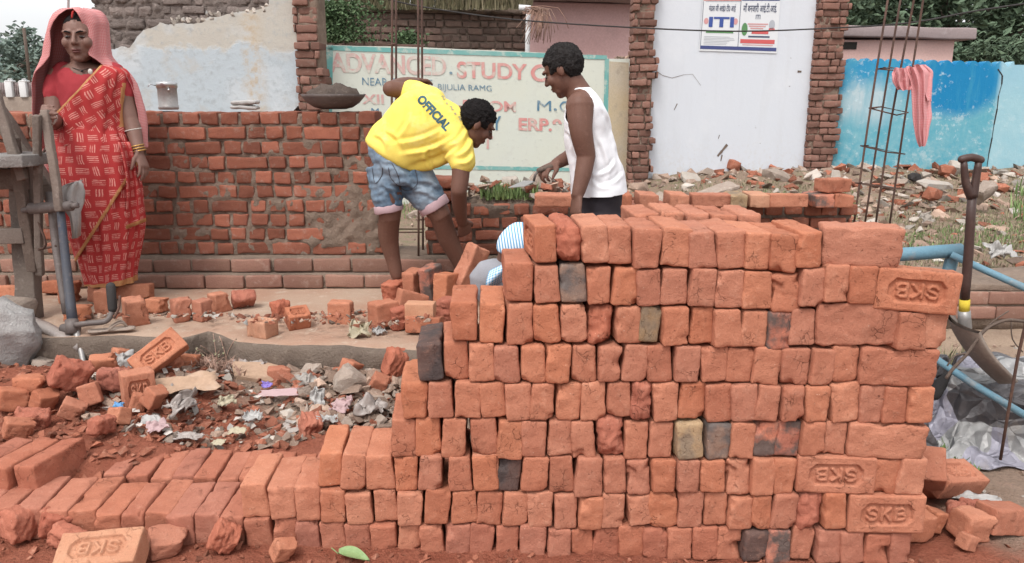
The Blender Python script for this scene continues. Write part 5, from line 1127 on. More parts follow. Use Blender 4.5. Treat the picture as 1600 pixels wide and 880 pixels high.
for k, (u, v, z, sz, r_, lab) in enumerate([(92, 545, .1, (.24, .16, .09), (5, 8, 10), 'grey broken slab piece behind the fork prongs'), (6, 505, .27, (.22, .2, .12), (0, 4, 5), 'whitish stone block behind the boulder'), (155, 655, .09, (.20, .14, .05), (18, -12, 25), 'pale tan stone slab tilted in the red dust'), (62, 595, .08, (.14, .12, .10), (5, 8, 30), 'grey rubble stone at the foot of the boulder')]):
    q = onz(u, v, z); bm = bmesh.new(); hull(bm, TR((q.x, q.y + .07, z + sz[2] * .4), *r_), sz, 70 + k, 24, boxy=.6); bmesh.ops.triangulate(bm, faces=bm.faces); bmesh.ops.subdivide_edges(bm, edges=bm.edges[:], cuts=2, use_grid_fill=True); noisy(bm, .01, 20, k); o = build('stone_block', bm, M['card' if k == 2 else 'concrete_grey']); tag(o, lab, 'stone', 'stones in the rubbish')
# ------------------------------------------------------------------ blue pipe frame, spade, tarpaulin at the right
e = empty('pipe_frame', V((at(1490, 560, 3.0).x, 3.0, 0)), 'worn blue steel pipe frame with long thin braces behind the stack end', 'pipe frame')
bm = bmesh.new(); tube(bm, [at(1330, 403, 3.02), at(1420, 397, 3.0), at(1502, 391, 3.0)], .026, 14); build('crossbar', bm, M['blue_pipe'], e)
bm = bmesh.new(); tube(bm, [at(1490, 388, 3.0), at(1478, 440, 3.01), V((at(1410, 600, 3.06).x, 3.06, -.03))], .024, 14, sub=2); build('leg', bm, M['blue_pipe'], e)
bm = bmesh.new(); tube(bm, [at(1340, 390, 3.03), V((at(1340, 600, 3.03).x, 3.03, -.03))], .024, 14); build('leg', bm, M['blue_pipe'], e)
bm = bmesh.new(); tube(bm, [at(1486, 398, 2.975), at(1545, 425, 2.9), at(1640, 467, 2.75)], .0135, 12); build('brace', bm, M['blue_pipe'], e)
bm = bmesh.new(); tube(bm, [at(1455, 556, 2.9), at(1520, 600, 2.82), at(1640, 672, 2.7)], .014, 12); build('brace', bm, M['blue_pipe'], e)
e = empty('spade', V((at(1566, 597, 2.95).x, 2.95, .03)), 'long-handled dusty spade with D-grip and yellow band standing on its blade', 'spade')
SY = 2.85
bm = bmesh.new(); tube(bm, [at(1519, 300, SY), at(1513, 400, SY), at(1507, 470, SY)], [.0150, .0165, .0165], 14, sub=2); build('shaft', bm, M['shaft'], e)
bm = bmesh.new(); tube(bm, [at(1519, 308, SY), at(1509, 285, SY), at(1506, 252, SY)], [.019, .014, .011], 10, sub=3); tube(bm, [at(1519, 308, SY), at(1524, 285, SY), at(1529, 254, SY)], [.019, .014, .012], 10, sub=3); tube(bm, [at(1503, 249, SY), at(1518, 246, SY), at(1532, 250, SY)], .014, 12, sub=2, round_ends=True); build('grip', bm, M['shaft'], e)
bm = bmesh.new(); tube(bm, [at(1507.5, 468, SY), at(1506.5, 487, SY)], .0180, 14); build('band', bm, M['yellow_tape'], e)
bm = bmesh.new(); tube(bm, [at(1506.5, 486, SY), at(1508, 510, SY), at(1514, 530, SY + .02)], [.021, .023, .010], 14, sub=2); build('socket', bm, M['steel_dull'], e)
bm = bmesh.new(); path = smoothpath([at(1492, 499, SY), at(1503, 525, SY), at(1522, 553, SY), at(1545, 578, SY), at(1568, 598, SY)], 5); n_ = len(path) - 1; g_ = {}
for i, p in enumerate(path):
    t = i / n_; w = .11 * (1 - .75 * max(0, (t - .55) / .45) ** 2)
    for k in range(9):
        s = k / 4 - 1; g_[i, k] = p + V((-.030 * (1 - s * s) * 0 + .045 * s * s - .015, w * s, .012 * s * s + .03 * s * (1 - t)))
for th in (0, 1): pass
vv = {(i, k, s): bm.verts.new(p + V((.004 * s, 0, .004 * s))) for (i, k), p in g_.items() for s in (-1, 1)}
for i in range(n_):
    for k in range(8):
        bm.faces.new((vv[i, k, 1], vv[i + 1, k, 1], vv[i + 1, k + 1, 1], vv[i, k + 1, 1])); bm.faces.new((vv[i, k, -1], vv[i, k + 1, -1], vv[i + 1, k + 1, -1], vv[i + 1, k, -1]))
    for k in (0, 8): bm.faces.new((vv[i, k, 1], vv[i, k, -1], vv[i + 1, k, -1], vv[i + 1, k, 1]))
bmesh.ops.recalc_face_normals(bm, faces=bm.faces); build('blade', bm, M['blade'], e)
bm = bmesh.new(); NX, NY = 150, 120; g_ = {}; rs = random.Random(4); WAV = []
for k in range(9): a_ = rs.uniform(0, math.pi); WAV.append((math.cos(a_), math.sin(a_), rs.uniform(3.0, 11), rs.uniform(0, 9)))
def tri(x): return abs((x % 2.0) - 1.0)
for i in range(NX + 1):
    for k in range(NY + 1):
        s, t = i / NX, k / NY; q = V((s * 1.25, t * .75, 0)); q = q + noise.noise_vector(q * 2.2) * .16
        h_ = sum(tri((q.x * a + q.y * b) * f + p) / f for a, b, f, p in WAV)
        e_ = min(s, 1 - s, t, 1 - t); ed = sstep(0, .14, e_)
        x = 1.40 + 1.25 * s + (.07 * noise.noise(V((0, t * 6, 1))) + .05 * (tri(t * 9) - .5)) * (1 - ed); y = 2.64 + .60 * t + .10 * (1 - s) + (.08 * noise.noise(V((s * 6, 0, 1))) + .05 * (tri(s * 11) - .5)) * (1 - ed)
        z = .012 + ed * (.07 + .13 * math.exp(-((t - .62) / .36) ** 2) * (.6 + .4 * math.exp(-((s - .3) / .5) ** 2)) + .085 * max(-1.0, min(1.3, (h_ - .74) / .11)) + .02 * (tri(q.x * 13 + q.y * 5) + tri(q.y * 15 - q.x * 7) - 1)) + .008 * noise.noise(q * 14)
        g_[i, k] = (bm.verts.new((x + .05 * (tri(q.y * 7 + q.x * 3) - .5), y + .05 * (tri(q.x * 6 - q.y * 2) - .5), max(.008, z))), 1.0 if tri(q.x * 3.9 - q.y * 4.1 + .3) < .30 or tri(q.x * 2.3 + q.y * 6 + .9) < .16 else 0.0)
lay = bm.loops.layers.float_color.new('sheet')
for i in range(NX):
    for k in range(NY):
        c4 = (g_[i, k], g_[i + 1, k], g_[i + 1, k + 1], g_[i, k + 1]); f = bm.faces.new([c_[0] for c_ in c4])
        for lp, c_ in zip(f.loops, c4): lp[lay] = (c_[1], c_[1], c_[1], 1)
o = build('tarpaulin', bm, M['tarp']); tag(o, 'crumpled silver-grey plastic tarpaulin heaped beside the stack end', 'tarpaulin'); o.modifiers.new('thick', 'SOLIDIFY').thickness = .003
bm = bmesh.new(); loft(bm, [(at(u, v, 3.05), V((.0, .05, .0)), V((.01, 0, r))) for u, v, r in ((1455, 612, .03), (1470, 606, .06), (1490, 600, .07), (1512, 604, .05))], 16); noisy(bm, .012, 18, 3); o = build('rubber_sheet', bm, M['black']); tag(o, 'rolled black rubber sheet at the edge of the silver tarpaulin', 'rubber sheet')
bm = bmesh.new(); tube(bm, [V((at(1574, 645, 2.7).x, 2.7, .05)), at(1590, 560, 2.68), at(1612, 470, 2.66)], .0055, 7, sub=2); o = build('steel_rod', bm, M['rust']); tag(o, 'thin rusty rod standing before the tarpaulin at the right edge', 'rod')
bm = bmesh.new()
for P, r in (([(1478, 592), (1490, 575), (1512, 552), (1535, 520), (1555, 506), (1580, 500), (1620, 506)], .006), ([(1512, 552), (1492, 556), (1480, 572)], .003), ([(1535, 520), (1552, 502), (1576, 486)], .0025), ([(1580, 502), (1582, 530), (1598, 550)], .0025)): tube(bm, [at(u, v, 2.75) for u, v in P], r, 6, sub=3)
o = build('dry_branch', bm, M['wood_dark']); tag(o, 'dry forked twig leaning across the spade blade', 'twig')
# ------------------------------------------------------------------ rubble, litter, grass
def inpoly(P, u, v):
    c = False
    for (x0, y0), (x1, y1) in zip(P, P[1:] + P[:1]):
        if (y0 > v) != (y1 > v) and u < (x1 - x0) * (v - y0) / (y1 - y0) + x0: c = not c
    return c
def scatter(P, n, z, rs):
    us = [p[0] for p in P]; vs = [p[1] for p in P]; out = []
    while len(out) < n:
        u, v = rs.uniform(min(us), max(us)), rs.uniform(min(vs), max(vs))
        if inpoly(P, u, v): q = onz(u, v, z); out.append(V((q.x, q.y, H(q.x, q.y))))
    return out
def rubble(name, P, n, z, smin, smax, mats, label, seed, flatness=.55, pw=2.2, dz=0.0):
    rs = random.Random(seed); bm = bmesh.new()
    for p in scatter(P, n, z, rs):
        s = smin + (smax - smin) * rs.random() ** pw; f = rs.uniform(.25, 1) ** flatness
        hull(bm, TR((p.x, p.y, p.z + s * .12 * f + dz), rs.uniform(-35, 35), rs.uniform(-35, 35), rs.uniform(0, 360)), (s * rs.uniform(.8, 1.5), s, s * f * .7), rs.random(), 9, rs.choices(range(len(mats)), [m[1] for m in mats])[0], boxy=.45)
    o = build(name, bm, [M[m[0]] for m in mats], smooth=False); tag(o, label, 'rubble', kind='stuff'); return o
LP_ = [(120, 545), (650, 565), (650, 640), (610, 668), (500, 672), (420, 690), (260, 700), (150, 690), (110, 640)]
rubble('site_rubble', LP_, 2600, .09, .006, .060, [('rubble', 5), ('rubble_red', 6), ('rubble_pale', .6), ('concrete_grey', .5)], 'broken brick, cement and stone chips strewn before the concrete slab', 1)
rubble('site_rubble', [(430, 560), (650, 560), (640, 665), (480, 670)], 700, .09, .012, .085, [('rubble', 6), ('rubble_red', 2), ('concrete_grey', 2), ('rubble_pale', .5)], 'dense grey stone and mortar scraps beside the stepped stack end', 2, dz=.02)
rubble('red_crumbs', [(-40, 560), (230, 560), (330, 700), (420, 745), (-40, 745)], 900, .1, .006, .05, [('rubble_red', 1)], 'crumbs of crushed red brick in the dust on the left', 3)
rubble('red_crumbs', [(-40, 828), (400, 858), (1500, 872), (1600, 830), (1640, 930), (-40, 930)], 900, 0, .004, .030, [('rubble_red', 1)], 'brick crumbs along the foot of the stack', 4, pw=3)
rubble('slab_crumbs', [(120, 470), (300, 470), (360, 460), (500, 470), (640, 490), (680, 535), (380, 535), (300, 520), (120, 525)], 950, SLABZ, .004, .042, [('rubble', 2), ('rubble_red', 3), ('rubble_pale', .5)], 'chips and crumbs strewn over the concrete slab', 5, pw=3.5, dz=SLABZ - .03)
rubble('wall_rubble', [(640, 262), (1000, 262), (1340, 262), (1620, 268), (1620, 300), (1345, 318), (980, 330), (640, 312)], 2300, .28, .02, .20, [('rubble', 5), ('rubble_red', 3), ('rubble_pale', 2), ('concrete_grey', 3)], 'long bank of brick and plaster rubble along the foot of the old walls', 6, pw=2.4)
rubble('wall_rubble', [(1330, 300), (1640, 290), (1640, 455), (1330, 445)], 900, .15, .015, .14, [('rubble', 5), ('rubble_red', 2), ('rubble_pale', 1.4), ('paper', .6)], 'scattered rubble and rubbish on the slope before the blue wall', 7, pw=3)
rubble('path_grit', [(1450, 470), (1640, 470), (1640, 800), (1450, 800)], 350, .02, .004, .035, [('rubble', 4), ('rubble_pale', .5)], 'grit on the sandy strip beside the tarpaulin', 8, pw=3.5)
rubble('gap_rubble', [(560, 300), (680, 300), (680, 400), (560, 400)], 300, .12, .01, .06, [('rubble', 4), ('rubble_pale', .8)], 'gravel seen through the gap between the brick walls', 9, pw=3)
rs = random.Random(33); bm = bmesh.new()
for k in range(130):
    x = rs.uniform(Lx0 + .1, Lx0 + .95); y = WY + rs.uniform(.04, .5); s = rs.uniform(.015, .085); hull(bm, TR((x, y, lz + .045 + rs.uniform(-.02, .05)), rs.uniform(-40, 40), rs.uniform(-40, 40), rs.uniform(0, 360)), (s * 1.3, s, s * .6), k, 9, k % 4, boxy=.4)
o = build('wall_top_rubble', bm, [M['rubble'], M['rubble_red'], M['rubble_pale'], M['concrete_grey']], smooth=False); tag(o, 'rubble scraps heaped on top of the low brick wall', 'rubble', kind='stuff')
def scrap(u, v, z, sx, sy, seed, *rest, **kw): return scrap_(u, v, z, sx * .78, sy * .78, seed, *rest, **kw)
def scrap_(u, v, z, sx, sy, seed, lab, mat, name='paper_scrap', cat='litter', crumple=.25, rz=None, tilt=(0, 0), n=14, lift=.012):
    q = onz(u, v, z); z = max(z, H(q.x, q.y) + .025) if z < .2 else z; bm = bmesh.new(); rs_ = random.Random(seed); g_ = {}; m = TR((q.x, q.y, z + lift), tilt[0], tilt[1], rz if rz is not None else rs_.uniform(0, 180))
    for i in range(n + 1):
        for k in range(n + 1):
            a, b = i / n - .5, k / n - .5; c = noise.noise_vector(V((a * 3, b * 3, seed))); c2 = noise.noise_vector(V((a * 8, b * 8, seed + 4)))
            e_ = 1 + .35 * noise.noise(V((a * 4, b * 4, seed + 9)))
            g_[i, k] = bm.verts.new(m @ V((a * sx * e_ + c.x * sx * crumple * .4, b * sy * e_ + c.y * sy * crumple * .4, (abs(c.z) * 1.3 + abs(c2.z) * .5) * min(sx, sy) * crumple)))
    for i in range(n):
        for k in range(n): bm.faces.new((g_[i, k], g_[i + 1, k], g_[i + 1, k + 1], g_[i, k + 1]))
    o = build(name, bm, M[mat]); o.modifiers.new('t', 'SOLIDIFY').thickness = .0015; tag(o, lab, cat, 'litter in the rubbish'); return o
M['yellow_scrap'] = flat('yellowish_paper', (.40, .35, .25)); M['purple'] = flat('purple_foil', (.22, .16, .45)); M['blue_scrap'] = flat('blue_wrapper', (.12, .28, .5)); M['pink_scrap'] = flat('pink_printed_card', (.42, .29, .29))
for a in [(296, 632, .10, .30, .17, 1, 'curved tan cardboard sheet behind the S-marked block', 'card', 'cardboard_sheet', 'cardboard', .16, 20, (12, 0)), (196, 582, .14, .11, .10, 2, 'white polystyrene scrap between the tilted bricks', 'plastic_white', 'foam_scrap', 'litter', .5, 30, (50, 0)), (505, 586, .11, .19, .05, 3, 'white plastic strip at the foot of the slab', 'plastic_white', 'plastic_strip', 'litter', .12, -4, (20, 0)),
          (498, 628, .12, .07, .10, 4, 'clear plastic cup lying in the grey rubble', 'plastic_white', 'plastic_cup', 'litter', .6, 10, (60, 0)), (393, 588, .10, .20, .13, 5, 'lumpy grey cement sack under the slab edge', 'plastic_clear', 'cement_sack', 'sack', .5, -15, (20, 0)), (440, 618, .12, .22, .05, 6, 'pink printed card scrap in the rubble', 'pink_scrap', 'card_scrap', 'litter', .2, 8, (25, 0)), (418, 612, .12, .05, .04, 7, 'purple foil wrapper beside the pink card', 'purple', 'wrapper', 'litter', .5, 0, (30, 0)),
          (560, 525, SLABZ, .11, .10, 8, 'crumpled cream paper ball on the slab by the heap', 'yellow_scrap', 'paper_ball', 'litter', .9, 10, (30, 0)), (592, 523, SLABZ, .07, .06, 9, 'white and blue wrapper beside the cream paper ball', 'plastic_white', 'wrapper', 'litter', .7, 30, (20, 0)), (188, 655, .10, .05, .035, 10, 'small blue wrapper below the pale stone slab', 'blue_scrap', 'wrapper', 'litter', .5, 10, (20, 0)),
          (238, 678, .10, .08, .06, 11, 'pale flat scrap in the red dust', 'plastic_white', 'paper_scrap', 'litter', .3, 20, (20, 0)), (248, 693, .09, .09, .07, 12, 'orange and white wrapper nearest the dusty second row', 'pink_scrap', 'wrapper', 'litter', .4, 40, (20, 0)), (372, 682, .08, .08, .05, 13, 'cream paper scrap on red soil', 'yellow_scrap', 'paper_scrap', 'litter', .25, 0, (14, 0)), (342, 698, .07, .06, .04, 14, 'small white square scrap near the dusty second row', 'yellow_scrap', 'paper_scrap', 'litter', .25, -20, (14, 0)),
          (395, 658, .1, .09, .07, 15, 'bright white crumpled scrap in the middle of the rubbish', 'plastic_white', 'paper_scrap', 'litter', .6, 20, (20, 0)), (300, 700, .07, .12, .05, 16, 'grey film scrap behind the dusty second row', 'plastic_clear', 'plastic_film', 'litter', .5, 5, (20, 0)), (535, 640, .11, .09, .07, 17, 'red and white crisp packet in the grey rubble', 'pink_scrap', 'packet', 'litter', .7, -15, (30, 0)), (578, 645, .11, .14, .09, 18, 'clear crumpled plastic film beside the stepped stack', 'plastic_clear', 'plastic_film', 'litter', .8, 10, (20, 0)),
          (510, 662, .1, .12, .06, 19, 'whitish plastic tangle at the low end of the stack', 'plastic_white', 'plastic_film', 'litter', .8, 0, (15, 0)), (285, 655, .1, .14, .10, 20, 'dull plastic bag scrap below the cardboard sheet', 'plastic_clear', 'plastic_film', 'litter', .8, 40, (30, 0)), (480, 610, .11, .10, .08, 21, 'torn grey paper on the rubble under the slab', 'paper', 'paper_scrap', 'litter', .5, 40, (30, 0)), (355, 640, .1, .08, .06, 22, 'yellowish wrapper in front of the cardboard sheet', 'yellow_scrap', 'wrapper', 'litter', .5, 40, (30, 0)), (1520, 790, .01, .20, .06, 23, 'dirty white cloth scrap below the tarpaulin', 'plastic_white', 'cloth_scrap', 'litter', .4, -25, (10, 0)),
          (1460, 395, .32, .16, .08, 24, 'white scrap under the blue crossbar', 'plastic_white', 'paper_scrap', 'litter', .5, 0, (40, 0)), (1445, 345, .2, .22, .14, 25, 'torn pale sheet on the slope before the blue wall', 'rubble_pale', 'paper_scrap', 'litter', .5, 30, (50, 0)), (1560, 400, .2, .26, .16, 26, 'large crumpled white sheet on the slope behind the spade', 'plastic_white', 'plastic_sheet', 'litter', .7, 0, (30, 0))]:
    scrap(*a[:8], name=a[8], cat=a[9], crumple=a[10], rz=a[11], tilt=a[12])
rs = random.Random(5); bm = bmesh.new()
for p in scatter(LP_, 90, .09, rs):
    s = rs.uniform(.010, .038); m = TR((p.x, p.y, p.z + .03), rs.uniform(-40, 40), rs.uniform(-40, 40), rs.uniform(0, 360)); v4 = [bm.verts.new(m @ V((a * s * rs.uniform(.7, 1.6), b * s * rs.uniform(.5, 1.2), rs.uniform(-.3, .3) * s))) for a, b in ((-.5, -.5), (.5, -.5), (.6, .4), (0, .6), (-.5, .5))]; bm.faces.new(v4)
o = build('paper_bits', bm, M['paper'], smooth=False); tag(o, 'small torn paper and plastic bits in the rubbish', 'litter', kind='stuff')
CH = [(1112, 312, .30, (.95, .30, .16), (8, -14, 24), 'long grey concrete slab fragment tilted on the rubble bank', 'concrete_grey'), (1080, 282, .34, (.34, .25, .09), (30, 10, 10), 'white plaster plate left of the tilted concrete fragment', 'rubble_pale'), (1148, 268, .38, (.24, .22, .22), (10, 20, 30), 'brick lump atop the rubble against the white wall', 'rubble_red'), (1215, 280, .36, (.42, .3, .16), (14, 10, 10), 'grey mortar slab on the rubble near the right pillar', 'concrete_grey'), (1200, 262, .4, (.22, .2, .2), (0, 30, 10), 'grey lump against the white wall', 'concrete_grey'),
      (1150, 255, .42, (.35, .03, .30), (-20, 30, 40), 'pale asbestos sheet piece leaning on the white wall', 'rubble_pale'), (1105, 262, .40, (.40, .03, .34), (-24, -30, 20), 'triangular pale sheet piece leaning on the white wall', 'rubble_pale'), (1305, 285, .34, (.16, .06, .24), (-20, 10, 0), 'light blue plaster flake leaning at the blue wall corner', 'rubble_pale'), (1543, 314, .30, (.30, .26, .32), (15, -35, 10), 'big pale concrete lump behind the spade grip', 'concrete_grey'), (1432, 282, .34, (.2, .18, .14), (0, 10, 10), 'black lump at the foot of the blue wall', 'black'), (1465, 292, .34, (.55, .3, .09), (10, 6, 6), 'pale broken plate on the rubble below the blue wall', 'rubble_pale'), (1482, 274, .38, (.3, .25, .2), (10, 20, 50), 'red brick lump piled against the blue wall', 'rubble_red'),
      (1460, 312, .26, (.24, .2, .2), (10, 15, 30), 'orange brick fragment on the slope below the blue wall', 'rubble_red'), (800, 290, .72, (.12, .10, .07), (10, 10, 20), 'pale stone beside the rubber sandal', 'rubble_pale'), (845, 292, .72, (.13, .12, .10), (10, 30, 20), 'grey stone by the trowel hand', 'concrete_grey'), (1495, 270, .4, (.26, .2, .22), (30, 10, 0), 'whitish blue plaster chunk among the red lumps', 'rubble_pale'), (1000, 300, .3, (.3, .24, .16), (0, 0, 30), 'brown rubble block by the toothed pillar foot', 'rubble'), (575, 604, .1, (.19, .16, .06), (25, -12, 30), 'flat grey slab piece in the dense scraps', 'concrete_grey'), (548, 618, .1, (.15, .13, .12), (10, 30, 20), 'pitted grey mortar lump in the dense scraps', 'concrete_grey'), (640, 540, .16, (.10, .10, .10), (0, 10, 5), 'pale mortar block against the charred brick', 'concrete'), (1545, 655, .02, (.20, .16, .09), (0, 4, 10), 'dark flat stone below the spade blade', 'rubble'), (395, 600, .11, (.22, .14, .05), (18, 8, 14), 'tan flat stone beside the cement sack', 'card')]
for k, (u, v, z, sz, r_, lab, mt_) in enumerate(CH):
    if u > 960 and z < .6: sz = tuple(q * .78 for q in sz)
    q = onz(u, v, z) if z < .6 else at(u, v, 4.86); q.z = max(q.z, H(q.x, q.y)) if z < .6 else q.z; bm = bmesh.new(); hull(bm, TR((q.x, q.y + sz[1] * .3, q.z + sz[2] * .32), *r_), sz, 200 + k, 26, boxy=.6); bmesh.ops.triangulate(bm, faces=bm.faces); bmesh.ops.subdivide_edges(bm, edges=bm.edges[:], cuts=2, use_grid_fill=True); noisy(bm, min(sz) * .08, 14, k)
    o = build('rubble_chunk', bm, M[mt_], smooth=False); tag(o, lab, 'rubble chunk', 'larger rubble chunks')
def grass(name, pts, hmin, hmax, mat, label, seed, lean=.5, w=.004, cat='grass'):
    rs = random.Random(seed); bm = bmesh.new()
    for p in pts:
        h = rs.uniform(hmin, hmax); a = rs.uniform(0, 6.283); d = V((math.cos(a), math.sin(a), 0)); l = d * h * lean * rs.uniform(.2, 1); s = V((-d.y, d.x, 0)) * w * rs.uniform(.7, 1.4)
        v = [bm.verts.new(p - s), bm.verts.new(p + s), bm.verts.new(p + l * .4 + V((0, 0, h * .6)) + s * .7), bm.verts.new(p + l * .4 + V((0, 0, h * .6)) - s * .7), bm.verts.new(p + l + V((0, 0, h)))]
        bm.faces.new(v[:4]); bm.faces.new((v[3], v[2], v[4]))
    o = build(name, bm, M[mat], smooth=False); tag(o, label, cat, kind='stuff'); return o
rs = random.Random(9)
gp = []
for k in range(1100):
    u, v = rs.gauss(795, 24), rs.uniform(303, 322); q = at(min(838, max(752, u)), v, 4.72 + (322 - v) * .012); gp.append(V((q.x, q.y, lz + .01 + rs.uniform(0, .03))))
grass('grass', gp, .03, .085, 'grass', 'bright green grass tuft growing on the low brick wall', 1)
grass('dry_grass', [p + V((0, 0, -.01)) for p in scatter([(1000, 300), (1345, 300), (1345, 340), (960, 345)], 4200, .22, rs)], .02, .06, 'grass_dry', 'dry weeds along the rubble bank', 2, w=.006)
grass('weeds', [p for p in scatter([(1020, 315), (1340, 305), (1340, 345), (1000, 345)], 900, .2, rs)], .02, .05, 'grass', 'greenish weeds before the white wall', 3, w=.006)
grass('dry_grass', [p for p in scatter([(1380, 300), (1640, 300), (1640, 400), (1420, 420), (1380, 360)], 3800, .15, rs)], .015, .05, 'grass_dry', 'dry weeds on the slope before the blue wall', 4, w=.005)
grass('weeds', [p for p in scatter([(1500, 355), (1640, 350), (1640, 395), (1420, 395), (1410, 370)], 1100, .13, rs)], .015, .045, 'grass', 'green weeds on the slope before the blue wall', 5, w=.005)
grass('weeds', [p for p in scatter([(1575, 310), (1625, 310), (1625, 345), (1585, 345)], 130, .2, rs)], .06, .22, 'grass', 'tall green weed clump at the right edge', 6, w=.008)
grass('weeds', [p + V((0, 0, .0)) for p in scatter([(1455, 700), (1520, 690), (1530, 740), (1460, 745)], 700, .02, rs)], .01, .05, 'grass', 'small green weeds below the tarpaulin', 7, w=.006)
grass('weeds', [p for p in scatter([(1465, 565), (1510, 560), (1520, 600), (1465, 605)], 300, .02, rs)], .03, .14, 'grass_dry', 'weeds around the pipe frame leg', 8, w=.004)
grass('weeds', [p for p in scatter([(600, 290), (660, 290), (655, 335), (600, 335)], 500, .12, rs)], .02, .08, 'grass', 'weeds seen through the gap between the walls', 9)
grass('dry_twigs', [p + V((0, 0, .02)) for p in scatter([(285, 575), (370, 572), (385, 615), (330, 610), (280, 600)], 420, .09, rs)], .015, .05, 'twig', 'heap of thin reddish dry twigs under the slab edge', 10, lean=2.6, w=.0028, cat='twigs')
e = empty('weed_plant', onz(350, 588, .09), 'small leafy weed growing at the crack in the slab edge', 'weed plant'); bm = bmesh.new(); bl = bmesh.new()
for k in range(9):
    b0 = onz(338 + k * 3, 585, .09); tip = b0 + V((rs.uniform(-.10, .12), rs.uniform(-.06, .04), rs.uniform(.08, .2))); tube(bm, [b0, (b0 + tip) / 2 + V((0, 0, .03)), tip], .0018, 4, sub=2)
    for j in range(7): hull(bl, TR(b0.lerp(tip, rs.uniform(.4, 1)), rs.uniform(-60, 60), rs.uniform(-60, 60), rs.uniform(0, 360)), (.016, .011, .001), rs.random(), 8)
build('stem', bm, M['twig'], e); build('leaves', bl, leafmat('pale_weed_leaves', (.22, .22, .12), (.34, .33, .22)), e, smooth=False)
q = onz(541, 876, 0); bm = bmesh.new(); g_ = {}
for i in range(13):
    for k in range(5):
        t = i / 12; w = .034 * math.sin(math.pi * min(1, t * .96 + .04)) ** .7 * (1 - .3 * t); s = k / 2 - 1; g_[i, k] = bm.verts.new(q + V((-.022 + .095 * t, s * w - .02 * t, .022 + .012 * s * s - .02 * t + .01 * math.sin(3 * t))))
for i in range(12):
    for k in range(4): bm.faces.new((g_[i, k], g_[i + 1, k], g_[i + 1, k + 1], g_[i, k + 1]))
tube(bm, [q + V((-.022, 0, .022)), q + V((-.045, .012, .035))], .0016, 5); o = build('fallen_leaf', bm, M['leaf']); tag(o, 'single green leaf lying on the red dust before the stack', 'leaf')
# ------------------------------------------------------------------ trees and creepers
def tree(name, base, h, cr, seed, mat, lab, n, leaf=.16, clumps=26, group=None):
    rs = random.Random(seed); e = empty(name, base, lab, 'tree', group); bm = bmesh.new(); cc = base + V((0, 0, h - cr[2])); tube(bm, [base - V((0, 0, .2)), base + V((.1, 0, h * .3)), cc], [.22, .16, .08], 9, sub=3); cl = []
    for k in range(clumps):
        d = V((rs.gauss(0, 1), rs.gauss(0, 1), rs.gauss(0, 1))).normalized() * rs.uniform(.35, 1) ** .6; p = cc + V((d.x * cr[0], d.y * cr[1], d.z * cr[2])); cl.append((p, rs.uniform(.22, .42) * min(cr)))
        if k % 2 == 0: tube(bm, [base.lerp(cc, rs.uniform(.45, .95)), (p + cc) / 2, p], [.06, .04, .015], 5)
    build('trunk', bm, M['wood_dark'], e); bm = bmesh.new()
    for k in range(n):
        p, r = rs.choice(cl); q = p + V((rs.gauss(0, 1), rs.gauss(0, 1), rs.gauss(0, .8))).normalized() * r * rs.uniform(.3, 1.15); m = TR(q, rs.uniform(0, 360), rs.uniform(-50, 50), rs.uniform(0, 360)); s = leaf * rs.uniform(.6, 1.3)
        bm.faces.new([bm.verts.new(m @ V(c_)) for c_ in ((-s * .5, 0, 0), (0, -s * .22, .02), (s * .5, 0, 0), (0, s * .22, .02))])
    build('crown', bm, M[mat], e, smooth=False)
TG = 'trees behind the pink hut'
for k, (u, y, h, cr, lab) in enumerate([(1350, 21, 4.6, (2.4, 2.0, 1.9), 'dark green tree above the roof of the pink hut, left'), (1480, 19, 4.8, (2.2, 2.0, 2.2), 'dense dark tree rising behind the right end of the hut roof'), (1590, 17.5, 4.2, (2.0, 1.8, 1.9), 'bushy tree overhanging the blue wall at the right edge'), (1545, 15.2, 2.5, (1.1, .9, 1.0), 'low bush right behind the blue wall beside the hut'), (1420, 25, 6.0, (3.4, 2.5, 2.6), 'tallest far tree behind the hut roof'), (1560, 23, 6.2, (3.2, 2.5, 2.9), 'tall tree behind the bushy one at the right edge')]):
    tree('tree', V((at(u, 150, y).x, y, .1)), h, cr, 60 + k, 'foliage', lab, 9000 if k != 3 else 3500, .2 if k != 3 else .13, 34, TG)
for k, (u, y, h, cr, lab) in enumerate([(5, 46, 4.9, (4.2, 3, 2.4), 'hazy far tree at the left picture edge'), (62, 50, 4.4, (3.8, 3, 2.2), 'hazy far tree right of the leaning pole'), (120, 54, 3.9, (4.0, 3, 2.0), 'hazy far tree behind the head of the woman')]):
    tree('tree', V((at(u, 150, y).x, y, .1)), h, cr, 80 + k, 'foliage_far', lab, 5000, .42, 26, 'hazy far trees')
def creeper(name, fn, n, lab, seed, leaf=.06, mat='foliage_ivy', cat='creeper'):
    rs = random.Random(seed); bm = bmesh.new()
    for k in range(n):
        p = fn(rs); m = TR(p, rs.uniform(0, 360), rs.uniform(-60, 60), rs.uniform(0, 360)); s = leaf * rs.uniform(.6, 1.4); bm.faces.new([bm.verts.new(m @ V(c_)) for c_ in ((-s * .5, 0, 0), (0, -s * .3, .01), (s * .5, 0, 0), (0, s * .3, .01))])
    o = build(name, bm, M[mat], smooth=False); tag(o, lab, cat, kind='stuff')
creeper('creeper', lambda rs: at(500 + abs(rs.gauss(0, 34)), rs.uniform(2, 66), 11.6 + rs.uniform(-.15, .2)), 2600, 'green creeper hanging over the left end of the grey brick wall', 3)
creeper('wall_weed', lambda rs: at(rs.gauss(636, 12), 62 + rs.gauss(0, 6), 11.6 + rs.uniform(-.1, .1)), 600, 'small green weed growing at the foot of the grey brick wall', 4)
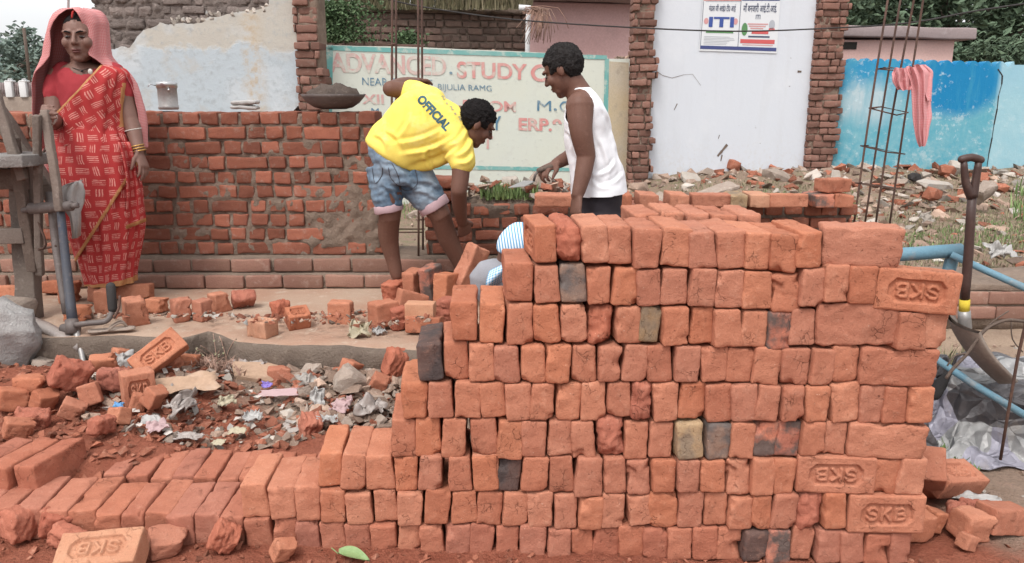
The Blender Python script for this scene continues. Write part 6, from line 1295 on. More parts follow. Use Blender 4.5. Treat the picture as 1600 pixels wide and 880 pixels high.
grass('wall_top_grass', [at(u, rs.uniform(8, 16), 12.1) for u in [rs.uniform(520, 830) for _ in range(1500)]], .10, .35, 'grass_dry', 'pale dry grass on top of the grey brick wall', 12, lean=.9, w=.010)
grass('wall_top_grass', [at(u, rs.uniform(6, 14), 12.2) for u in [rs.uniform(690, 815) for _ in range(500)]], .10, .3, 'grass', 'green grass on top of the grey brick wall', 13, lean=.7, w=.012)
bm = bmesh.new()
for k in range(45):
    a = at(822 + rs.uniform(-6, 10), rs.uniform(10, 22), 11.8); b = at(840 + rs.gauss(0, 16), rs.uniform(40, 72), 11.75); tube(bm, [a, (a + b) / 2 + V((.12, -.05, .12)), b], .005, 3, sub=2)
o = build('dry_vine', bm, M['twig']); tag(o, 'grey-brown dry vines hanging at the drain pipe', 'vine', kind='stuff')
# ------------------------------------------------------------------ people
def proj(p):
    d = p - V((0, 0, CAMZ)); z = d.y * CP - d.z * SP; x = d.x; y = d.y * SP + d.z * CP
    return 800 + FPX * x / z, 440 - FPX * y / z
def J(u, v, y): return at(u, v, y)
def limb(bm, pts, rads, n=16): tube(bm, pts, rads, n, sub=5, round_ends=True)
def ring(u, v, y, du, dv, th, ty=0.0, dy=0.0):
    c = at(u, v, y); X = at(u + du, v + dv, y + dy) - c; Y = V((0, th, ty)); return (c, X, Y)
def densify(rings, sub=5):
    cs = smoothpath([r[0] for r in rings], sub); xs = smoothpath([r[1] for r in rings], sub); ys = smoothpath([r[2] for r in rings], sub); return list(zip(cs, xs, ys))
def hand(bm, w, d, nrm, side, curl=60, s=1.0, thumb=.5, spread=1.0):
    d = d.normalized(); nrm = (nrm - d * nrm.dot(d)).normalized(); side = (side - d * side.dot(d) - nrm * side.dot(nrm)).normalized()
    loft(bm, [(w + d * (t * s), side * (a * s), nrm * (b * s)) for t, a, b in ((-.02, .024, .019), (.0, .025, .018), (.025, .034, .017), (.055, .041, .015), (.085, .041, .013), (.093, .034, .010))], 16)
    for off, L, k in ((.030, .070, 0), (.0105, .080, 1), (-.0095, .074, 2), (-.029, .057, 3)):
        p = w + d * ((.082 - .006 * abs(k - 1)) * s) + side * (off * s); P = [p - d * .02 * s, p]; dd = (d + side * (off * 2.2 * spread)).normalized()
        for f_, ln in ((.28, .44), (.40, .32), (.32, .24)):
            a = math.radians(curl) * f_; ax = dd.cross(nrm).normalized(); dd = (Matrix.Rotation(a, 3, ax) @ dd).normalized(); p = p + dd * (L * s * ln); P.append(p)
        tube(bm, P, [.0095 * s, .0095 * s, .0085 * s, .0078 * s, .0062 * s], 9, sub=2, round_ends=True)
    p = w + d * (.022 * s) + side * (.026 * s); dd = (side * .75 + d * .75 + nrm * .25).normalized(); p2 = p + dd * .035 * s; dd = (d * .95 + side * .15 + nrm * thumb).normalized(); p3 = p2 + dd * .032 * s; p4 = p3 + (dd + nrm * thumb * .5).normalized() * .024 * s
    tube(bm, [p - dd * .015 * s, p, p2, p3, p4], [.014 * s, .0135 * s, .011 * s, .010 * s, .007 * s], 10, sub=2, round_ends=True)
def foot(bm, ankle, fw, s=1.0):
    fw = V((fw.x, fw.y, 0)).normalized(); rt = V((fw.y, -fw.x, 0)); z0 = ankle.z - .075 * s
    loft(bm, [(V((ankle.x, ankle.y, z0 + h * s)) + fw * (t * s), rt * (a * s), V((0, 0, b * s))) for t, a, b, h in ((-.065, .018, .025, .028), (-.05, .030, .034, .036), (-.01, .034, .045, .045), (.05, .038, .034, .034), (.10, .044, .024, .024), (.135, .044, .018, .018))], 16)
    for k in range(5): b = V((ankle.x, ankle.y, z0 + .013 * s)) + fw * (.125 * s) + rt * ((.034 - .0175 * k) * s); tube(bm, [b, b + fw * ((.045 - .005 * k) * s)], [.012 * s, .009 * s] if k else [.015 * s, .012 * s], 9, round_ends=True)
class Head:
    def __init__(h, c, fw, up, s=1.0, rnd=0):
        h.rnd = rnd; h.c, h.s = c, s; h.fw = fw.normalized(); h.up = (up - h.fw * up.dot(h.fw)).normalized(); h.rt = h.fw.cross(h.up); h.rot = Matrix((h.rt, h.fw, h.up)).transposed()
    def p(h, r, f, u): return h.c + (h.rt * r + h.fw * f + h.up * u) * h.s
    def ball(h, bm, r, f, u, rad): ball(bm, h.p(r, f, u), tuple(x * h.s for x in rad), h.rot, 18, 11)
    def shape(h, bm):
        h.ball(bm, 0, -.010, .030, (.073, .093, .083)); h.ball(bm, 0, .022, -.030, (.060 + .006 * h.rnd, .066, .078)); h.ball(bm, 0, .060, -.090, (.026, .022, .020)); h.ball(bm, 0, .045, -.075, (.045, .036, .026))
        tube(bm, [h.p(0, .080, .022), h.p(0, .096, -.002), h.p(0, .106, -.020)], [.008 * h.s, .0095 * h.s, .0115 * h.s], 10, round_ends=True)
        for sg in (-1, 1):
            h.ball(bm, sg * .010, .093, -.024, (.008, .010, .007)); h.ball(bm, sg * (.037 + .005 * h.rnd), .058, -.020, (.025, .024 + .004 * h.rnd, .028)); h.ball(bm, sg * .030, .076, .028, (.026, .012, .010)); h.ball(bm, sg * .072, -.010, -.002, (.009, .017, .028))
        h.ball(bm, 0, .082, -.052, (.022, .012, .008)); h.ball(bm, 0, .079, -.064, (.020, .012, .008))
    def features(h, e, brow=True):
        for sg in (-1, 1):
            bm = bmesh.new(); h.ball(bm, sg * .031, .0775, .005, (.0125, .0075, .0050)); o1 = build('eye', bm, M['eye_white'], e)
            bm = bmesh.new(); h.ball(bm, sg * .031 + .001, .0838, .0052, (.0072, .0032, .0050)); o2 = build('iris', bm, M['eye'], e); o2.parent = o1
            bm = bmesh.new(); tube(bm, [h.p(sg * .012, .092, .022), h.p(sg * .032, .089, .029), h.p(sg * .052, .072, .024)], [.003 * h.s, .0042 * h.s, .002 * h.s], 7, sub=3); build('eyebrow', bm, M['hair'], e)
        bm = bmesh.new(); h.ball(bm, 0, .0875, -.053, (.021, .008, .0052)); h.ball(bm, 0, .0855, -.0625, (.018, .008, .0058)); build('lips', bm, M['lips'], e)
    def hair(h, e, mat, amp=.006, top=1.0, fringe=.052):
        bm = bmesh.new(); ball(bm, V((0, -.012, .030)), (.079, .0975, .0895 * top), None, 110, 72); bm.normal_update()
        for v in bm.verts:
            q = v.co; face = sstep(.0, .03, q.y - .030 + (fringe - q.z) * -.2) * (1 - sstep(fringe - .012, fringe + .012, q.z)); low = 1 - sstep(-.065, -.045, q.z + .02 * (q.y < -.04)); ear = (1 - sstep(-.02, .0, q.z - .01)) * sstep(-.035, -.01, q.y)
            k = max(face, low, ear); n_ = noise.noise(q * 50) * amp * .8 + noise.noise(q * 260) * amp * .9
            v.co = V((q.x * (1 - .22 * k), q.y * (1 - .22 * k) if q.y > 0 else q.y * (1 - .2 * low), q.z * (1 - .1 * k))) + v.normal * n_ * (1 - k)
        for v in bm.verts: v.co = h.c + (h.rot @ v.co) * h.s
        build('hair', bm, M[mat], e)
def bangle(bm, c, ax, r, t):
    ax = ax.normalized(); x = ax.orthogonal().normalized(); y = ax.cross(x); tube(bm, [c + x * math.cos(a * .3927) * r + y * math.sin(a * .3927) * r for a in range(17)], t, 7, cap=False)
def ribbon(bm, pts, wvec, sub=4, mi=0):
    P = smoothpath(pts, sub); vs = [(bm.verts.new(p), bm.verts.new(p + wvec)) for p in P]
    for a, b in zip(vs, vs[1:]): bm.faces.new((a[0], b[0], b[1], a[1])).material_index = mi
def cutplane(bm, a, b, y, keep_left=True, clear=True):
    p, q = at(*a, y), at(*b, y); o_ = V((0, 0, CAMZ)); n_ = (p - o_).cross(q - o_).normalized()
    if (n_.x > 0) != keep_left: n_ = -n_
    bmesh.ops.bisect_plane(bm, geom=bm.verts[:] + bm.edges[:] + bm.faces[:], plane_co=o_, plane_no=n_, clear_outer=clear, dist=1e-5); return o_, n_
def folds(k1, a1, k2, a2, seed):
    def fn(p, c, t, s): 
        return c + (p - c) * (1 + a1 * math.sin(k1 * t + 2.2 * s + seed) * (.3 + .7 * s) + a2 * math.sin(k2 * t + 3 * noise.noise(V((t, s * 3, seed)))) + .03 * noise.noise(V((math.cos(t) * 2.2, math.sin(t) * 2.2, s * 7 + seed))))
    return fn
def creases(bm, lines, amp=.010, sig=5.0):
    """crisp cloth folds: each line (x0,y0,x1,y1[,gain]) is a ridge beside a valley on the garment facing the viewer"""
    bm.normal_update()
    for v in bm.verts:
        if v.normal.y > .35: continue
        u_, w_ = proj(v.co); k = 0.0
        for ln in lines:
            x0, y0, x1, y1 = ln[:4]; gn = ln[4] if len(ln) > 4 else 1.0; dx, dy = x1 - x0, y1 - y0; L2 = dx * dx + dy * dy; t = ((u_ - x0) * dx + (w_ - y0) * dy) / L2
            if -.15 < t < 1.15:
                bend = 5 * math.sin(t * 3.1) * (1 if (x0 + y0) % 2 > 1 else -1); d = ((u_ - x0) * dy - (w_ - y0) * dx) / math.sqrt(L2) + bend; q = d / sig
                if abs(q) < 3.2: k += gn * q * math.exp(-q * q) * 2.2 * sstep(-.15, .25, t) * (1 - sstep(.7, 1.15, t))
        v.co += v.normal * amp * max(-1.6, min(1.6, k))
# ------------------------------------------------ woman in the red sari
WYp = 4.25
e = empty('person', onz(172, 452, SLABZ), 'woman in a red patterned sari and pink veil holding a stick by the trestle', 'person')
hd = Head(J(126, 60, WYp - .02), V((.17, -1, -.04)), V((-.03, .04, 1)), 1.07, 1)
bm = bmesh.new(); hd.shape(bm)
limb(bm, [J(125, 78, WYp + .02), J(127, 98, WYp + .035), J(128, 112, WYp + .03)], [.052, .050, .06])
loft(bm, densify([ring(u, v, WYp + .03, du, 0, th) for u, v, du, th in ((130, 98, 18, .05), (132, 107, 40, .075), (135, 118, 50, .09), (140, 150, 40, .10), (142, 190, 38, .10), (145, 235, 48, .12), (150, 270, 50, .12), (158, 300, 40, .09))]), 24)
for pts, rr in (([J(93, 120, WYp + .02), J(86, 155, WYp), J(86, 190, WYp - .05)], [.056, .052, .042]), ([J(86, 190, WYp - .05), J(78, 186, WYp - .22), J(71, 183, WYp - .37)], [.043, .040, .029]), ([J(184, 120, WYp + .03), J(196, 152, WYp + .05), J(205, 188, WYp + .03)], [.055, .050, .041]), ([J(205, 188, WYp + .03), J(211, 212, WYp), J(217, 238, WYp - .04)], [.042, .037, .026]), ([J(147, 290, WYp + .03), J(155, 360, WYp + .02), J(160, 448, WYp + .03)], [.085, .06, .038]), ([J(172, 290, WYp + .03), J(182, 360, WYp + .02), J(185, 446, WYp + .04)], [.085, .06, .038])): limb(bm, pts, rr)
hand(bm, J(71, 183, WYp - .37), J(66, 172, WYp - .47) - J(71, 183, WYp - .37), V((1, .2, 0)), V((.1, -1, .3)), 150, .95)
hand(bm, J(217, 238, WYp - .04), J(229, 272, WYp - .08) - J(217, 238, WYp - .04), V((-1, .3, .1)), V((-.25, -1, 0)), 50, .98)
for u in (160, 186): a_ = onz(u, 452, SLABZ); foot(bm, V((a_.x, a_.y + .06, SLABZ + .075)), V((.05, -1, 0)), .95)
b2 = remesh(bm, .0045, 3); build('body', b2, M['skin_light'], e); hd.features(e)
bm = bmesh.new(); ball(bm, hd.p(0, -.012, .030), (.079, .100, .092), hd.rot, 40, 28)
for v in bm.verts:
    q = hd.rot.transposed() @ (v.co - hd.c); k = sstep(.0, .02, q.y - .01) * (1 - sstep(.070, .090, q.z + .35 * abs(q.x))); v.co = hd.c + hd.rot @ (q * (1 - .16 * k))
build('hair', bm, M['hair'], e)
bm = bmesh.new(); tube(bm, [hd.p(0, .078, .088), hd.p(0, .055, .112), hd.p(0, .02, .124)], [.004, .006, .005], 8, sub=3); build('vermilion_parting', bm, M['sindoor'], e)
# blouse
bm = bmesh.new(); loft(bm, densify([ring(u, v, WYp + .03, du, 0, th) for u, v, du, th in ((132, 106, 34, .078), (136, 116, 52, .098), (139, 135, 48, .118), (142, 160, 46, .118), (143, 178, 45, .112))]), 28)
limb(bm, [J(100, 114, WYp + .03), J(90, 130, WYp + .015), J(86, 147, WYp + .005)], [.058, .060, .058]); limb(bm, [J(178, 114, WYp + .03), J(190, 130, WYp + .045), J(196, 147, WYp + .05)], [.054, .055, .052])
b2 = remesh(bm, .007, 3)
cutplane(b2, (104, 96), (142, 128), WYp, True, False)
# scooped neckline
dele = [f for f in b2.faces if (lambda q: ((q[0] - 128) / 21) ** 2 + ((q[1] - 100) / 17) ** 2 < 1 and f.calc_center_median().y < WYp + .06)(proj(f.calc_center_median()))]; bmesh.ops.delete(b2, geom=dele, context='FACES')
noisy(b2, .004, 30, 3); build('blouse', b2, M['blouse'], e)
# sari skirt, overlap, pallu
def wrap(rows, n=140, uvw=1.25, fn=None, off=0.0):
    bm = bmesh.new(); loft(bm, densify([ring(u, v, WYp + .03, du + off * 290, 0, th + off) for u, v, du, th in rows], 7), n, False, 0, uvw, fn=fn); return bm
SK = ((142, 196, 50, .125), (144, 215, 55, .135), (147, 240, 61, .15), (152, 275, 63, .16), (159, 310, 61, .16), (166, 345, 57, .155), (170, 380, 48, .145), (171, 410, 41, .135), (173, 430, 36, .13), (174, 441, 35, .13))
bm = wrap(SK, fn=folds(11, .055, 23, .022, 1)); bmesh.ops.bisect_plane(bm, geom=bm.verts[:] + bm.edges[:] + bm.faces[:], plane_co=at(174, 437, WYp), plane_no=V((.12, 0, -1)), dist=1e-5)
for f in bm.faces:
    if (f.calc_center_median() - at(174, 437, WYp)).dot(V((.12, 0, -1))) > 0: f.material_index = 1
creases(bm, [(170, 300, 160, 436), (182, 300, 178, 436), (194, 290, 194, 436), (204, 300, 206, 430, .8), (150, 340, 146, 436, .7)], .011, 4)
o = build('sari_skirt', bm, [M['sari'], M['sari_border']], e); o.modifiers.new('t', 'SOLIDIFY').thickness = .002
bm = wrap(((142, 192, 44, .115),) + SK[1:-1], fn=folds(6, .035, 15, .022, 4), off=.012)
creases(bm, [(198, 215, 110, 250), (200, 232, 105, 290, .9), (202, 250, 112, 330, .9), (196, 205, 120, 224, .8), (190, 270, 125, 370, .8)], .010, 4.5)
cutplane(bm, (118, 410), (212, 262), WYp - .14, True, True); o_, n_ = cutplane(bm, (117, 403), (208, 258.5), WYp - .14, True, False)
for f in bm.faces:
    if (f.calc_center_median() - o_).dot(n_) > 0: f.material_index = 1
cutplane(bm, (60, 388), (240, 420), WYp, True, False)
bmesh.ops.bisect_plane(bm, geom=bm.verts[:] + bm.edges[:] + bm.faces[:], plane_co=at(122, 408, WYp), plane_no=V((0, 0, -1)), clear_outer=True, dist=1e-5)
o = build('sari_overlap', bm, [M['sari'], M['sari_border']], e); o.modifiers.new('t', 'SOLIDIFY').thickness = .003
bm = bmesh.new(); n_ = 22; g_ = {}; L_ = bm.loops.layers.uv.verify()
for i in range(n_ + 1):
    for k in range(13):
        s, t = k / 12, i / n_; uL = 184 + 18 * t + 6 * math.sin(4 * t); uR = 203 + 26 * t ** .8; vv_ = 222 + (136 - 12 * s) * t
        g_[i, k] = (bm.verts.new(at(uL + (uR - uL) * s, vv_, WYp - .155 + .05 * t + .07 * s - .015 * math.sin(s * 8 + t * 3))), s * .14, t * .48)
for i in range(n_):
    for k in range(12):
        c4 = (g_[i, k], g_[i + 1, k], g_[i + 1, k + 1], g_[i, k + 1]); f = bm.faces.new([q[0] for q in c4]); f.material_index = 1 if i >= n_ - 1 else 0
        for lp, q in zip(f.loops, c4): lp[L_].uv = (q[1], q[2])
o = build('sari_flap', bm, [M['sari'], M['sari_border']], e); o.modifiers.new('t', 'SOLIDIFY').thickness = .003
TP = ((133, 101, 36, .086), (138, 110, 56, .112), (142, 130, 56, .138), (143, 155, 53, .14), (142, 180, 51, .13), (142, 205, 53, .13), (144, 225, 58, .138))
bm = wrap(TP, fn=folds(8, .04, 19, .022, 8), off=.006, uvw=1.1)
creases(bm, [(168, 104, 112, 196), (176, 106, 130, 200, .9), (184, 110, 150, 205, .9), (190, 118, 168, 205, .8), (150, 160, 100, 200, .8), (120, 176, 170, 214, .7)], .010, 4)
for f in bm.faces:
    for lp in f.loops: lp[bm.loops.layers.uv.verify()].uv = lp[bm.loops.layers.uv.verify()].uv @ Matrix(((.85, .5), (-.5, .85)))
cutplane(bm, (163, 96), (92, 172), WYp - .13, False, True); o_, n_ = cutplane(bm, (166, 97), (95, 173), WYp - .13, False, False)
for f in bm.faces:
    if (f.calc_center_median() - o_).dot(n_) > 0: f.material_index = 1
for f in bm.faces:
    q = proj(f.calc_center_median())
    if f.calc_center_median().y < WYp + .05 and q[1] > 130 and q[0] > 191 - (q[1] - 112) * .06 and q[1] < 200: f.material_index = 1
o = build('sari_pallu', bm, [M['sari'], M['sari_border']], e); o.modifiers.new('t', 'SOLIDIFY').thickness = .003
bm = bmesh.new(); ball(bm, at(141, 112, WYp - .115), (.012, .006, .014)); build('brooch', bm, M['silver'], e)
# veil: (centre u, v, half width px, depth, opening left, opening right)
bm = bmesh.new(); L_ = bm.loops.layers.uv.verify(); rows = []; n_ = 84
VR = [(126, 14.5, 3, .02, 2, 2), (126, 16, 16, .075, 4, 4), (126, 18, 25, .112, 10, 10), (125, 25, 33, .130, 24, 24), (124, 36, 38, .134, 32, 31), (122, 50, 40, .134, 36, 40), (121, 70, 43, .138, 32, 40), (121, 88, 46, .142, 32, 44), (123, 102, 54, .150, 40, 66), (128, 115, 64, .160, 50, 80), (132, 132, 72, .168, 56, 86), (135, 150, 76, .175, 60, 88), (138, 172, 79, .175, 64, 88), (140, 195, 80, .17, 68, 88), (142, 215, 79, .165, 76, 88), (143, 232, 79, .16, 84, 90)]
cs = smoothpath([at(a[0], a[1], WYp + .03) for a in VR], 5); ws = lerp_list([a[2] / 290 for a in VR], 5); ds = lerp_list([a[3] for a in VR], 5); oL = lerp_list([a[4] for a in VR], 5); oR = lerp_list([a[5] for a in VR], 5); run = 0
for r, c in enumerate(cs):
    if r: run += max((c - cs[r - 1]).length, .004)
    row = []
    for i in range(n_ + 1):
        a = math.radians(-90 + oR[r] + (360 - oR[r] - oL[r]) * i / n_); k = 1 + .05 * math.sin(a * 11 + r * .08) * min(1, r / 30) + .03 * noise.noise(V((a * 2, r * .1, 3)))
        row.append((bm.verts.new(c + V((math.cos(a) * ws[r] * k, math.sin(a) * ds[r] * k, .006 * math.sin(a * 4)))), i / n_ * (.25 + ws[r] * 3), run))
    rows.append(row)
for r in range(len(rows) - 1):
    for i in range(n_):
        c4 = (rows[r][i], rows[r][i + 1], rows[r + 1][i + 1], rows[r + 1][i]); f = bm.faces.new([q[0] for q in c4])
        for lp, q in zip(f.loops, c4): lp[L_].uv = (q[1], q[2])
o = build('veil', bm, M['dupatta'], e); o.modifiers.new('t', 'SOLIDIFY').thickness = .002
bm = bmesh.new(); loft(bm, densify([(at(u, v, WYp + .12), V((w / 290, 0, 0)), V((0, .05, 0))) for u, v, w in ((66, 170, 6), (68, 200, 8), (78, 225, 12), (84, 250, 13), (88, 275, 11), (92, 292, 5))], 5), 40, True, 0, .3, fn=folds(6, .12, 11, .05, 2)); build('veil_end', bm, M['dupatta'], e)
bm = bmesh.new()
for k in range(3): bangle(bm, J(75 + k * 1.6, 184.5, WYp - .30 + k * .03), V((-.1, -1, .1)), .036, .0035)
bangle(bm, J(208, 203, WYp + .012), V((.2, 0, -1)), .041, .003)
build('bangles', bm, M['silver'], e)
bm = bmesh.new()
for k in range(3): bangle(bm, J(214.2 + k * 1.5, 228 + k * 4.0, WYp - .025 - k * .006), V((.22, 0, -1)), .033, .004)
build('bangles', bm, M['gold'], e)
bm = bmesh.new(); tube(bm, [J(108, 104, WYp - .02), J(116, 107, WYp - .05), J(128, 110, WYp - .062), J(138, 107, WYp - .05)], .0018, 6, sub=3); ball(bm, J(128, 111, WYp - .065), .006); build('necklace', bm, M['black'], e)
# ------------------------------------------------ bending man in the yellow shirt
YP = 4.2
e = empty('person', onz(665, 440, SLABZ), 'man in a yellow OFFICIAL shirt and denim shorts bending over the wall gap', 'person')
hd = Head(J(744, 193, YP - .02), V((.78, .30, -.55)), V((.55, .0, .83)), 1.0)
TS = [ring(*a) for a in ((612, 244, YP, 38, 25, .115), (630, 228, YP, 36, 39, .125), (655, 208, YP, 34, 52, .125), (680, 196, YP, 34, 54, .115), (700, 188, YP, 30, 45, .10), (718, 183, YP, 16, 26, .075), (729, 182, YP, 7, 13, .05))]
bm = bmesh.new(); hd.shape(bm); limb(bm, [J(716, 184, YP + .01), J(728, 184, YP), J(740, 190, YP - .01)], [.064, .056, .055])
loft(bm, densify([(c, X * .82, Y * .82) for c, X, Y in TS]), 24); loft(bm, densify([ring(606, 248, YP, 30, 18, .11), ring(618, 265, YP, 34, 12, .12), ring(630, 285, YP, 30, 8, .10)]), 20)
for pts, rr in (([J(662, 152, YP + .08), J(638, 143, YP + .10), J(610, 139, YP + .06)], [.060, .047, .040]), ([J(610, 139, YP + .06), J(630, 132, YP + .22), J(650, 129, YP + .37)], [.041, .038, .028]), ([J(712, 226, YP - .08), J(720, 262, YP - .12), J(717, 297, YP - .14)], [.062, .047, .042]), ([J(717, 297, YP - .14), J(718, 322, YP - .06), J(722, 347, YP + .03)], [.042, .039, .028]),
                ([J(606, 270, YP), J(607, 305, YP - .02), J(609, 336, YP - .02)], [.10, .075, .060]), ([J(609, 336, YP - .02), J(607, 368, YP + .03), J(613, 400, YP + .05), J(620, 430, YP + .05)], [.058, .056, .043, .033]), ([J(642, 268, YP + .04), J(666, 302, YP + .03), J(687, 335, YP + .02)], [.10, .078, .059]), ([J(687, 335, YP + .02), J(700, 372, YP + .08), J(716, 407, YP + .12), J(724, 428, YP + .14)], [.057, .056, .041, .033])): limb(bm, pts, rr)
hand(bm, J(650, 129, YP + .37), J(660, 128, YP + .47) - J(650, 129, YP + .37), V((.3, -.3, -1)), V((.8, -.6, .3)), 120, .95); hand(bm, J(722, 347, YP + .03), J(730, 374, YP + .10) - J(722, 347, YP + .03), V((-.5, 1, .2)), V((1, .4, 0)), 130, 1.0)
fa = onz(622, 447, SLABZ); foot(bm, V((J(620, 430, YP + .05).x, YP + .05, SLABZ + .075)), V((.5, -.9, 0)), 1.0); foot(bm, V((J(724, 428, YP + .14).x, YP + .14, SLABZ + .075)), V((.8, -.4, 0)), 1.0)
b2 = remesh(bm, .0048, 3); build('body', b2, M['skin'], e); hd.hair(e, 'hair', .008, 1.02, .05); hd.features(e)
bm = bmesh.new(); loft(bm, densify(TS), 40); limb(bm, [J(672, 160, YP + .06), J(655, 150, YP + .085), J(643, 146, YP + .095)], [.085, .072, .068]); limb(bm, [J(706, 215, YP - .05), J(717, 235, YP - .09), J(722, 252, YP - .115)], [.088, .076, .069])
b2 = remesh(bm, .007, 4); b2.normal_update()
for v in b2.verts:
    u_, v_ = proj(v.co); s = (u_ - 612) * .84 - (v_ - 244) * .54; w = (u_ - 612) * .55 + (v_ - 244) * .83
    v.co += v.normal * (.006 * noise.noise(v.co * 8) + .002 * noise.noise(v.co * 26))
creases(b2, [(712, 232, 650, 258), (700, 246, 640, 262, .8), (706, 214, 630, 238, .9), (690, 200, 612, 222, .6), (648, 150, 664, 186, .8), (640, 168, 620, 214, .6), (600, 205, 628, 236, .8), (735, 214, 712, 242), (728, 200, 700, 226, .7), (676, 262, 668, 232, .9), (588, 214, 604, 234, .7), (738, 240, 714, 252, .8), (660, 140, 690, 160, .5)], .011, 4.6)
# hem flares and hangs away from the body
for v in b2.verts:
    u_, v_ = proj(v.co); s = (u_ - 612) * .84 - (v_ - 244) * .54
    if s < 22: v.co += v.normal * .016 * sstep(22, 0, s)
bv = BVHTree.FromBMesh(b2)
build('shirt', b2, M['yellow'], e)
def print_on(txt, p0, p1, hpx, mat, name, bold=.03, upv=None):
    b = text_bm(txt, 1.0, 0.0, bold); bmesh.ops.triangulate(b, faces=b.faces); bmesh.ops.subdivide_edges(b, edges=b.edges[:], cuts=1)
    xs = [v.co.x for v in b.verts]; ys = [v.co.y for v in b.verts]; x0, x1, y0, y1 = min(xs), max(xs), min(ys), max(ys); dx, dy = p1[0] - p0[0], p1[1] - p0[1]; L = math.hypot(dx, dy); nx, ny = upv or (dy / L, -dx / L); bm = bmesh.new()
    for v in b.verts:
        s, t = (v.co.x - x0) / (x1 - x0), (v.co.y - y0) / (y1 - y0); d = ray(p0[0] + dx * s + nx * hpx * t, p0[1] + dy * s + ny * hpx * t); h_ = bv.ray_cast(V((0, 0, CAMZ)), d.normalized())
        v.co = h_[0] + h_[1] * .0025 if h_[0] is not None else at(660, 180, YP)
    merge(bm, b); build(name, bm, M[mat], e, smooth=False)
print_on('OFFICIAL', (650, 157), (696, 206), 14.5, 'print_blue', 'printed_lettering', .045); print_on('~ - ~ - ~', (688, 152), (719, 190), 5, 'print_grey', 'faded_print', .01)
bm = bmesh.new(); loft(bm, densify([ring(607, 240, YP, 33, 21, .118), ring(612, 252, YP, 36, 18, .128), ring(620, 268, YP, 37, 13, .13), ring(628, 286, YP, 31, 8, .11)]), 30)
for pts, rr in (([J(603, 262, YP), J(604, 295, YP - .02), J(606, 322, YP - .02)], [.105, .086, .074]), ([J(641, 268, YP + .03), J(660, 297, YP + .03), J(676, 318, YP + .03)], [.115, .096, .082])): tube(bm, pts, rr, 24, sub=5)
b2 = remesh(bm, .007, 4); b2.normal_update()
for v in b2.verts: v.co += v.normal * (.007 * noise.noise(V((v.co.x * 16, v.co.y * 16, v.co.z * 42))) + .004 * noise.noise(v.co * 40))
creases(b2, [(596, 290, 618, 318), (590, 305, 622, 300, .7), (650, 285, 690, 300), (645, 300, 684, 318, .8), (628, 285, 650, 310, .8), (600, 255, 640, 268, .6)], .009, 4)
bv2 = BVHTree.FromBMesh(b2); build('shorts', b2, M['denim'], e)
for a, b, r in ((J(605.5, 319, YP - .02), J(608, 331, YP - .02), .077), (J(674, 315, YP + .03), J(681, 327, YP + .03), .085)):
    bm = bmesh.new(); tube(bm, [a, a.lerp(b, .1), a.lerp(b, .9), b], [r * .96, r, r, r * .95], 28); noisy(bm, .004, 20, 1); build('cuff', bm, M['cuff'], e)
def seam(pts):
    bm = bmesh.new(); P = []
    for u, v in [(q.x, q.y) for q in smoothpath([V((a, b, 0)) for a, b in pts], 5)]:
        h_ = bv2.ray_cast(V((0, 0, CAMZ)), ray(u, v).normalized())
        if h_[0] is not None: P.append(h_[0] + h_[1] * .001)
    if len(P) > 2: tube(bm, P, .0022, 5); build('pocket_seam', bm, M['blue_tube'], e)
    else: bm.free()
seam([(607, 262), (612, 280), (634, 298), (650, 290), (652, 280), (648, 264)]); seam([(582, 262), (586, 286), (596, 276), (598, 262)]); seam([(612, 255), (622, 275), (627, 300)])
# ------------------------------------------------ man in the white vest
VP = 3.9
e = empty('person', V((J(936, 330, VP).x, VP, .1)), 'man in a white sleeveless vest and dark trousers holding a trowel behind the stack', 'person')
hd = Head(J(881, 110, VP), V((-.80, .40, -.44)), V((-.38, .1, .88)), 1.02)
BT = [ring(u, v, VP, du, 0, th, ty=.0) for u, v, du, th in ((936, 304, 41, .168), (932, 270, 39, .16), (925, 240, 37, .155), (918, 210, 35, .165), (916, 182, 32, .178), (914, 162, 27, .175), (911, 148, 20, .13), (907, 137, 13, .065))]
bm = bmesh.new(); hd.shape(bm); limb(bm, [J(906, 150, VP), J(899, 136, VP), J(889, 122, VP)], [.066, .057, .056]); loft(bm, densify([(c, X * (.70 if i < 2 else .84 if i < 4 else .95 if i == 4 else 1), Y * (.75 if i < 2 else .88 if i < 4 else 1)) for i, (c, X, Y) in enumerate(BT)]), 28)
for pts, rr in (([J(906, 166, VP - .17), J(908, 205, VP - .20), J(916, 243, VP - .19)], [.066, .053, .044]), ([J(916, 243, VP - .19), J(911, 272, VP - .21), J(903, 303, VP - .23)], [.044, .040, .029]), ([J(912, 166, VP + .17), J(898, 205, VP + .20), J(905, 238, VP + .20)], [.062, .048, .042]), ([J(905, 238, VP + .20), J(888, 246, VP + .12), J(869, 256, VP + .04)], [.041, .037, .027])): limb(bm, pts, rr)
hand(bm, J(903, 303, VP - .23), J(899, 340, VP - .25) - J(903, 303, VP - .23), V((1, .5, 0)), V((-.4, .9, 0)), 55, 1.02); hand(bm, J(869, 256, VP + .04), J(848, 266, VP - .02) - J(869, 256, VP + .04), V((.2, .2, -1)), V((-.2, -1, .0)), 130, 1.0)
for sy in (-.09, .09):
    limb(bm, [J(936, 306, VP + sy * .7), V((J(936, 300, VP).x - .02, VP + sy, .55)), V((J(936, 300, VP).x, VP + sy, .18))], [.068, .06, .038]); foot(bm, V((J(936, 300, VP).x, VP + sy, .17 + .0)), V((-1, 0, 0)), 1.0)
b2 = remesh(bm, .0048, 3); build('body', b2, M['skin'], e); hd.hair(e, 'hair_grey', .008, 1.02, .05); hd.features(e)
bm = bmesh.new(); VT = [ring(938, 318, VP, 42, 0, .172)] + BT
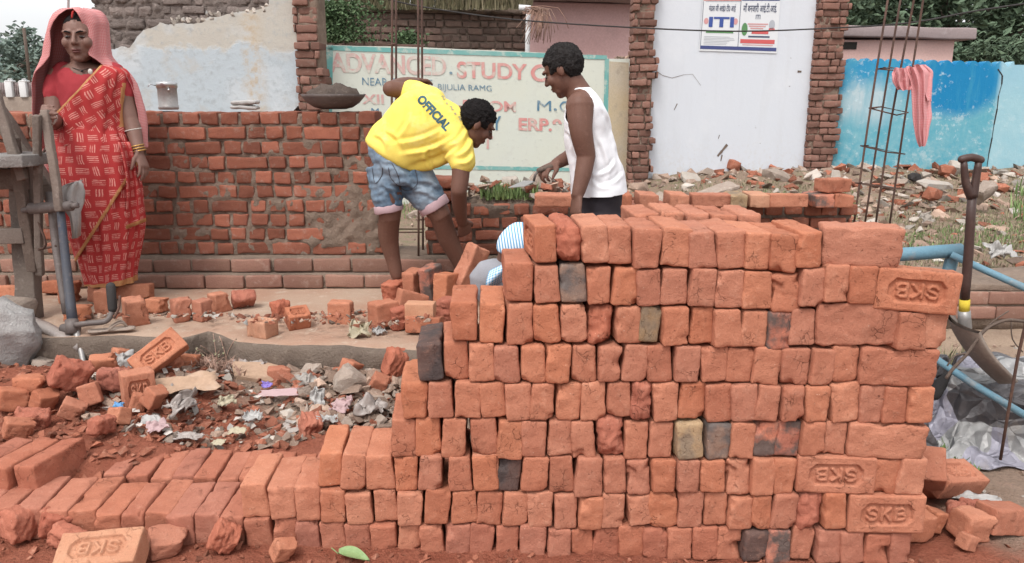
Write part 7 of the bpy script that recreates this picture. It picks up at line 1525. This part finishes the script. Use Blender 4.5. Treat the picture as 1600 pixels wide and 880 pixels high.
loft(bm, densify([(c, X * 1.07, Y * 1.06) for c, X, Y in VT]), 40); b2 = remesh(bm, .006, 4); b2.normal_update()
for v in b2.verts: v.co += v.normal * (.007 * noise.noise(v.co * 10) + .002 * noise.noise(v.co * 30))
creases(b2, [(948, 205, 972, 282, .7), (932, 215, 948, 288, .9), (896, 235, 900, 290, .8), (960, 250, 930, 272, .8), (972, 270, 938, 288, .7), (915, 250, 922, 296, .8), (884, 205, 892, 232, .8), (940, 170, 955, 215, .6), (955, 292, 925, 280, .6)], .007, 4.2)
bmesh.ops.bisect_plane(b2, geom=b2.verts[:] + b2.edges[:] + b2.faces[:], plane_co=at(936, 301, VP), plane_no=V((.06, .02, -1)), clear_outer=True, dist=1e-5)
dele = []
for f in b2.faces:
    c_ = f.calc_center_median(); u_, v_ = proj(c_); near = c_.y < VP - .02
    if near and ((u_ - 906) / (21 if u_ > 906 else 26)) ** 2 + ((v_ - 170) / (32 if v_ > 170 else 31)) ** 2 < 1: dele.append(f)
    elif c_.y > VP + .10 and v_ < 196 and u_ < 935: dele.append(f)
    elif v_ < 152 and u_ < 897 - (v_ - 140) * .5: dele.append(f)
    elif v_ < 129: dele.append(f)
bmesh.ops.delete(b2, geom=dele, context='FACES')
bd = [v for v in b2.verts if v.is_boundary]
for _ in range(4): bmesh.ops.smooth_vert(b2, verts=bd, factor=.5, use_axis_x=True, use_axis_y=True, use_axis_z=True)
o = build('vest', b2, M['vest'], e); o.modifiers.new('t', 'SOLIDIFY').thickness = .004
bm = bmesh.new(); loft(bm, densify([ring(u, v, VP, du, 0, th) for u, v, du, th in ((936, 282, 34, .15), (936, 300, 36, .158), (935, 325, 35, .155), (935, 345, 33, .15))]), 28)
for sy in (-.085, .085): tube(bm, [V((J(935, 330, VP).x, VP + sy, J(935, 330, VP).z)), V((J(936, 300, VP).x - .02, VP + sy, .55)), V((J(936, 300, VP).x, VP + sy, .2))], [.098, .085, .07], 20, sub=4)
b2 = remesh(bm, .008, 3); noisy(b2, .006, 14, 4); build('trousers', b2, M['trouser'], e)
tw = empty('trowel', J(835, 275, VP - .02), 'pale pointed mason trowel in the hand of the man in the vest', 'trowel')
bm = bmesh.new(); tube(bm, [J(860, 261, VP - .02), J(842, 266, VP - .03)], [.014, .012], 10, round_ends=True); build('handle', bm, M['wood_dark'], tw)
bm = bmesh.new(); tube(bm, [J(842, 266, VP - .03), J(836, 274, VP - .03), J(834, 283, VP - .03)], .006, 8); build('shank', bm, M['iron'], tw)
bm = bmesh.new(); a, b, c, d = J(836, 284, VP - .03), J(820, 292, VP - .12), J(794, 294, VP - .05), J(818, 283, VP + .05); up_ = V((0, 0, .003)); lo = [bm.verts.new(p) for p in (a, b, c, d)]; hi = [bm.verts.new(p + up_) for p in (a, b, c, d)]; bm.faces.new(lo[::-1]); bm.faces.new(hi)
for i in range(4): bm.faces.new((lo[i], lo[(i + 1) % 4], hi[(i + 1) % 4], hi[i]))
build('blade', bm, M['steel_dull'], tw, smooth=False)
# ------------------------------------------------ crouching person mostly hidden by the stack
QP = 3.15
e = empty('person', V((J(835, 440, QP).x, QP, .1)), 'person crouching behind the stack in a blue-and-white striped shirt, mostly hidden', 'person')
hd = Head(J(868, 379, QP + .10), V((.45, .5, -.6)), V((.5, .3, .8)), .98)
bm = bmesh.new(); hd.shape(bm); QT = [ring(u, v, QP, du, dv, th) for u, v, du, dv, th in ((868, 472, 30, 40, .13), (857, 444, 33, 40, .14), (846, 416, 30, 28, .15), (842, 398, 24, 20, .15), (848, 392, 12, 12, .07))]
loft(bm, densify([(c, X * .85, Y * .85) for c, X, Y in QT]), 24); limb(bm, [J(846, 398, QP), J(856, 390, QP + .05), J(864, 384, QP + .09)], [.06, .056, .055])
for pts, rr in (([J(818, 372, QP - .03), J(801, 385, QP - .03), J(792, 404, QP - .02)], [.06, .046, .040]), ([J(792, 404, QP - .02), J(802, 430, QP + .02), J(815, 452, QP + .08)], [.040, .036, .028]), ([J(860, 380, QP + .2), J(880, 410, QP + .24), J(870, 440, QP + .26)], [.06, .046, .04]), ([J(870, 440, QP + .26), J(845, 450, QP + .2), J(826, 458, QP + .14)], [.04, .036, .028]), ([J(850, 470, QP + .02), J(805, 448, QP), J(772, 432, QP - .02)], [.10, .085, .066]), ([J(772, 432, QP - .02), J(786, 480, QP + .03), V((J(786, 480, QP).x, QP + .04, .16))], [.062, .055, .036]), ([J(850, 470, QP + .18), J(812, 450, QP + .2), J(782, 440, QP + .2)], [.10, .085, .066]), ([J(782, 440, QP + .2), J(792, 480, QP + .2), V((J(792, 480, QP + .2).x, QP + .2, .16))], [.062, .055, .036])): limb(bm, pts, rr)
hand(bm, J(815, 452, QP + .08), V((.5, .3, -.8)), V((0, 1, .2)), V((.7, 0, .5)), 70, 1); hand(bm, J(826, 458, QP + .14), V((.4, .2, -.8)), V((0, 1, .2)), V((-.7, 0, .2)), 70, 1)
for sy in (.04, .2): foot(bm, V((J(788, 480, QP + sy).x, QP + sy, .15)), V((-1, .0, 0)), 1.0)
b2 = remesh(bm, .005, 3); build('body', b2, M['skin'], e); hd.hair(e, 'hair', .008); hd.features(e)
g = G('striped_shirt_cloth'); x = g.xyz(); m_ = g.math('GREATER_THAN', g.math('FRACT', g.math('ADD', g.math('MULTIPLY', x[0], 88.0), g.math('MULTIPLY', x[2], 14.0))), .5); g.bump(g.noise(30, 4, .6), .4, .006); g.out(g.mix(m_, (.14, .33, .52), (.70, .76, .82)), .85); M['stripe_obj'] = g.m
bm = bmesh.new(); loft(bm, densify(QT[:4]), 34); tube(bm, [J(836, 376, QP - .02), J(812, 376, QP - .03), J(802, 384, QP - .03), J(797, 397, QP - .03)], [.070, .072, .066, .058], 20, sub=4); limb(bm, [J(855, 378, QP + .17), J(876, 400, QP + .22)], [.075, .066])
b2 = remesh(bm, .007, 3); noisy(b2, .006, 14, 2); build('shirt', b2, M['stripe_obj'], e)
bm = bmesh.new(); loft(bm, densify([ring(866, 474, QP + .08, 34, 20, .18), ring(850, 468, QP + .09, 30, 26, .18), ring(838, 462, QP + .1, 20, 24, .16)]), 24)
for dy in (-.02, .18): tube(bm, [J(850, 466, QP + dy + .02), J(806, 446, QP + dy), J(768, 434, QP + dy), J(764, 446, QP + dy), J(780, 480, QP + dy + .03), V((J(786, 480, QP).x, QP + .04 + dy, .2))], [.105, .092, .078, .072, .066, .055], 20, sub=4)
b2 = remesh(bm, .007, 4); noisy(b2, .007, 16, 3); build('trousers', b2, M['grey_cloth'], e)
bm = bmesh.new(); L_ = bm.loops.layers.uv.verify(); g_ = {}
for i in range(17):
    for k in range(13):
        s, t = i / 16, k / 12; p = at(764 + 50 * s - 6 * t, 424 - 22 * s + 30 * t - 8 * s * t, QP - .115 - .03 * math.sin(math.pi * t) + .012 * math.sin(s * 9 + t * 5)); g_[i, k] = (bm.verts.new(p), s * .3, t * .2)
for i in range(16):
    for k in range(12):
        c4 = (g_[i, k], g_[i + 1, k], g_[i + 1, k + 1], g_[i, k + 1]); f = bm.faces.new([q[0] for q in c4])
        for lp, q in zip(f.loops, c4): lp[L_].uv = (q[1], q[2])
o = build('checked_cloth', bm, M['plaid'], e); o.modifiers.new('t', 'SOLIDIFY').thickness = .004
# ------------------------------------------------------------------ light, sky, camera
SUN_EL, SUN_AZ = 58.0, 205.0             # high, veiled sun behind and left of the camera
w = bpy.data.worlds.new('World'); SC.world = w; w.use_nodes = True; nt = w.node_tree; bg = nt.nodes['Background']
sky = nt.nodes.new('ShaderNodeTexSky'); sky.sky_type = 'NISHITA'; sky.sun_disc = False; sky.sun_elevation = math.radians(SUN_EL); sky.sun_rotation = math.radians(SUN_AZ); sky.air_density = 1.0; sky.dust_density = 5.0; sky.ozone_density = 1.0
hs = nt.nodes.new('ShaderNodeHueSaturation'); hs.inputs['Saturation'].default_value = .22
nt.links.new(sky.outputs[0], hs.inputs['Color']); ad = nt.nodes.new('ShaderNodeMix'); ad.data_type = 'RGBA'; ad.blend_type = 'ADD'; ad.inputs[0].default_value = 1.0; ad.inputs[7].default_value = (3.9, 3.95, 4.05, 1)   # bright overcast layer over the sky
nt.links.new(hs.outputs[0], ad.inputs[6]); nt.links.new(ad.outputs[2], bg.inputs['Color']); bg.inputs['Strength'].default_value = .15
sd = bpy.data.lights.new('sun', 'SUN'); sd.energy = 1.35; sd.angle = math.radians(13); sd.color = (1, .965, .92); so = bpy.data.objects.new('sun', sd); link(so)
az, el = math.radians(SUN_AZ), math.radians(SUN_EL); d = V((math.sin(az) * math.cos(el), math.cos(az) * math.cos(el), math.sin(el))); so.rotation_euler = d.to_track_quat('Z', 'Y').to_euler(); so.location = d * 20
cd = bpy.data.cameras.new('camera'); cd.sensor_width = 36; cd.lens = 36 * FPX / 1600; cd.clip_start = .05; cd.clip_end = 1000; co = bpy.data.objects.new('camera', cd); link(co); co.location = (0, 0, CAMZ); co.rotation_euler = (math.pi / 2 - PITCH, 0, 0); SC.camera = co
SC.view_settings.view_transform = 'Standard'; SC.view_settings.look = 'None'; SC.view_settings.gamma = 1; SC.view_settings.use_curve_mapping = False; SC.view_settings.exposure = 0.14
